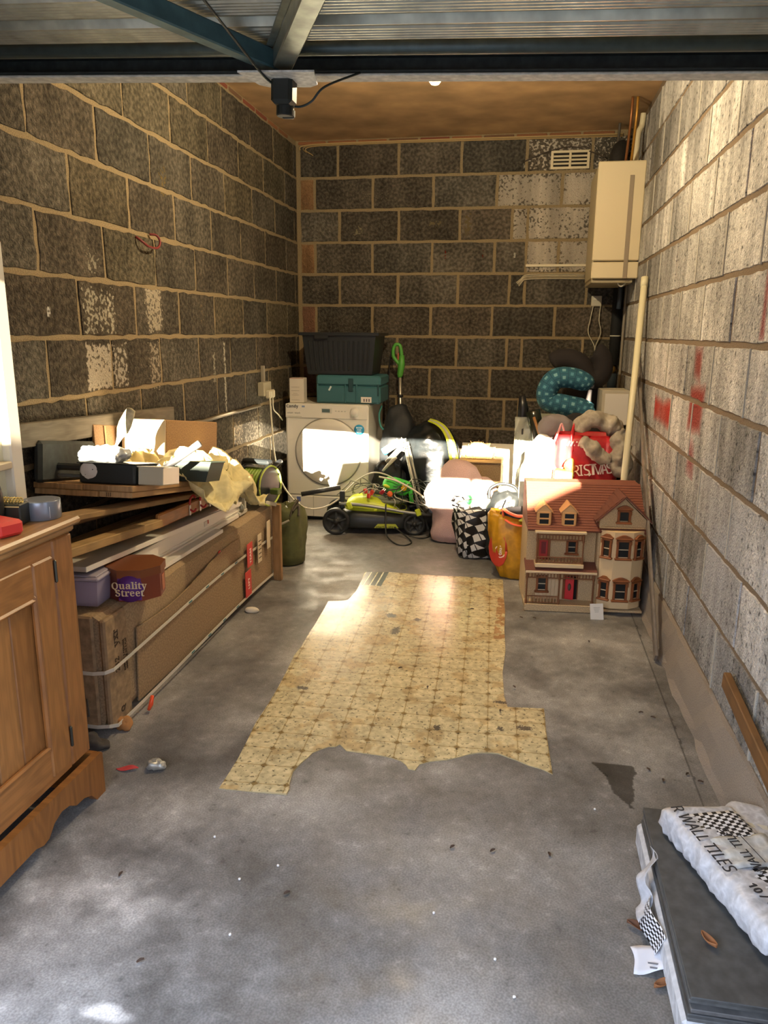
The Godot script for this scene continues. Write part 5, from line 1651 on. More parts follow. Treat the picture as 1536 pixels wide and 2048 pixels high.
func middle_heap() -> void:
	# on the dryer
	var t := thing("plastic_crate", "large black ribbed plastic crate on top of the teal tool case", "crate", Vector3(-1.278, 1.037, -5.42))
	var bk := mt("1d2124", 0.4)
	var st := S(false)
	var rings := []
	for q in [[0.225, 0.15, 0.0], [0.232, 0.155, 0.006], [0.262, 0.178, 0.27], [0.285, 0.198, 0.272], [0.287, 0.2, 0.292], [0.262, 0.176, 0.292], [0.235, 0.15, 0.02]]:
		rings.append(PackedVector3Array([Vector3(q[0], q[2], -q[1]), Vector3(-q[0], q[2], -q[1]), Vector3(-q[0], q[2], q[1]), Vector3(q[0], q[2], q[1])]))
	for r in rings: r.reverse()
	for r in rings: r.reverse()
	loft(st, rings)
	part("tub", st, bk, t)
	for i in 13:
		var x := -0.20 + i * 0.0333
		st = S()
		bar(st, Vector3(x, 0.03, 0.159), Vector3(x * 1.08, 0.235, 0.178), 0.012, 0.008, 0.003, Vector3(0, 0, 1))
		part("rib", st, bk, t)
	part("handle_grip", box(Vector3(-0.12, 0.262, 0.199), Vector3(0.10, 0.03, 0.012), 0.004), mt("14171a", 0.5), t)
	t = thing("tool_case", "teal stackable tool case with a black latch under the black crate", "tool case", Vector3(-1.205, 0.8415, -5.38))
	var teal := mt("34626a", 0.45)
	part("base", box(Vector3(0, 0.062, 0), Vector3(0.46, 0.122, 0.33), 0.012), teal, t)
	part("lid", box(Vector3(0, 0.16, 0), Vector3(0.462, 0.07, 0.332), 0.012), mt("386870", 0.45), t)
	st = S()
	bx(st, Vector3(0.02, 0.13, 0.168), Vector3(0.035, 0.09, 0.012), 0.004)
	part("latch", st, mt("1f3f44", 0.4), t)
	part("latch", box(Vector3(0.215, 0.10, 0.168), Vector3(0.012, 0.08, 0.012), 0.003), mt("1f3f44", 0.4), t)
	for x in [-0.22, -0.02, 0.06]: part("rib", box(Vector3(x, 0.07, 0.167), Vector3(0.012, 0.13, 0.008), 0.003), teal, t)
	part("label", box(Vector3(0.13, 0.03, 0.1665), Vector3(0.075, 0.04, 0.002), 0.0), mt("d5cfc6", 0.6), t)
	for i in 3: part("barcode", box(Vector3(0.115 + i * 0.018, 0.027, 0.168), Vector3(0.008, 0.02, 0.001), 0.0), mt("5b5560", 0.8), t)
	part("logo", box(Vector3(-0.13, 0.105, 0.1665), Vector3(0.012, 0.034, 0.002), 0.0, Basis(Vector3(0, 0, 1), -0.5)), mt("c5d2cf", 0.4), t)
	t = thing("white_carton", "small upright white carton at the left end of the dryer top", "carton", Vector3(-1.572, 0.8415, -5.23))
	part("box", box(Vector3(0, 0.087, 0), Vector3(0.105, 0.173, 0.08), 0.002), mt("cfcabd", 0.6), t)
	for q in [[0.11, 0.06], [0.085, 0.06], [0.065, 0.03], [0.055, 0.05], [0.02, 0.06]]: part("print_line", box(Vector3(-0.01, q[0], 0.0405), Vector3(q[1], 0.002, 0.001), 0.0), mt("8f887e", 0.7), t)
	part("top_band", box(Vector3(0, 0.172, 0.0405), Vector3(0.10, 0.004, 0.001), 0.0), mt("b07a68", 0.6), t)
	# strimmer leaning on the back wall
	t = thing("strimmer", "green-handled grass strimmer standing upright against the back wall beside the tool case", "strimmer", Vector3(-0.90, 0.0, -5.60))
	var green := mt("4f9a3a", 0.45)
	st = S(true)
	tube(st, path([Vector3(-0.005, 1.03, 0), Vector3(0.0, 1.09, 0), Vector3(-0.02, 1.12, 0), Vector3(-0.05, 1.16, 0), Vector3(-0.052, 1.21, 0), Vector3(-0.035, 1.245, 0), Vector3(-0.005, 1.24, 0), Vector3(0.008, 1.19, 0), Vector3(0.012, 1.13, 0), Vector3(0.004, 1.05, 0)]), 0.013, 10)
	part("handle_loop", st, green, t)
	st = S(true)
	tube(st, [Vector3(0.012, 1.17, 0), Vector3(0.01, 1.10, 0), Vector3(0.0, 1.03, 0), Vector3(0.0, 1.01, 0)], [0.018, 0.026, 0.022, 0.016], 14)
	part("handle_body", st, green, t)
	part("trigger", box(Vector3(-0.015, 1.16, 0), Vector3(0.01, 0.05, 0.012), 0.003), mt("b0604a", 0.5), t)
	part("shaft", tubed([Vector3(0.0, 1.03, 0), Vector3(0.018, 0.32, 0.0)], 0.0125, 14), mt("b7b6ae", 0.3, 0.75), t)
	part("clamp", tubed([Vector3(0.005, 0.885, 0), Vector3(0.005, 0.865, 0)], 0.022, 14), mt("1b1e20", 0.5), t)
	part("lower_grip", tubed([Vector3(0.008, 0.81, 0), Vector3(0.012, 0.62, 0)], 0.030, 14), mt("23282a", 0.6), t)
	part("power_cable", tubed(path([Vector3(-0.03, 1.245, 0), Vector3(-0.06, 1.23, -0.02), Vector3(-0.085, 1.1, -0.03), Vector3(-0.09, 0.8, -0.03), Vector3(-0.085, 0.3, -0.02)]), 0.004, 6), mt("16181a", 0.5), t)
	st = S(true)
	lathe(st, [Vector2(0.05, 0.20), Vector2(0.06, 0.22), Vector2(0.05, 0.30), Vector2(0.025, 0.36)], 20, Vector3(0.018, 0, 0))
	part("motor_head", st, green, t)
	part("guard", tubed([Vector3(0.018, 0.20, 0), Vector3(0.018, 0.0, 0)], [0.055, 0.05], 18), mt("23282a", 0.6), t)
	# rucksack, refuse sacks, reflective strap
	var black := mt("22272a", 0.28, 0.0, "crease", 1.40, 0.48)
	t = thing("rucksack", "dark rucksack slumped under the strimmer against the back wall", "rucksack", Vector3(-0.875, 0.0, -5.40))
	part("body", lump(Vector3(0, 0.42, 0), Vector3(0.125, 0.42, 0.10), 0.04, 5.0, 8, 0.75, 0.0), mt("24292d", 0.65, 0.0, "crease", 1.40, 0.32), t)
	part("piping", tubed(path([Vector3(-0.115, 0.82, 0.05), Vector3(-0.125, 0.76, 0.09), Vector3(-0.11, 0.69, 0.12), Vector3(-0.085, 0.66, 0.13)]), 0.007, 6), mt("2e7d78", 0.5), t)
	part("pocket", lump(Vector3(0.03, 0.22, 0.10), Vector3(0.10, 0.15, 0.05), 0.02, 7.0, 3, 0.6), mt("2b3034", 0.6, 0.0, "crease", 1.40, 0.32), t)
	solo("refuse_sack", lump(Vector3(0, 0.35, 0), Vector3(0.205, 0.36, 0.16), 0.04, 5.0, 14, 0.8, 0.0, 40, 28), black, "big full black refuse sack behind the mower, with a bright strap over it", "refuse sack", Vector3(-0.63, 0, -5.36), Vector3.ZERO, "black refuse sacks")
	solo("refuse_sack", lump(Vector3(0, 0.22, 0), Vector3(0.11, 0.23, 0.085), 0.045, 6.0, 19, 0.8, 0.0, 36, 24), black, "smaller black refuse sack squeezed between the dryer and the grey broom pole", "refuse sack", Vector3(-0.915, 0, -5.21), Vector3.ZERO, "black refuse sacks")
	solo("refuse_sack", lump(Vector3(0, 0.13, 0), Vector3(0.13, 0.14, 0.11), 0.04, 7.0, 23, 0.8, 0.0, 36, 24), mt("4a4640", 0.3, 0.0, "crease", 1.75, 0.48), "brownish half-clear refuse sack low down beside the pink cushion", "refuse sack", Vector3(-0.545, 0, -5.10), Vector3.ZERO, "black refuse sacks")
	t = thing("reflective_strap", "lime yellow high-visibility strap with silver band curving over the black refuse sack", "strap", Vector3.ZERO)
	var lime := mt("c3cf2c", 0.6)
	var sp := path([Vector3(-0.64, 0.735, -5.30), Vector3(-0.575, 0.722, -5.235), Vector3(-0.52, 0.69, -5.185), Vector3(-0.475, 0.625, -5.14), Vector3(-0.45, 0.55, -5.105), Vector3(-0.435, 0.47, -5.095)], 6)
	st = S()
	for i in sp.size() - 1: bar(st, sp[i], sp[i + 1] + (sp[i + 1] - sp[i]) * 0.1, lerpf(0.03, 0.07, i / 29.0), 0.004, 0.001, Vector3(0.5, 0.3, 1))
	part("band", st, lime, t)
	st = S()
	for i in sp.size() - 1: bar(st, sp[i] + Vector3(0.002, 0.001, 0.003), sp[i + 1] + (sp[i + 1] - sp[i]) * 0.1 + Vector3(0.002, 0.001, 0.003), lerpf(0.008, 0.025, i / 29.0), 0.004, 0.001, Vector3(0.5, 0.3, 1))
	part("silver_tape", st, mt("c9ccc6", 0.35, 0.4), t)
	# broom poles and the odds and ends caught at their top
	t = thing("telescopic_pole", "pair of thin grey metal poles leaning together behind the mower", "pole", Vector3.ZERO)
	part("pole", tubed([Vector3(-0.79, 0.62, -5.115), Vector3(-0.625, 0.012, -4.985)], 0.0125, 12), mt("a3a396", 0.35, 0.5), t)
	part("pole", tubed([Vector3(-0.765, 0.60, -5.125), Vector3(-0.595, 0.012, -5.01)], 0.009, 12), mt("8d8d80", 0.35, 0.5), t)
	part("foot", tubed([Vector3(-0.625, 0.03, -4.988), Vector3(-0.62, 0.004, -4.982)], 0.015, 10), mt("2a2c2a", 0.6), t)
	t = thing("spray_tube", "white plastic tube with a bright blue end lodged at the top of the grey poles", "tube", Vector3.ZERO)
	part("tube", tubed([Vector3(-0.905, 0.545, -5.045), Vector3(-0.815, 0.607, -5.045)], 0.026, 16), mt("dedcd2", 0.4), t)
	part("blue_end", tubed([Vector3(-0.918, 0.535, -5.045), Vector3(-0.900, 0.548, -5.045)], 0.0265, 16), mt("3fa9dc", 0.4), t)
	t = thing("bristle_brush", "grey bristle brush head hanging at the top of the grey poles", "brush", Vector3.ZERO)
	part("handle", tubed([Vector3(-0.895, 0.47, -5.02), Vector3(-0.79, 0.575, -5.04)], [0.012, 0.02], 12), mt("8f9086", 0.5), t)
	st = S()
	var r2 := RandomNumberGenerator.new()
	r2.seed = 12
	for i in 60:
		var a := Vector3(-0.80 + r2.randf_range(-0.02, 0.03), 0.57 + r2.randf_range(-0.02, 0.02), -5.03)
		bar(st, a, a + Vector3(r2.randf_range(-0.04, 0.05), r2.randf_range(-0.01, 0.06), r2.randf_range(0, 0.05)), 0.002, 0.002, 0.0)
	part("bristles", st, mt("b6b29e", 0.6), t).set_meta("kind", "stuff")
	solo("cone_stopper", tubed([Vector3(-0.915, 0.41, -5.0), Vector3(-0.83, 0.51, -5.02)], [0.008, 0.016], 12), mt("a9a894", 0.5), "small grey tapered rod just below the bristle brush", "rod")
	# boxes and boards on the back wall
	t = thing("open_carton", "plain brown carton standing open behind the pink cushion", "carton", Vector3(-0.255, 0, -5.14))
	part("body", box(Vector3(0, 0.25, 0), Vector3(0.295, 0.50, 0.27), 0.003), mt("b59a72", 0.85, 0.0, "fine", 4.0), t)
	part("flap", box(Vector3(0.03, 0.502, 0.125), Vector3(0.24, 0.003, 0.05), 0.0, Basis(Vector3.RIGHT, 0.2)), mt("bfa47a", 0.85), t)
	t = thing("white_board", "white board leaning on the back wall behind the brown carton", "board", Vector3(-0.205, 0, -5.50), eul(-6, 0, 0))
	part("board", box(Vector3(0, 0.275, 0), Vector3(0.43, 0.55, 0.018), 0.002), mt("d9d5c8", 0.5), t)
	t = thing("straw_bundle", "heap of straw-coloured dried stems on top of the brown carton", "dried stems", Vector3(-0.27, 0.50, -5.15))
	st = S()
	for i in 420:
		var d := Vector3(r2.randf_range(-1, 1), r2.randf_range(-0.2, 1.0), r2.randf_range(-1, 1)).normalized()
		var a := d * Vector3(0.115, 0.095, 0.09) * r2.randf_range(0.5, 1.0) + Vector3(0, 0.012, 0)
		a.y = maxf(a.y, 0.004)
		bar(st, a, a + Vector3(r2.randf_range(-1, 1), r2.randf_range(0, 0.8), r2.randf_range(-1, 1)).normalized() * 0.028, 0.003, 0.002, 0.0)
	part("stems", st, mt("c8a568", 0.8), t).set_meta("kind", "stuff")
	part("core", lump(Vector3(0, 0.03, 0), Vector3(0.10, 0.075, 0.08), 0.02, 14.0, 5, 1.0, 0.0), mt("a98a55", 0.9), t)
	# the pink cushion
	t = thing("pink_cushion", "large pale pink plush cushion slumped on the floor right of the mower", "cushion", Vector3(-0.40, 0, -4.80))
	var pink := mt("ecc8c0", 0.9, 0.0, "fine", 6.0)
	pink.rim_enabled = true
	pink.rim = 0.4
	st = S(true)
	var ns := noise(3.2, 71, 2)
	rings = []
	for q in [[-0.03, 0.05, 0.004, 0.05], [-0.03, 0.105, 0.012, 0.09], [-0.03, 0.125, 0.06, 0.11], [-0.02, 0.12, 0.13, 0.12], [-0.015, 0.13, 0.20, 0.125], [-0.02, 0.185, 0.25, 0.13], [0.0, 0.205, 0.31, 0.125], [0.015, 0.185, 0.37, 0.115], [0.025, 0.135, 0.44, 0.10], [0.02, 0.10, 0.50, 0.085], [0.015, 0.055, 0.535, 0.055], [0.01, 0.012, 0.545, 0.012]]:
		var ring := PackedVector3Array()
		for j in 36:
			var a := -TAU * j / 36
			var k := 1.0 + ns.get_noise_3d(cos(a) * 0.5, q[2] * 2.0, sin(a) * 0.5) * 0.25
			ring.append(Vector3(q[0] + cos(a) * q[1] * k, q[2], sin(a) * q[3] * k))
		rings.append(ring)
	loft(st, rings)
	part("body", st, pink, t)
	part("paw", lump(Vector3(0.17, 0.36, -0.02), Vector3(0.10, 0.07, 0.08), 0.02, 4.0, 6), pink, t)
	# chequered bag, dark carrier, yellow carrier
	var rh := func(x: int, y: int) -> Color:
		# a tumbling-block print of white lozenges on black
		var u := x / 256.0 * 8.0
		var v := y / 256.0 * 8.0
		var a := u + v * 0.5
		var b := v - u * 0.35
		var fa := fposmod(a, 1.0)
		var fb := fposmod(b, 1.0)
		var k := int(floorf(a)) + int(floorf(b)) * 2
		var inside := fa > 0.06 and fa < 0.94 and fb > 0.08 and fb < 0.92
		if posmod(k, 3) == 0 and inside: return Color(0.86, 0.86, 0.84)
		if posmod(k, 3) == 1 and inside and fa + fb < 1.0: return Color(0.86, 0.86, 0.84)
		return Color(0.05, 0.05, 0.055)
	var rmat := picture(256, 256, rh, 0.4)
	t = thing("lozenge_bag", "black shopping bag printed with white lozenges, full, between the pink cushion and yellow carrier", "shopping bag", Vector3(-0.225, 0, -4.50), eul(0, 12, 0))
	st = S(true)
	rings = []
	for q in [[0.095, 0.07, 0.0], [0.12, 0.09, 0.012], [0.135, 0.10, 0.1], [0.15, 0.105, 0.2], [0.158, 0.10, 0.29], [0.16, 0.095, 0.345], [0.150, 0.088, 0.343], [0.12, 0.07, 0.30]]:
		var ring := PackedVector3Array()
		for j in 40:
			var a := -TAU * j / 40
			var k := 1.0 + ns.get_noise_3d(cos(a) * 0.7, q[2] * 3.0 + 4.0, sin(a) * 0.7) * 0.22
			ring.append(Vector3(signf(cos(a)) * pow(absf(cos(a)), 0.7) * q[0] * k, q[2] + (0.02 * sin(a * 2.0 + 0.6) if q[2] > 0.28 else 0.0), signf(sin(a)) * pow(absf(sin(a)), 0.7) * q[1] * k))
		rings.append(ring)
	loft(st, rings, true, true, true, 3.0, 1.5)
	part("bag", st, rmat, t)
	part("contents", lump(Vector3(0.0, 0.31, 0.0), Vector3(0.13, 0.05, 0.075), 0.03, 8.0, 5), mt("d3d2c6", 0.8, 0.0, "crease", 2.10, 0.16), t)
	part("handle", tubed(path([Vector3(-0.14, 0.345, 0.05), Vector3(-0.08, 0.372, 0.09), Vector3(0.03, 0.382, 0.09), Vector3(0.10, 0.36, 0.06)]), 0.007, 6, 0.5), mt("3a3a3a", 0.6), t)
	solo("green_wrapper", lump(Vector3.ZERO, Vector3(0.022, 0.028, 0.014), 0.006, 20.0, 3), mt("3fae58", 0.4), "small bright green wrapper poking out of the lozenge-printed bag", "wrapper", Vector3(-0.285, 0.365, -4.425))
	t = thing("black_carrier", "glossy black carrier bag with pale lettering behind the yellow carrier", "carrier bag", Vector3(-0.075, 0, -4.46))
	var gb := mt("26292a", 0.22, 0.0, "crease", 1.40, 0.40)
	part("bag", lump(Vector3(0, 0.215, 0), Vector3(0.115, 0.225, 0.10), 0.03, 6.0, 31, 0.7, 0.0, 40, 26), gb, t)
	part("handle", tubed(path([Vector3(-0.09, 0.38, 0.05), Vector3(-0.085, 0.44, 0.04), Vector3(-0.02, 0.47, 0.03), Vector3(0.06, 0.45, 0.03), Vector3(0.09, 0.38, 0.03)]), 0.009, 6, 0.5), gb, t)
	var lw := mt("d9d9d2", 0.5)
	writing("label", 0.05, lw, t, Vector3(-0.045, 0.20, 0.117), eul(0, -8, -86), true, true)
	part("contents", lump(Vector3(0.02, 0.43, -0.01), Vector3(0.075, 0.035, 0.06), 0.02, 9.0, 8), mt("6a655a", 0.8, 0.0, "crease", 2.10, 0.16), t)
	t = thing("yellow_carrier", "yellow-orange carrier bag with a red roundel and coral handles, left of the dolls' house", "carrier bag", Vector3(0.0, 0, -4.13))
	var yel := mt("dba120", 0.45, 0.0, "crease", 1.22, 0.32)
	st = S(true)
	rings = []
	for q in [[0.07, 0.055, 0.0, 0.03], [0.095, 0.075, 0.01, 0.025], [0.115, 0.085, 0.08, 0.012], [0.125, 0.09, 0.17, -0.005], [0.13, 0.088, 0.25, -0.015], [0.125, 0.082, 0.33, -0.02], [0.118, 0.07, 0.355, -0.02], [0.105, 0.06, 0.345, -0.02], [0.09, 0.05, 0.30, -0.02]]:
		var ring := PackedVector3Array()
		for j in 40:
			var a := -TAU * j / 40
			var k := 1.0 + ns.get_noise_3d(cos(a) * 0.8 + 5, q[2] * 3.0, sin(a) * 0.8) * 0.25
			ring.append(Vector3(q[3] + signf(cos(a)) * pow(absf(cos(a)), 0.75) * q[0] * k, q[2] + (0.03 * cos(a) if q[2] > 0.29 else 0.0) * -1.0, signf(sin(a)) * pow(absf(sin(a)), 0.75) * q[1] * k))
		rings.append(ring)
	loft(st, rings)
	part("bag", st, yel, t)
	st = S(true)
	sheet(st, 14, 14, func(u: float, v: float) -> Vector3:
		# a roundel wrapped on the left front of the bag
		var aa := TAU * u
		var rr := v * 0.085
		var px := -0.092 + cos(aa) * rr * 0.62
		var py := 0.17 + sin(aa) * rr * 1.15
		return Vector3(px, py, 0.098 - 1.1 * pow(minf(px + 0.02, 0.0), 2) * 5.0), 0.001)
	var rd := part("red_roundel", st, mt("c23a2a", 0.45), t)
	writing("(%)", 0.035, mt("f1d9c9", 0.5), rd, Vector3(-0.078, 0.165, 0.086), eul(0, -32, -60), true)
	var coral := mt("e8694a", 0.5)
	part("handle", tubed(path([Vector3(-0.07, 0.36, 0.06), Vector3(-0.075, 0.40, 0.06), Vector3(-0.045, 0.385, 0.075), Vector3(0.0, 0.37, 0.08), Vector3(0.045, 0.365, 0.07), Vector3(0.07, 0.345, 0.06)]), 0.013, 8, 0.35), coral, t)
	part("handle", tubed(path([Vector3(-0.06, 0.345, 0.075), Vector3(-0.02, 0.325, 0.09), Vector3(0.04, 0.318, 0.085), Vector3(0.08, 0.345, 0.06)]), 0.012, 8, 0.35), coral, t)
	part("handle_strap", tubed(path([Vector3(-0.085, 0.34, 0.05), Vector3(-0.07, 0.40, 0.05), Vector3(-0.05, 0.455, 0.04)]), 0.010, 6, 0.35), mt("c89a50", 0.5), t)
	part("contents", lump(Vector3(0.0, 0.35, 0.0), Vector3(0.085, 0.05, 0.055), 0.025, 9.0, 12), mt("2e2c30", 0.8, 0.0, "crease", 2.10, 0.16), t)
	solo("lime_cloth", lump(Vector3.ZERO, Vector3(0.04, 0.012, 0.025), 0.008, 14.0, 4), mt("b9c24a", 0.7), "bit of lime cloth showing in the mouth of the yellow carrier", "cloth", Vector3(0.052, 0.352, -4.055), eul(0, 0, 14))


func mower() -> void:
	var t := thing("lawn_mower", "black and lime electric lawn mower with folded handles in front of the dryer", "lawn mower", Vector3(-0.955, 0, -4.99), eul(0, 9, 0))
	var blk := mt("24292a", 0.4)
	var lime := mt("bfd02a", 0.4)
	var st := S(true)
	# deck: a skirt that swells at the middle
	var rings := []
	for q in [[0.235, 0.15, 0.045], [0.245, 0.155, 0.055], [0.245, 0.15, 0.11], [0.225, 0.13, 0.155], [0.18, 0.10, 0.165]]:
		var ring := PackedVector3Array()
		for j in 40:
			var a := -TAU * j / 40
			ring.append(Vector3(signf(cos(a)) * pow(absf(cos(a)), 0.5) * q[0], q[2], signf(sin(a)) * pow(absf(sin(a)), 0.5) * q[1]))
		rings.append(ring)
	loft(st, rings)
	part("deck", st, blk, t)
	st = S(true)
	rings = []
	for q in [[0.215, 0.125, 0.15, 0.0], [0.21, 0.125, 0.175, 0.0], [0.19, 0.11, 0.205, -0.01], [0.15, 0.085, 0.235, -0.02], [0.09, 0.05, 0.25, -0.03], [0.01, 0.006, 0.253, -0.03]]:
		var ring := PackedVector3Array()
		for j in 40:
			var a := -TAU * j / 40
			ring.append(Vector3(q[3] + signf(cos(a)) * pow(absf(cos(a)), 0.6) * q[0], q[2] - 0.05 * maxf(0, cos(a)) * (1.0 if q[2] > 0.18 else 0.3), signf(sin(a)) * pow(absf(sin(a)), 0.6) * q[1]))
		rings.append(ring)
	loft(st, rings)
	part("hood", st, lime, t)
	part("grass_flap", lump(Vector3(0.10, 0.215, 0.02), Vector3(0.12, 0.03, 0.085), 0.0, 4.0, 3), mt("6f7560", 0.4), t)
	for q in [[-0.12, 0.19, 0.127, 0.22], [0.10, 0.165, 0.135, 0.18]]: part("lime_trim", box(Vector3(q[0], q[1], q[2]), Vector3(q[3], 0.022, 0.012), 0.005, Basis(Vector3(0, 0, 1), -0.12)), lime, t)
	var front := Basis(Vector3.RIGHT, Vector3(0, 0, 1), Vector3(0, -1, 0))
	for q in [[-0.265, 0.092, 0.092, 0.15], [0.262, 0.075, 0.075, 0.135], [-0.265, 0.092, 0.092, -0.15], [0.262, 0.075, 0.075, -0.135]]:
		st = S(true)
		var r: float = q[2]
		lathe(st, [Vector2(0.0, -0.022), Vector2(r * 0.72, -0.022), Vector2(r * 0.98, -0.02), Vector2(r, -0.014), Vector2(r, 0.014), Vector2(r * 0.98, 0.02), Vector2(r * 0.74, 0.022), Vector2(r * 0.70, 0.012), Vector2(r * 0.25, 0.012), Vector2(r * 0.22, 0.024), Vector2(0.0, 0.026)], 36, Vector3(q[0], q[1], q[3]), front)
		var w := part("wheel", st, mt("1b1e1f", 0.5), t)
		for k in 5:
			var a := TAU * k / 5 + 0.3
			st = S()
			bar(st, Vector3(q[0] + cos(a) * r * 0.2, q[1] + sin(a) * r * 0.2, q[3] + 0.016), Vector3(q[0] + cos(a) * r * 0.72, q[1] + sin(a) * r * 0.72, q[3] + 0.016), 0.014, 0.008, 0.002, Vector3(0, 0, 1))
			part("spoke", st, mt("2a2e2e", 0.45), w)
	var lb := part("side_label", prismed(PackedVector2Array([Vector2(-0.06, 0), Vector2(0.105, 0), Vector2(0.085, 0.028), Vector2(-0.035, 0.028)]), 0.0, 0.004, Basis.IDENTITY, Vector3(0.05, 0.05, 0.152)), mt("a8b43a", 0.5), t)
	writing("start & stop", 0.018, mt("3a4018", 0.6), lb, Vector3(0.07, 0.057, 0.157), Vector3.ZERO, true)
	# handles folded down along the body
	var tubem := mt("8f928c", 0.35, 0.6)
	st = S(true)
	tube(st, path([Vector3(-0.245, 0.215, 0.15), Vector3(-0.05, 0.205, 0.165), Vector3(0.20, 0.165, 0.165), Vector3(0.33, 0.15, 0.16)]), 0.011, 12)
	part("folded_handle", st, tubem, t)
	part("handle_grip", tubed([Vector3(0.29, 0.152, 0.162), Vector3(0.435, 0.142, 0.158)], 0.012, 12), mt("3a3c38", 0.5), t)
	part("handle_grip", tubed([Vector3(-0.50, 0.272, 0.14), Vector3(-0.24, 0.315, 0.10)], 0.016, 12), mt("2a2d2d", 0.5), t)
	for q in [[-0.175, 0.205], [0.285, 0.165]]: part("clamp_lever", box(Vector3(q[0], q[1], 0.172), Vector3(0.035, 0.05, 0.016), 0.006, Basis(Vector3(0, 0, 1), 0.4)), lime, t)
	part("upright", box(Vector3(-0.225, 0.235, 0.12), Vector3(0.035, 0.12, 0.03), 0.006), blk, t)
	# things heaped on the mower
	t = thing("cable_tangle", "loose tangle of thin dark and white cables heaped on the mower", "cables", Vector3.ZERO)
	var r2 := RandomNumberGenerator.new()
	r2.seed = 9
	var cols := [mt("2a2e2c", 0.5), mt("c9c7b8", 0.5), mt("4a504a", 0.5), mt("2a2e2c", 0.5), mt("7d8176", 0.5)]
	for i in 15:
		var pts := []
		var x0 := r2.randf_range(-1.18, -0.85)
		for k in 6:
			var f := k / 5.0
			pts.append(Vector3(lerpf(x0, x0 + r2.randf_range(0.22, 0.46), f) + r2.randf_range(-0.04, 0.04), 0.25 + 0.16 * sin(PI * f) * r2.randf_range(0.4, 1.1) - 0.09 * f, -4.99 + r2.randf_range(-0.07, 0.12)))
		part("cable", tubed(path(pts, 6), 0.0032, 5), cols[i % 5], t)
	part("cable", tubed(path([Vector3(-0.93, 0.38, -4.95), Vector3(-0.80, 0.36, -4.92), Vector3(-0.66, 0.30, -4.88), Vector3(-0.56, 0.22, -4.86), Vector3(-0.52, 0.14, -4.80)], 8), 0.0065, 6), mt("d8d3bf", 0.5), t)
	part("cable", tubed(path([Vector3(-1.16, 0.27, -4.90), Vector3(-1.08, 0.35, -4.95), Vector3(-0.98, 0.40, -4.98), Vector3(-0.88, 0.39, -4.97), Vector3(-0.78, 0.35, -4.93)], 8), 0.005, 6), mt("c4c1ae", 0.5), t)
	part("cable", tubed(path([Vector3(-0.86, 0.22, -4.83), Vector3(-0.855, 0.10, -4.80), Vector3(-0.83, 0.03, -4.72), Vector3(-0.75, 0.004, -4.63), Vector3(-0.69, 0.004, -4.62), Vector3(-0.665, 0.004, -4.70), Vector3(-0.72, 0.02, -4.79), Vector3(-0.80, 0.06, -4.84)], 8), 0.005, 6), mt("1f2221", 0.5), t)
	part("cable", tubed(path([Vector3(-0.70, 0.02, -4.80), Vector3(-0.62, 0.006, -4.80), Vector3(-0.57, 0.006, -4.86), Vector3(-0.575, 0.05, -4.93)], 8), 0.005, 6), mt("1f2221", 0.5), t)
	var green := mt("4fcf4a", 0.45)
	t = thing("green_trimmer", "bright green plastic hedge trimmer body lying among the cables on the mower", "trimmer", Vector3(-0.83, 0.255, -5.0), eul(0, 0, -14))
	part("body", lump(Vector3(0, 0.055, 0), Vector3(0.095, 0.055, 0.06), 0.012, 9.0, 7, 0.75), green, t)
	part("handle", tubed(path([Vector3(0.02, 0.09, 0.02), Vector3(0.08, 0.10, 0.03), Vector3(0.11, 0.04, 0.03), Vector3(0.13, -0.02, 0.02)]), 0.016, 8), green, t)
	part("yellow_insert", lump(Vector3(-0.055, 0.05, 0.05), Vector3(0.03, 0.012, 0.015), 0.0, 4.0, 1), mt("c9d23a", 0.4), t)
	solo("yellow_ball", lump(Vector3.ZERO, Vector3(0.021, 0.021, 0.018), 0.002, 9.0, 2), mt("e6b61e", 0.45), "round yellow plastic ball on the right of the mower's heap", "ball", Vector3(-0.755, 0.315, -4.93))
	solo("orange_ball", lump(Vector3.ZERO, Vector3(0.019, 0.021, 0.016), 0.002, 9.0, 2), mt("e0662a", 0.45), "round orange plastic ball in the middle of the mower's heap", "ball", Vector3(-0.845, 0.275, -4.90))
	var labels := ["leftmost red terminal clip among the cables on the mower", "second red terminal clip from the left among the cables", "darker red plug beside the green trimmer on the mower", "red terminal clip lying lowest among the cables on the mower"]
	var spots := [Vector3(-1.01, 0.29, -4.89), Vector3(-0.965, 0.285, -4.88), Vector3(-0.90, 0.285, -4.90), Vector3(-0.985, 0.262, -4.87)]
	for i in 4:
		t = thing("terminal_clip", labels[i], "clip", spots[i], eul(r2.randf_range(-30, 30), r2.randf_range(-40, 40), r2.randf_range(-40, 40)), "red clips on the mower")
		part("grip", box(Vector3.ZERO, Vector3(0.028, 0.034, 0.014), 0.004), mt("c8402c" if i != 2 else "a02436", 0.45), t)
		for k in 2: part("jaw", box(Vector3(-0.007 + k * 0.014, 0.024, 0), Vector3(0.005, 0.018, 0.008), 0.001), mt("c9c6ba", 0.35, 0.7), t)


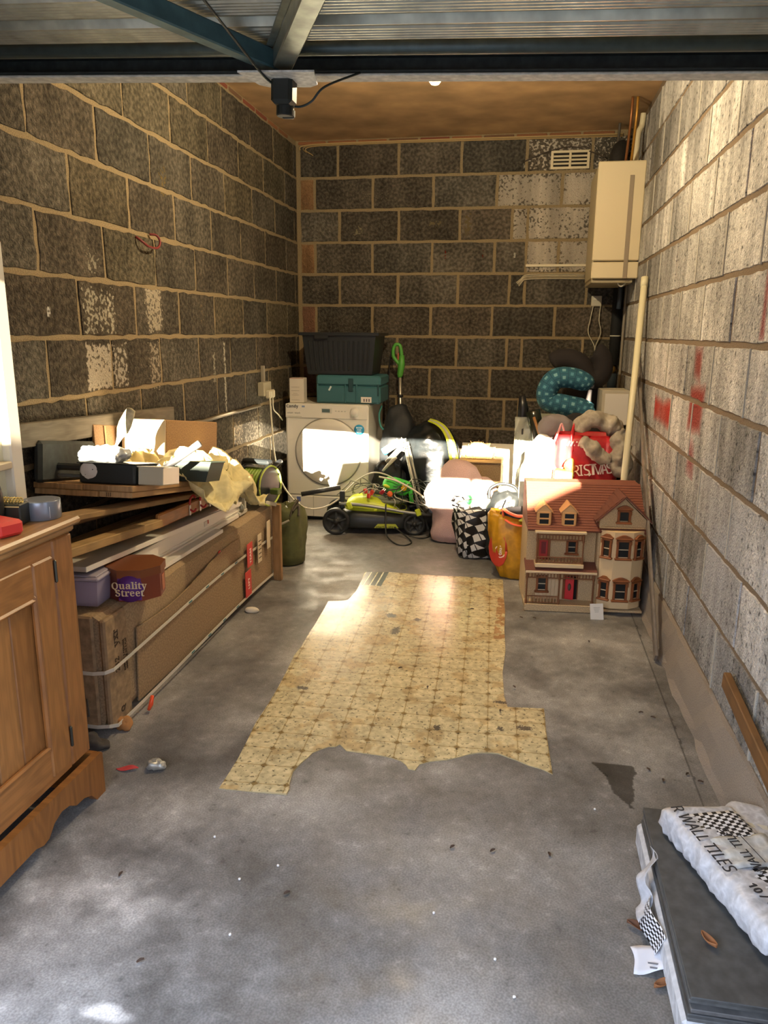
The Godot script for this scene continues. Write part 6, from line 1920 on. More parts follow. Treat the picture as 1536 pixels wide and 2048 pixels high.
func corner_heap() -> void:
	# white chest appliance with what is piled on and before it
	var t := thing("white_chest", "low white chest appliance in the right back corner under the neck pillows", "appliance", Vector3(0.345, 0, -5.27))
	var white := mt("cfcdbf", 0.45)
	part("body", box(Vector3(0, 0.36, 0), Vector3(0.56, 0.70, 0.55), 0.01), white, t)
	part("lid", box(Vector3(0, 0.745, 0.005), Vector3(0.57, 0.065, 0.57), 0.012), mt("c9cdb9", 0.4), t)
	part("handle_slot", box(Vector3(0.19, 0.69, 0.277), Vector3(0.12, 0.012, 0.006), 0.002), mt("3f443e", 0.6), t)
	t = thing("white_box", "plain white cardboard box at the right end of the white chest", "box", Vector3(0.566, 0.779, -5.03), eul(0, 2, 0))
	part("box", box(Vector3(0, 0.108, 0), Vector3(0.165, 0.215, 0.24), 0.003), mt("b9b29f", 0.7), t)
	part("front_panel", box(Vector3(0.006, 0.10, 0.121), Vector3(0.142, 0.19, 0.003), 0.001), mt("d8d5cd", 0.6), t)
	# two neck pillows
	var pat := func(x: int, y: int) -> Color:
		var fx := posmod(x, 32)
		var fy := posmod(y, 32)
		var off := (y / 32) % 2 * 16
		fx = posmod(x + off, 32)
		var c := Color(0.17, 0.38, 0.46)
		if fx < 2 or fy < 2: c = Color(0.11, 0.27, 0.36)
		if fx > 10 and fx < 24 and fy > 10 and fy < 24: c = Color(0.45, 0.64, 0.68) if (x / 32 + y / 32) % 3 else Color(0.33, 0.55, 0.62)
		return c
	var pm := picture(128, 128, pat, 0.85)
	pm.uv1_scale = Vector3(2, 5, 1)
	var pillow := func(pts: Array, r: float, called: String, label: String, m: Material):
		var p := path(pts, 7)
		var rad := []
		for i in p.size():
			var f := i / float(p.size() - 1)
			rad.append(r * pow(maxf(0.0, 1.0 - pow(absf(f - 0.5) * 2.0, 6)), 0.5) + 0.002)
		solo(called, tubed(p, rad, 20, 0.85), m, label, "neck pillow")
	pillow.call([Vector3(0.425, 1.005, -5.0), Vector3(0.385, 1.035, -5.0), Vector3(0.30, 1.062, -5.0), Vector3(0.205, 1.055, -5.0), Vector3(0.155, 0.985, -5.0), Vector3(0.165, 0.915, -5.0), Vector3(0.25, 0.892, -5.0), Vector3(0.36, 0.872, -5.0), Vector3(0.435, 0.842, -4.98), Vector3(0.465, 0.845, -4.98)], 0.076, "neck_pillow", "blue check-patterned U-shaped neck pillow lying on the white chest", pm)
	var bm := mt("2a2526", 0.9, 0.0, "fine", 8.0)
	pillow.call([Vector3(0.168, 1.15, -5.14), Vector3(0.20, 1.165, -5.14), Vector3(0.27, 1.175, -5.14), Vector3(0.35, 1.145, -5.14), Vector3(0.405, 1.075, -5.14), Vector3(0.455, 1.055, -5.14), Vector3(0.492, 1.09, -5.14), Vector3(0.495, 1.16, -5.14), Vector3(0.465, 1.22, -5.14), Vector3(0.445, 1.235, -5.14)], 0.078, "neck_pillow", "black U-shaped neck pillow on top of the blue patterned one", bm)
	solo("dark_cushion", lump(Vector3(0, 0.13, 0), Vector3(0.15, 0.13, 0.09), 0.02, 5.0, 3, 0.8, 0.0), mt("3b3634", 0.85, 0.0, "fine", 6.0), "dark brown cushion between the neck pillows and the back wall", "cushion", Vector3(0.40, 0.779, -5.25))
	# upright plastic-wrapped panel and the boots against it
	t = thing("wrapped_sheet", "tall panel wrapped in crinkled clear plastic at the left end of the white chest", "panel", Vector3(0.022, 0, -4.86), eul(-2, 6, 0))
	part("panel", box(Vector3(0, 0.40, 0), Vector3(0.11, 0.80, 0.045), 0.006), mt("a9aa98", 0.3, 0.0, "crease", 1.75, 0.64), t)
	part("dark_strip", box(Vector3(-0.012, 0.42, 0.0235), Vector3(0.012, 0.70, 0.003), 0.001), mt("3b3a36", 0.4), t)
	st_fold(t)
	t = thing("black_umbrella", "folded black umbrella standing at the far left of the corner heap", "umbrella", Vector3(-0.002, 0.0, -4.935))
	var st := S(true)
	tube(st, [Vector3(0, 0, 0), Vector3(0, 0.5, 0), Vector3(0.005, 0.72, 0), Vector3(0.01, 0.86, 0), Vector3(0.0, 0.945, 0)], [0.012, 0.02, 0.03, 0.034, 0.02], 12)
	part("canopy", st, mt("1f2124", 0.35, 0.0, "crease", 1.75, 0.32), t)
	t = thing("wellington_boot", "glossy dark green wellington boot leaning over the plastic-wrapped panel", "boot", Vector3(0.115, 0.66, -4.82), eul(0, 0, 12))
	st = S(true)
	tube(st, [Vector3(0, 0.0, 0), Vector3(0, 0.03, 0), Vector3(0.0, 0.14, 0), Vector3(-0.005, 0.21, 0)], [0.018, 0.036, 0.043, 0.045], 16)
	part("leg", st, mt("22261c", 0.2), t)
	part("foot", lump(Vector3(0.0, 0.0, 0.045), Vector3(0.032, 0.03, 0.08), 0.0, 3.0, 2), mt("22261c", 0.2), t)
	solo("wooden_stick", tubed([Vector3(0.075, 0.83, -4.77), Vector3(0.15, 0.64, -4.68)], 0.009, 10), wood("b07f4d", 0.6), "thin wooden stick slanting past the dark green boot", "stick")
	# the white pole and the grey lath by the right wall
	t = thing("white_pole", "tall white plastic pole leaning on the right wall below the boiler, past the grey fleece", "pole", Vector3(0.532, 0, -4.035))
	part("tube", tubed([Vector3(0.0, 0.0, 0), Vector3(0.110, 1.645, -0.58)], 0.0185, 16), mt("d5cfae", 0.45), t)
	part("joint", tubed([Vector3(0.1068, 1.595, -0.5625), Vector3(0.110, 1.645, -0.58)], 0.021, 16), mt("cfc9a8", 0.45), t)
	st = S()
	bar(st, Vector3(0.600, 0.024, -3.07), Vector3(0.650, 1.30, -4.80), 0.044, 0.012, 0.002, Vector3(1, 0, 0))
	solo("grey_lath", st, mt("7f766c", 0.6, 0.0, "blotch", 4.0), "long flat grey lath leaning along the foot of the right wall beside the dolls' house", "lath")
	# carriers and clothes in front of the chest
	var red := mt("c9242a", 0.45, 0.0, "crease", 1.22, 0.24)
	t = thing("christmas_bag", "large red shopping bag lettered CHRISTMAS behind the dolls' house", "shopping bag", Vector3(0.372, 0, -4.45))
	st = S(true)
	var ns := noise(2.6, 81, 2)
	var rings := []
	for q in [[0.16, 0.09, 0.0], [0.18, 0.11, 0.015], [0.19, 0.115, 0.3], [0.188, 0.115, 0.60], [0.18, 0.112, 0.74], [0.172, 0.10, 0.78], [0.16, 0.09, 0.775], [0.15, 0.08, 0.70]]:
		var ring := PackedVector3Array()
		for j in 40:
			var a := -TAU * j / 40
			var k := 1.0 + ns.get_noise_3d(cos(a) * 0.6, q[2] * 2.0, sin(a) * 0.6) * 0.14
			ring.append(Vector3(signf(cos(a)) * pow(absf(cos(a)), 0.55) * q[0] * k, q[2], signf(sin(a)) * pow(absf(sin(a)), 0.55) * q[1] * k))
		rings.append(ring)
	loft(st, rings)
	part("bag", st, red, t)
	var wm := mt("eee2d4", 0.5)
	var wd := "CHRISTMAS"
	for i in wd.length():
		var f := i / 8.0
		writing(wd[i], 0.062, wm, t, Vector3(-0.118 + f * 0.245, 0.572 + 0.03 * f, 0.122 - 0.004 * absf(f - 0.5)), eul(-3, 0, 7), false, false, "letter")
	for i in 7: part("candy_stripe", box(Vector3(-0.125 + i * 0.02, 0.735, 0.116), Vector3(0.008, 0.03, 0.003), 0.0, Basis(Vector3(0, 0, 1), -0.5)), wm, t)
	part("handle", tubed(path([Vector3(-0.075, 0.69, 0.11), Vector3(-0.085, 0.77, 0.10), Vector3(-0.075, 0.835, 0.085), Vector3(-0.05, 0.86, 0.06)]), 0.016, 8, 0.4), mt("c8262b", 0.5), t)
	part("star", box(Vector3(0.02, 0.565, 0.122), Vector3(0.016, 0.016, 0.002), 0.0, Basis(Vector3(0, 0, 1), 0.78)), wm, t)
	t = thing("white_carrier", "bulging white plastic carrier bag left of the red CHRISTMAS bag", "carrier bag", Vector3(0.125, 0, -4.42))
	part("bag", lump(Vector3(0, 0.38, 0), Vector3(0.115, 0.385, 0.10), 0.035, 6.0, 44, 0.75, 0.0, 40, 28), mt("dbd9d0", 0.4, 0.0, "crease", 1.40, 0.40), t)
	part("handle", tubed(path([Vector3(0.06, 0.72, 0.05), Vector3(0.085, 0.80, 0.06), Vector3(0.10, 0.84, 0.05), Vector3(0.115, 0.80, 0.05)]), 0.006, 6), mt("d8a0a0", 0.4), t)
	t = thing("gift_bag", "small yellow and orange patterned gift bag between the white carrier and red bag", "gift bag", Vector3(0.205, 0, -4.255), eul(0, 0, -4))
	part("bag", box(Vector3(0, 0.30, 0), Vector3(0.11, 0.60, 0.06), 0.006), mt("e2b23a", 0.45, 0.0, "blotch", 6.0), t)
	for q in [[-0.02, 0.50, "e07a2a"], [0.02, 0.55, "e8cf5a"], [-0.025, 0.565, "e9e0c0"], [0.03, 0.49, "d8552a"], [-0.01, 0.455, "58b59a"]]: part("print", box(Vector3(q[0], q[1], 0.031), Vector3(0.032, 0.045, 0.002), 0.0, Basis(Vector3(0, 0, 1), q[0] * 20)), mt(q[2], 0.5), t)
	part("tissue", lump(Vector3(0.03, 0.625, 0), Vector3(0.03, 0.05, 0.02), 0.015, 14.0, 5), mt("e38a3c", 0.5), t)
	solo("black_garment", lump(Vector3(0, 0.02, 0), Vector3(0.15, 0.105, 0.09), 0.03, 6.0, 7, 0.9), mt("2a2628", 0.9, 0.0, "crease", 1.75, 0.24), "black garment draped in an arch over the heap below the neck pillows", "garment", Vector3(0.335, 0.735, -4.70))
	solo("lilac_towel", lump(Vector3.ZERO, Vector3(0.10, 0.075, 0.08), 0.025, 9.0, 8, 0.8), mt("9f9596", 0.95, 0.0, "rough", 8.0, 0.4), "lilac grey towel between the white carrier and the black garment", "towel", Vector3(0.20, 0.79, -4.62))
	# the pale grey fleece, in two lobes over the red bag's right side
	t = thing("grey_fleece", "pale grey crumpled fleece hanging over the right side of the red CHRISTMAS bag", "garment", Vector3.ZERO)
	var fl := mt("b3aa98", 0.95, 0.0, "crease", 2.10, 0.32)
	part("collar", wobble(path([Vector3(0.30, 0.80, -4.36), Vector3(0.345, 0.852, -4.36), Vector3(0.43, 0.862, -4.38), Vector3(0.51, 0.83, -4.39), Vector3(0.57, 0.77, -4.40)], 8), 0.046, 0.04, 9.0, 4), fl, t)
	part("right_fold", wobble(path([Vector3(0.535, 0.815, -4.40), Vector3(0.555, 0.74, -4.38), Vector3(0.56, 0.65, -4.37), Vector3(0.54, 0.55, -4.36)], 8), 0.062, 0.045, 9.0, 19), fl, t)
	part("lower_fold", wobble(path([Vector3(0.335, 0.765, -4.345), Vector3(0.385, 0.72, -4.325), Vector3(0.44, 0.675, -4.32), Vector3(0.50, 0.645, -4.32)], 8), 0.04, 0.035, 10.0, 3), fl, t)


func st_fold(t: Node3D) -> void:
	# loose film standing off the wrapped panel
	var n := noise(4.0, 91, 3)
	var st := S(true)
	sheet(st, 10, 24, func(u: float, v: float) -> Vector3:
		return Vector3(lerpf(-0.062, 0.075, u), 0.02 + v * 0.80, 0.032 + n.get_noise_2d(u * 3.0, v * 5.0) * 0.03), 0.001)
	var m := StandardMaterial3D.new()
	m.albedo_color = Color(0.85, 0.87, 0.82, 0.35)
	m.transparency = BaseMaterial3D.TRANSPARENCY_ALPHA
	m.roughness = 0.22
	part("plastic_film", st, m, t)


# ---------- boiler, pipes and fittings ----------
func corner() -> void:
	var t := thing("wall_boiler", "cream wall-hung boiler high in the right back corner", "boiler", Vector3(0.526, 1.672, -5.12))
	var cream := mt("cfc2a0", 0.5)
	part("casing", box(Vector3(0, 0.34, -0.31), Vector3(0.272, 0.675, 0.58), 0.008), mt("bfb18c", 0.55), t)
	part("front_panel", box(Vector3(0, 0.395, 0), Vector3(0.282, 0.575, 0.03), 0.006), cream, t)
	part("lower_flap", box(Vector3(0, 0.05, 0), Vector3(0.282, 0.098, 0.03), 0.006), cream, t)
	part("grey_strip", box(Vector3(0.062, 0.30, 0.0165), Vector3(0.026, 0.60, 0.004), 0.001), mt("8d806c", 0.5), t)
	part("base_tray", box(Vector3(-0.01, -0.012, -0.30), Vector3(0.25, 0.022, 0.56), 0.003), mt("a89b7c", 0.6), t)
	part("drain_loop", tubed(path([Vector3(0.03, 0.0, -0.06), Vector3(0.035, -0.03, -0.06), Vector3(0.055, -0.042, -0.06), Vector3(0.075, -0.025, -0.06), Vector3(0.078, 0.0, -0.06)]), 0.005, 8), mt("c9c4b0", 0.4), t)
	# pipes, each with its own run
	var pipe := func(called: String, label: String, pts: Array, r: float, m: Material):
		solo(called, tubed(path(pts, 8), r, 12), m, label, "pipe")
	var copper := mt("8a5a34", 0.4, 0.6)
	pipe.call("copper_pipe", "left of the two thin copper pipes dropping from the ceiling above the boiler", [Vector3(0.545, 2.68, -5.02), Vector3(0.545, 2.55, -5.03), Vector3(0.545, 2.345, -5.15)], 0.008, copper)
	pipe.call("copper_pipe", "right of the two thin copper pipes dropping from the ceiling above the boiler", [Vector3(0.575, 2.68, -5.02), Vector3(0.575, 2.55, -5.03), Vector3(0.578, 2.345, -5.15)], 0.008, mt("a87a30", 0.4, 0.5))
	pipe.call("white_pipe", "short white plastic pipe with a bend above the boiler's right edge", [Vector3(0.648, 2.66, -5.30), Vector3(0.642, 2.59, -5.30), Vector3(0.622, 2.53, -5.28), Vector3(0.618, 2.345, -5.26)], 0.018, mt("cfc5a4", 0.45))
	pipe.call("flue_pipe", "dark flue and lagging tangled behind the pipes above the boiler", [Vector3(0.53, 2.36, -5.50), Vector3(0.535, 2.46, -5.50), Vector3(0.56, 2.52, -5.58), Vector3(0.57, 2.53, -5.76)], 0.055, mt("26221d", 0.8, 0.0, "blotch", 6.0))
	pipe.call("grey_conduit", "slim dark conduit rising to the ceiling left of the copper pipes", [Vector3(0.50, 2.345, -5.45), Vector3(0.53, 2.55, -5.55), Vector3(0.535, 2.67, -5.55)], 0.009, mt("4a4238", 0.6))
	t = thing("lagged_pipe", "thick black lagged pipe running down the right back corner", "pipe", Vector3(0.625, 0, -5.71))
	part("lagging", tubed([Vector3(0, 1.66, 0), Vector3(0, 1.12, 0)], 0.036, 16), mt("17191a", 0.8), t)
	part("white_tie", tubed([Vector3(0, 1.318, 0), Vector3(0, 1.326, 0)], 0.0375, 16), mt("c9c9b8", 0.5), t)
	part("valve", lump(Vector3(0, 1.09, 0.01), Vector3(0.02, 0.03, 0.02), 0.0, 3.0, 1), mt("7a6030", 0.4, 0.6), t)
	part("lower_lagging", tubed([Vector3(0, 1.06, 0), Vector3(0, 0.95, 0)], 0.032, 16), mt("232f38", 0.8), t)
	part("pipe", tubed([Vector3(0, 1.12, 0), Vector3(0, 0.0, 0)], 0.011, 12), mt("6a5236", 0.4, 0.5), t)
	part("red_tap", box(Vector3(-0.035, 1.10, 0.02), Vector3(0.03, 0.01, 0.01), 0.003), mt("8a2f2a", 0.4), t)
	pipe.call("grey_pipe", "thin grey pipe in the right corner beside the black lagged one", [Vector3(0.652, 1.66, -5.50), Vector3(0.652, 0.8, -5.50), Vector3(0.652, 0.0, -5.50)], 0.009, mt("8a8273", 0.5))
	pipe.call("blue_hose", "short dark blue hose hanging below the boiler", [Vector3(0.60, 1.66, -5.40), Vector3(0.602, 1.58, -5.40), Vector3(0.60, 1.50, -5.42)], 0.014, mt("232f3c", 0.5))
	# switch box, conduit, cables, vent on the back wall
	t = thing("fused_switch", "small white fused switch on the back wall below the boiler", "switch", Vector3(0.484, 1.562, -5.765))
	part("back_box", box(Vector3(0, 0, 0), Vector3(0.072, 0.072, 0.032), 0.004), mt("bdb8a2", 0.5), t)
	part("rocker", box(Vector3(-0.008, 0.014, 0.018), Vector3(0.03, 0.02, 0.006), 0.002), mt("d2cdb8", 0.4), t)
	for q in [[-0.02, -0.02], [0.03, 0.02]]:
		part("flex", tubed(path([Vector3(q[0], -0.03, 0.01), Vector3(q[0] - 0.01 + q[1] * 0.3, -0.13, 0.02), Vector3(q[0] + q[1] * 0.9 - 0.005, -0.22, 0.02), Vector3(0.01 + q[0] * 0.1, -0.32, 0.015), Vector3(0.012, -0.42, 0.01)]), 0.0035, 6), mt("c6c0a8", 0.5), t)
	solo("white_conduit", box(Vector3.ZERO, Vector3(0.45, 0.018, 0.012), 0.002), mt("cbc2a6", 0.5), "straight white conduit along the back wall left of the boiler", "conduit", Vector3(0.20, 1.807, -5.772))
	var names := ["uppermost", "second", "third", "lowest"]
	for i in 4:
		var y := 1.745 - i * 0.010
		solo("white_cable", tubed(path([Vector3(-0.085 + 0.006 * i, 1.690 - 0.008 * i, -5.772), Vector3(-0.055 + 0.004 * i, 1.715 - 0.006 * i, -5.766), Vector3(-0.02, y - 0.004, -5.768), Vector3(0.10, y + 0.002, -5.768), Vector3(0.40, y, -5.768)], 6), 0.0036, 6), mt(["b9ae92", "c6bc9f", "a89c80", "bfb497"][i], 0.5), names[i] + " of four pale cables running along the back wall to the boiler", "cable", Vector3.ZERO, Vector3.ZERO, "cables to the boiler")
	t = thing("air_vent", "white slotted air vent high on the back wall left of the boiler", "vent", Vector3(0.242, 2.503, -5.772))
	var vm := mt("cfc3a2", 0.5)
	var st := S()
	for q in [[0, 0.052, 0.262, 0.016], [0, -0.052, 0.262, 0.016]]: bx(st, Vector3(q[0], q[1], 0), Vector3(q[2], q[3], 0.014), 0.002)
	for x in [-0.122, 0.0, 0.122]: bx(st, Vector3(x, 0, 0), Vector3(0.016 if x == 0.0 else 0.018, 0.12, 0.0142), 0.002)
	part("surround", st, vm, t)
	for k in 2:
		for i in 3: part("louvre", box(Vector3(-0.061 + k * 0.122, -0.024 + i * 0.024, -0.001), Vector3(0.108, 0.012, 0.006), 0.001, Basis(Vector3.RIGHT, 0.4)), vm, t)
	part("back", box(Vector3(0, 0, -0.006), Vector3(0.25, 0.11, 0.002), 0.0), mt("1d1a16", 0.9), t)  # near-black sheet stands for the dark hollow behind the slots
	pipe.call("dark_cable", "dark cable looping across the white-painted blocks past the air vent", [Vector3(-0.07, 2.50, -5.772), Vector3(0.08, 2.555, -5.768), Vector3(0.24, 2.585, -5.768), Vector3(0.36, 2.555, -5.77), Vector3(0.46, 2.50, -5.70)], 0.004, mt("3a3026", 0.6))
	for i in 3:
		pipe.call("ceiling_cable", ["upper", "middle", "lower"][i] + " of three thin cables under the ceiling along the back wall", [Vector3(-1.69 + 0.05 * i, 2.62 - 0.02 * i, -5.765), Vector3(-1.60, 2.655 - 0.007 * i, -5.765), Vector3(-0.9, 2.660 - 0.006 * i, -5.764), Vector3(-0.2, 2.658 - 0.007 * i, -5.764), Vector3(0.58, 2.655 - 0.008 * i, -5.764)], 0.0032, mt(["b59a66", "8f7a52", "a58a5a"][i], 0.6))
	# left wall: sockets, hook, flexes to the dryer
	t = thing("wall_socket", "white double socket with plugs on the left wall near the dryer", "socket", Vector3(-1.697, 0.93, -4.87))
	part("box", box(Vector3(0, 0.03, 0), Vector3(0.045, 0.09, 0.15), 0.004), mt("a9a48c", 0.5), t)
	for q in [-0.045, 0.02]: part("plug", box(Vector3(0.035, -0.005, q), Vector3(0.035, 0.055, 0.045), 0.008), mt("c4bfa8", 0.45), t)
	part("trunking", box(Vector3(-0.012, 0.125, -0.01), Vector3(0.022, 0.11, 0.03), 0.002), mt("8f897a", 0.6), t)
	var fm := mt("c9c4ae", 0.5)
	pipe.call("white_flex", "long white flex dropping from the wall socket and looping past the dryer to the mower", [Vector3(-1.655, 0.90, -4.85), Vector3(-1.64, 0.75, -4.83), Vector3(-1.60, 0.52, -4.76), Vector3(-1.53, 0.33, -4.72), Vector3(-1.40, 0.20, -4.72), Vector3(-1.27, 0.19, -4.78), Vector3(-1.15, 0.26, -4.86)], 0.0055, fm)
	pipe.call("white_flex", "short white flex hanging from the right-hand plug towards the dryer's left side", [Vector3(-1.655, 0.90, -4.91), Vector3(-1.662, 0.82, -4.94), Vector3(-1.66, 0.77, -5.04), Vector3(-1.672, 0.72, -5.16)], 0.0045, fm)
	pipe.call("pale_flex", "pale flex trailing over the olive garden bag from the loop by the dryer", [Vector3(-1.46, 0.24, -4.72), Vector3(-1.42, 0.20, -4.60), Vector3(-1.36, 0.30, -4.38), Vector3(-1.30, 0.36, -4.24), Vector3(-1.28, 0.35, -4.19)], 0.0045, fm)
	pipe.call("black_tube", "thick black tube bending over behind the cable reel towards the mower", [Vector3(-1.36, 0.555, -3.845), Vector3(-1.34, 0.60, -3.95), Vector3(-1.34, 0.61, -4.08), Vector3(-1.44, 0.50, -4.25), Vector3(-1.52, 0.25, -4.36), Vector3(-1.55, 0.014, -4.42)], 0.014, mt("232629", 0.45))
	pipe.call("grey_conduit", "grey conduit running along the left wall to the socket", [Vector3(-1.707, 0.853, -3.5), Vector3(-1.707, 0.853, -4.2), Vector3(-1.707, 0.853, -4.80)], 0.009, mt("6c6250", 0.7))
	st = S(true)
	tube(st, path([Vector3(-1.715, 1.735, -3.27), Vector3(-1.69, 1.715, -3.28), Vector3(-1.68, 1.698, -3.32), Vector3(-1.68, 1.70, -3.40), Vector3(-1.682, 1.73, -3.435), Vector3(-1.69, 1.757, -3.42), Vector3(-1.715, 1.76, -3.40)], 6), 0.0055, 8)
	solo("red_hook", st, mt("6e2322", 0.55), "red plastic-coated storage hook screwed into the left wall", "hook")
	st = S()
	bar(st, Vector3(0.640, 0.335, -2.23), Vector3(0.645, 0.21, -1.15), 0.05, 0.022, 0.003, Vector3(1, 0, 0))
	solo("brown_batten", st, wood("7a552c", 0.6), "brown varnished timber batten leaning on the right wall above the tile parcels", "batten")


# ---------- scraps on the floor ----------
func litter() -> void:
	var leafm := [mt("6a4630", 0.8), mt("8a5a34", 0.8), mt("4a3a2e", 0.8)]
	var leaf := func(size: float, curl: float, seed_: int) -> SurfaceTool:
		var st := S(true)
		sheet(st, 8, 6, func(u: float, v: float) -> Vector3:
			var w := sin(PI * clampf(u * 0.96 + 0.02, 0.0, 1.0)) * 0.42
			return Vector3((u - 0.5) * size, 0.004 + curl * size * pow(absf(v - 0.5) * 2.0, 2) * 0.5 + 0.05 * size * sin(u * 5.0 + seed_), (0.5 - v) * size * w), 0.0008)
		return st
	solo("dead_leaf", leaf.call(0.055, 0.3, 1), leafm[0], "curled red-brown leaf on the concrete left of the slate stack", "leaf", Vector3(0.325, 0, -1.555), eul(0, -20, 0))
	solo("dead_leaf", leaf.call(0.04, 0.5, 2), leafm[1], "small curled brown leaf on top of the slate stack", "leaf", Vector3(0.432, 0.1185, -1.405), eul(0, -55, 0))
	solo("dead_leaf", leaf.call(0.04, 0.5, 3), leafm[1], "crumpled brown leaf at the bottom left corner of the slate stack", "leaf", Vector3(0.35, 0, -1.40), eul(0, 30, 0))
	solo("red_scrap", leaf.call(0.07, 0.05, 4), mt("b03a3a", 0.7), "flat red scrap on the floor beside the pine cupboard's plinth", "scrap", Vector3(-1.155, 0, -1.93), eul(0, 10, 0))
	var st := S(true)
	tube(st, [Vector3(0, 0.008, 0), Vector3(0.01, 0.03, 0.0), Vector3(0.012, 0.06, -0.01)], [0.006, 0.008, 0.006], 10)
	solo("orange_clip", st, mt("f0572a", 0.3), "bright orange plastic clip under the near corner of the long carton", "clip", Vector3(-1.265, 0, -2.285))
	solo("card_scrap", lump(Vector3(0, 0.02, 0), Vector3(0.025, 0.022, 0.02), 0.012, 25.0, 4, 0.6, 0.0), mt("a97743", 0.85), "torn brown cardboard corner under the near end of the long carton", "scrap", Vector3(-1.29, 0, -2.16))
	solo("rag_heap", lump(Vector3(0, 0.012, 0), Vector3(0.09, 0.022, 0.035), 0.02, 18.0, 6, 0.8, 0.0), mt("4a4744", 0.9, 0.0, "crease", 3.15, 0.24), "heap of dark rags and dust between the carton end and the pine cupboard", "rags", Vector3(-1.36, 0, -2.03))
	solo("foil_scrap", lump(Vector3(0, 0.012, 0), Vector3(0.03, 0.014, 0.02), 0.012, 28.0, 8, 0.8, 0.0), mt("a5a59c", 0.4, 0.4), "crumpled grey foil scrap on the floor near the red scrap", "scrap", Vector3(-1.07, 0, -1.955))
	solo("white_lump", lump(Vector3(0, 0.01, 0), Vector3(0.035, 0.015, 0.02), 0.006, 18.0, 9, 0.9, 0.0), mt("cfc7b4", 0.7), "small white lump on the floor at the middle of the long carton's edge", "scrap", Vector3(-1.245, 0, -3.30))
	var r2 := RandomNumberGenerator.new()
	r2.seed = 44
	var first: MeshInstance3D = null
	for i in 22:
		var p := Vector3(r2.randf_range(-1.1, 0.35), 0, r2.randf_range(-3.6, -1.25))
		if i % 3 == 0: p = Vector3(r2.randf_range(0.42, 0.60), 0, r2.randf_range(-3.4, -1.95))
		if p.x > -0.95 and p.x < 0.16 and p.z < -1.88: p.y = 0.006
		var turn := eul(0, r2.randf_range(0, 360), 0)
		if first == null:
			first = solo("leaf_crumb", leaf.call(0.016, 0.4, 5), leafm[2], "tiny dark crumb of dead leaf scattered over the concrete", "leaf", p, turn, "leaf crumbs on the floor")
		else:
			copy_of(first, "tiny dark crumb of dead leaf scattered over the concrete", p, turn)
	var grit: MeshInstance3D = null
	for i in 8:
		var p := Vector3(r2.randf_range(-1.0, 0.55), 0, r2.randf_range(-2.3, -1.2))
		if p.x > -0.95 and p.x < 0.16 and p.z < -1.88: p.z += 0.7
		if p.x > 0.33 and p.z > -1.9: p.x -= 0.5
		if grit == null:
			grit = solo("white_chip", lump(Vector3(0, 0.003, 0), Vector3(0.0035, 0.003, 0.003), 0.001, 60.0, 3, 0.8, 0.0, 10, 6), mt("d9d7d0", 0.7), "tiny white plaster chip scattered on the near concrete", "chip", p, Vector3.ZERO, "white chips on the floor")
		else:
			copy_of(grit, "tiny white plaster chip scattered on the near concrete", p, eul(0, r2.randf_range(0, 360), 0))


func small() -> void:
	pendant()


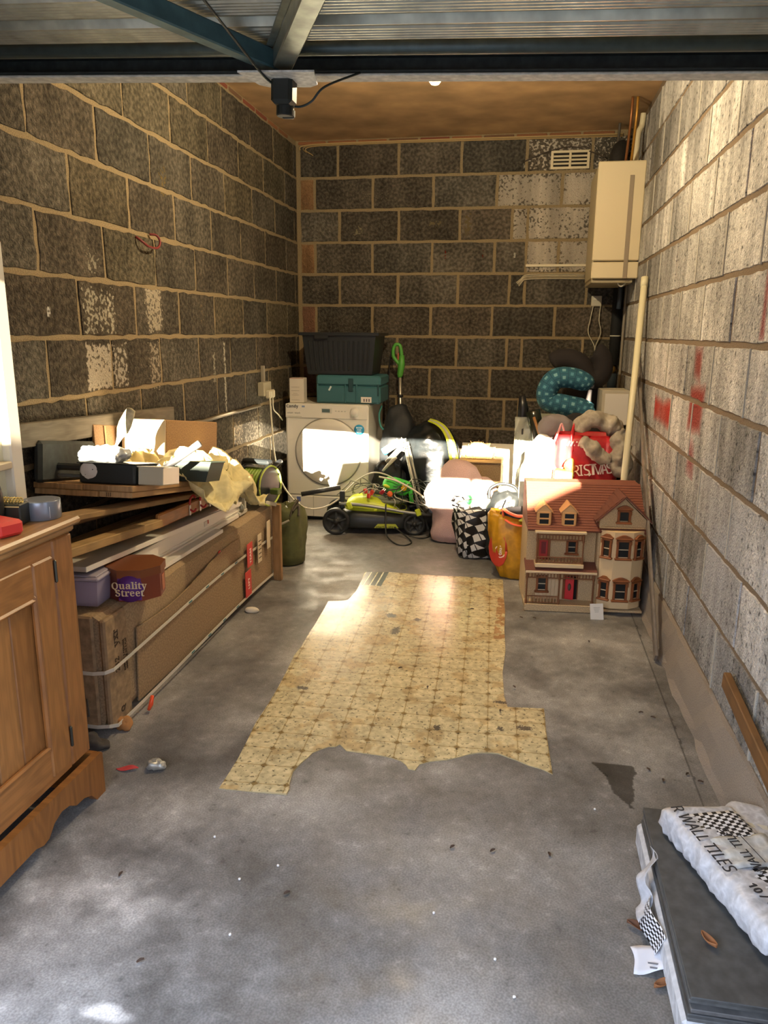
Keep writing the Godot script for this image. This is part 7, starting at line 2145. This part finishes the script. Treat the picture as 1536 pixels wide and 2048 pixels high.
func pendant() -> void:
	var t := thing("pendant_bulb", "lit bare light bulb hanging from the ceiling just under the door edge", "light bulb", Vector3(-0.421, 2.36, -3.43))
	var glow := mt("fff2d8", 0.4)
	glow.emission_enabled = true
	glow.emission = Color(1.0, 0.86, 0.62)
	glow.emission_energy_multiplier = 6.0
	var st := S(true)
	lathe(st, [Vector2(0.0, -0.03), Vector2(0.016, -0.026), Vector2(0.026, -0.014), Vector2(0.029, 0.0), Vector2(0.025, 0.016), Vector2(0.014, 0.034), Vector2(0.012, 0.042)], 24)
	part("glass_bulb", st, glow, t)
	st = S(true)
	lathe(st, [Vector2(0.013, 0.04), Vector2(0.014, 0.044), Vector2(0.014, 0.06), Vector2(0.02, 0.064), Vector2(0.02, 0.10), Vector2(0.008, 0.115), Vector2(0.0, 0.118)], 18)
	part("lamp_holder", st, mt("e2ded2", 0.5), t)
	part("flex", tubed([Vector3(0, 0.11, 0), Vector3(0, 0.31, 0)], 0.003, 6), mt("e2ded2", 0.6), t)
	st = S(true)
	lathe(st, [Vector2(0.04, 0.296), Vector2(0.042, 0.31), Vector2(0.03, 0.324)], 20)
	part("ceiling_rose", st, mt("e2ded2", 0.5), t)
	var l := OmniLight3D.new()
	l.name = "bulb_light"
	l.position = Vector3(0, -0.005, 0)
	l.light_color = Color(1.0, 0.91, 0.74)
	l.light_energy = BULB
	l.light_size = 0.025
	l.omni_range = 12.0
	l.omni_attenuation = 2.0
	l.shadow_enabled = true
	t.add_child(l)


func _ready() -> void:
	# ---- camera, sky, sun, exposure ----
	var cam := Camera3D.new()
	cam.name = "camera"
	cam.fov = 68.2666
	cam.near = 0.05
	cam.far = 100.0
	cam.position = Vector3(0, 1.335, 0)
	cam.rotation = Vector3(-0.233956, 0.178647, 0.0088157)
	add_child(cam)
	cam.current = true
	var env := Environment.new()
	var sky := Sky.new()
	var pm := ProceduralSkyMaterial.new()
	pm.sky_top_color = Color(0.63, 0.70, 0.82)
	pm.sky_horizon_color = Color(0.92, 0.93, 0.94)
	pm.sky_curve = 0.25
	pm.ground_bottom_color = Color(0.36, 0.36, 0.35)
	pm.ground_horizon_color = Color(0.55, 0.56, 0.56)
	sky.sky_material = pm
	env.background_mode = Environment.BG_SKY
	env.sky = sky
	env.background_energy_multiplier = 3.2
	env.tonemap_mode = Environment.TONE_MAPPER_LINEAR
	env.tonemap_exposure = 4.1
	env.sdfgi_enabled = true
	env.ssao_enabled = true
	env.ssil_enabled = true
	var we := WorldEnvironment.new()
	we.name = "world"
	we.environment = env
	add_child(we)
	var sun := DirectionalLight3D.new()
	sun.name = "sun"
	sun.light_color = Color(1.0, 0.93, 0.82)
	sun.light_energy = 9.0
	sun.light_angular_distance = 0.3
	sun.shadow_enabled = true
	sun.sky_mode = DirectionalLight3D.SKY_MODE_LIGHT_ONLY
	add_child(sun)
	sun.look_at_from_position(Vector3.ZERO, Vector3(-0.055, -0.24, -1.0))
	# ---- the setting, then the things from the largest to the smallest ----
	room()
	door()
	large()
	dolls_house()
	left_pile()
	right_pile()
	corner()
	small()
	litter()
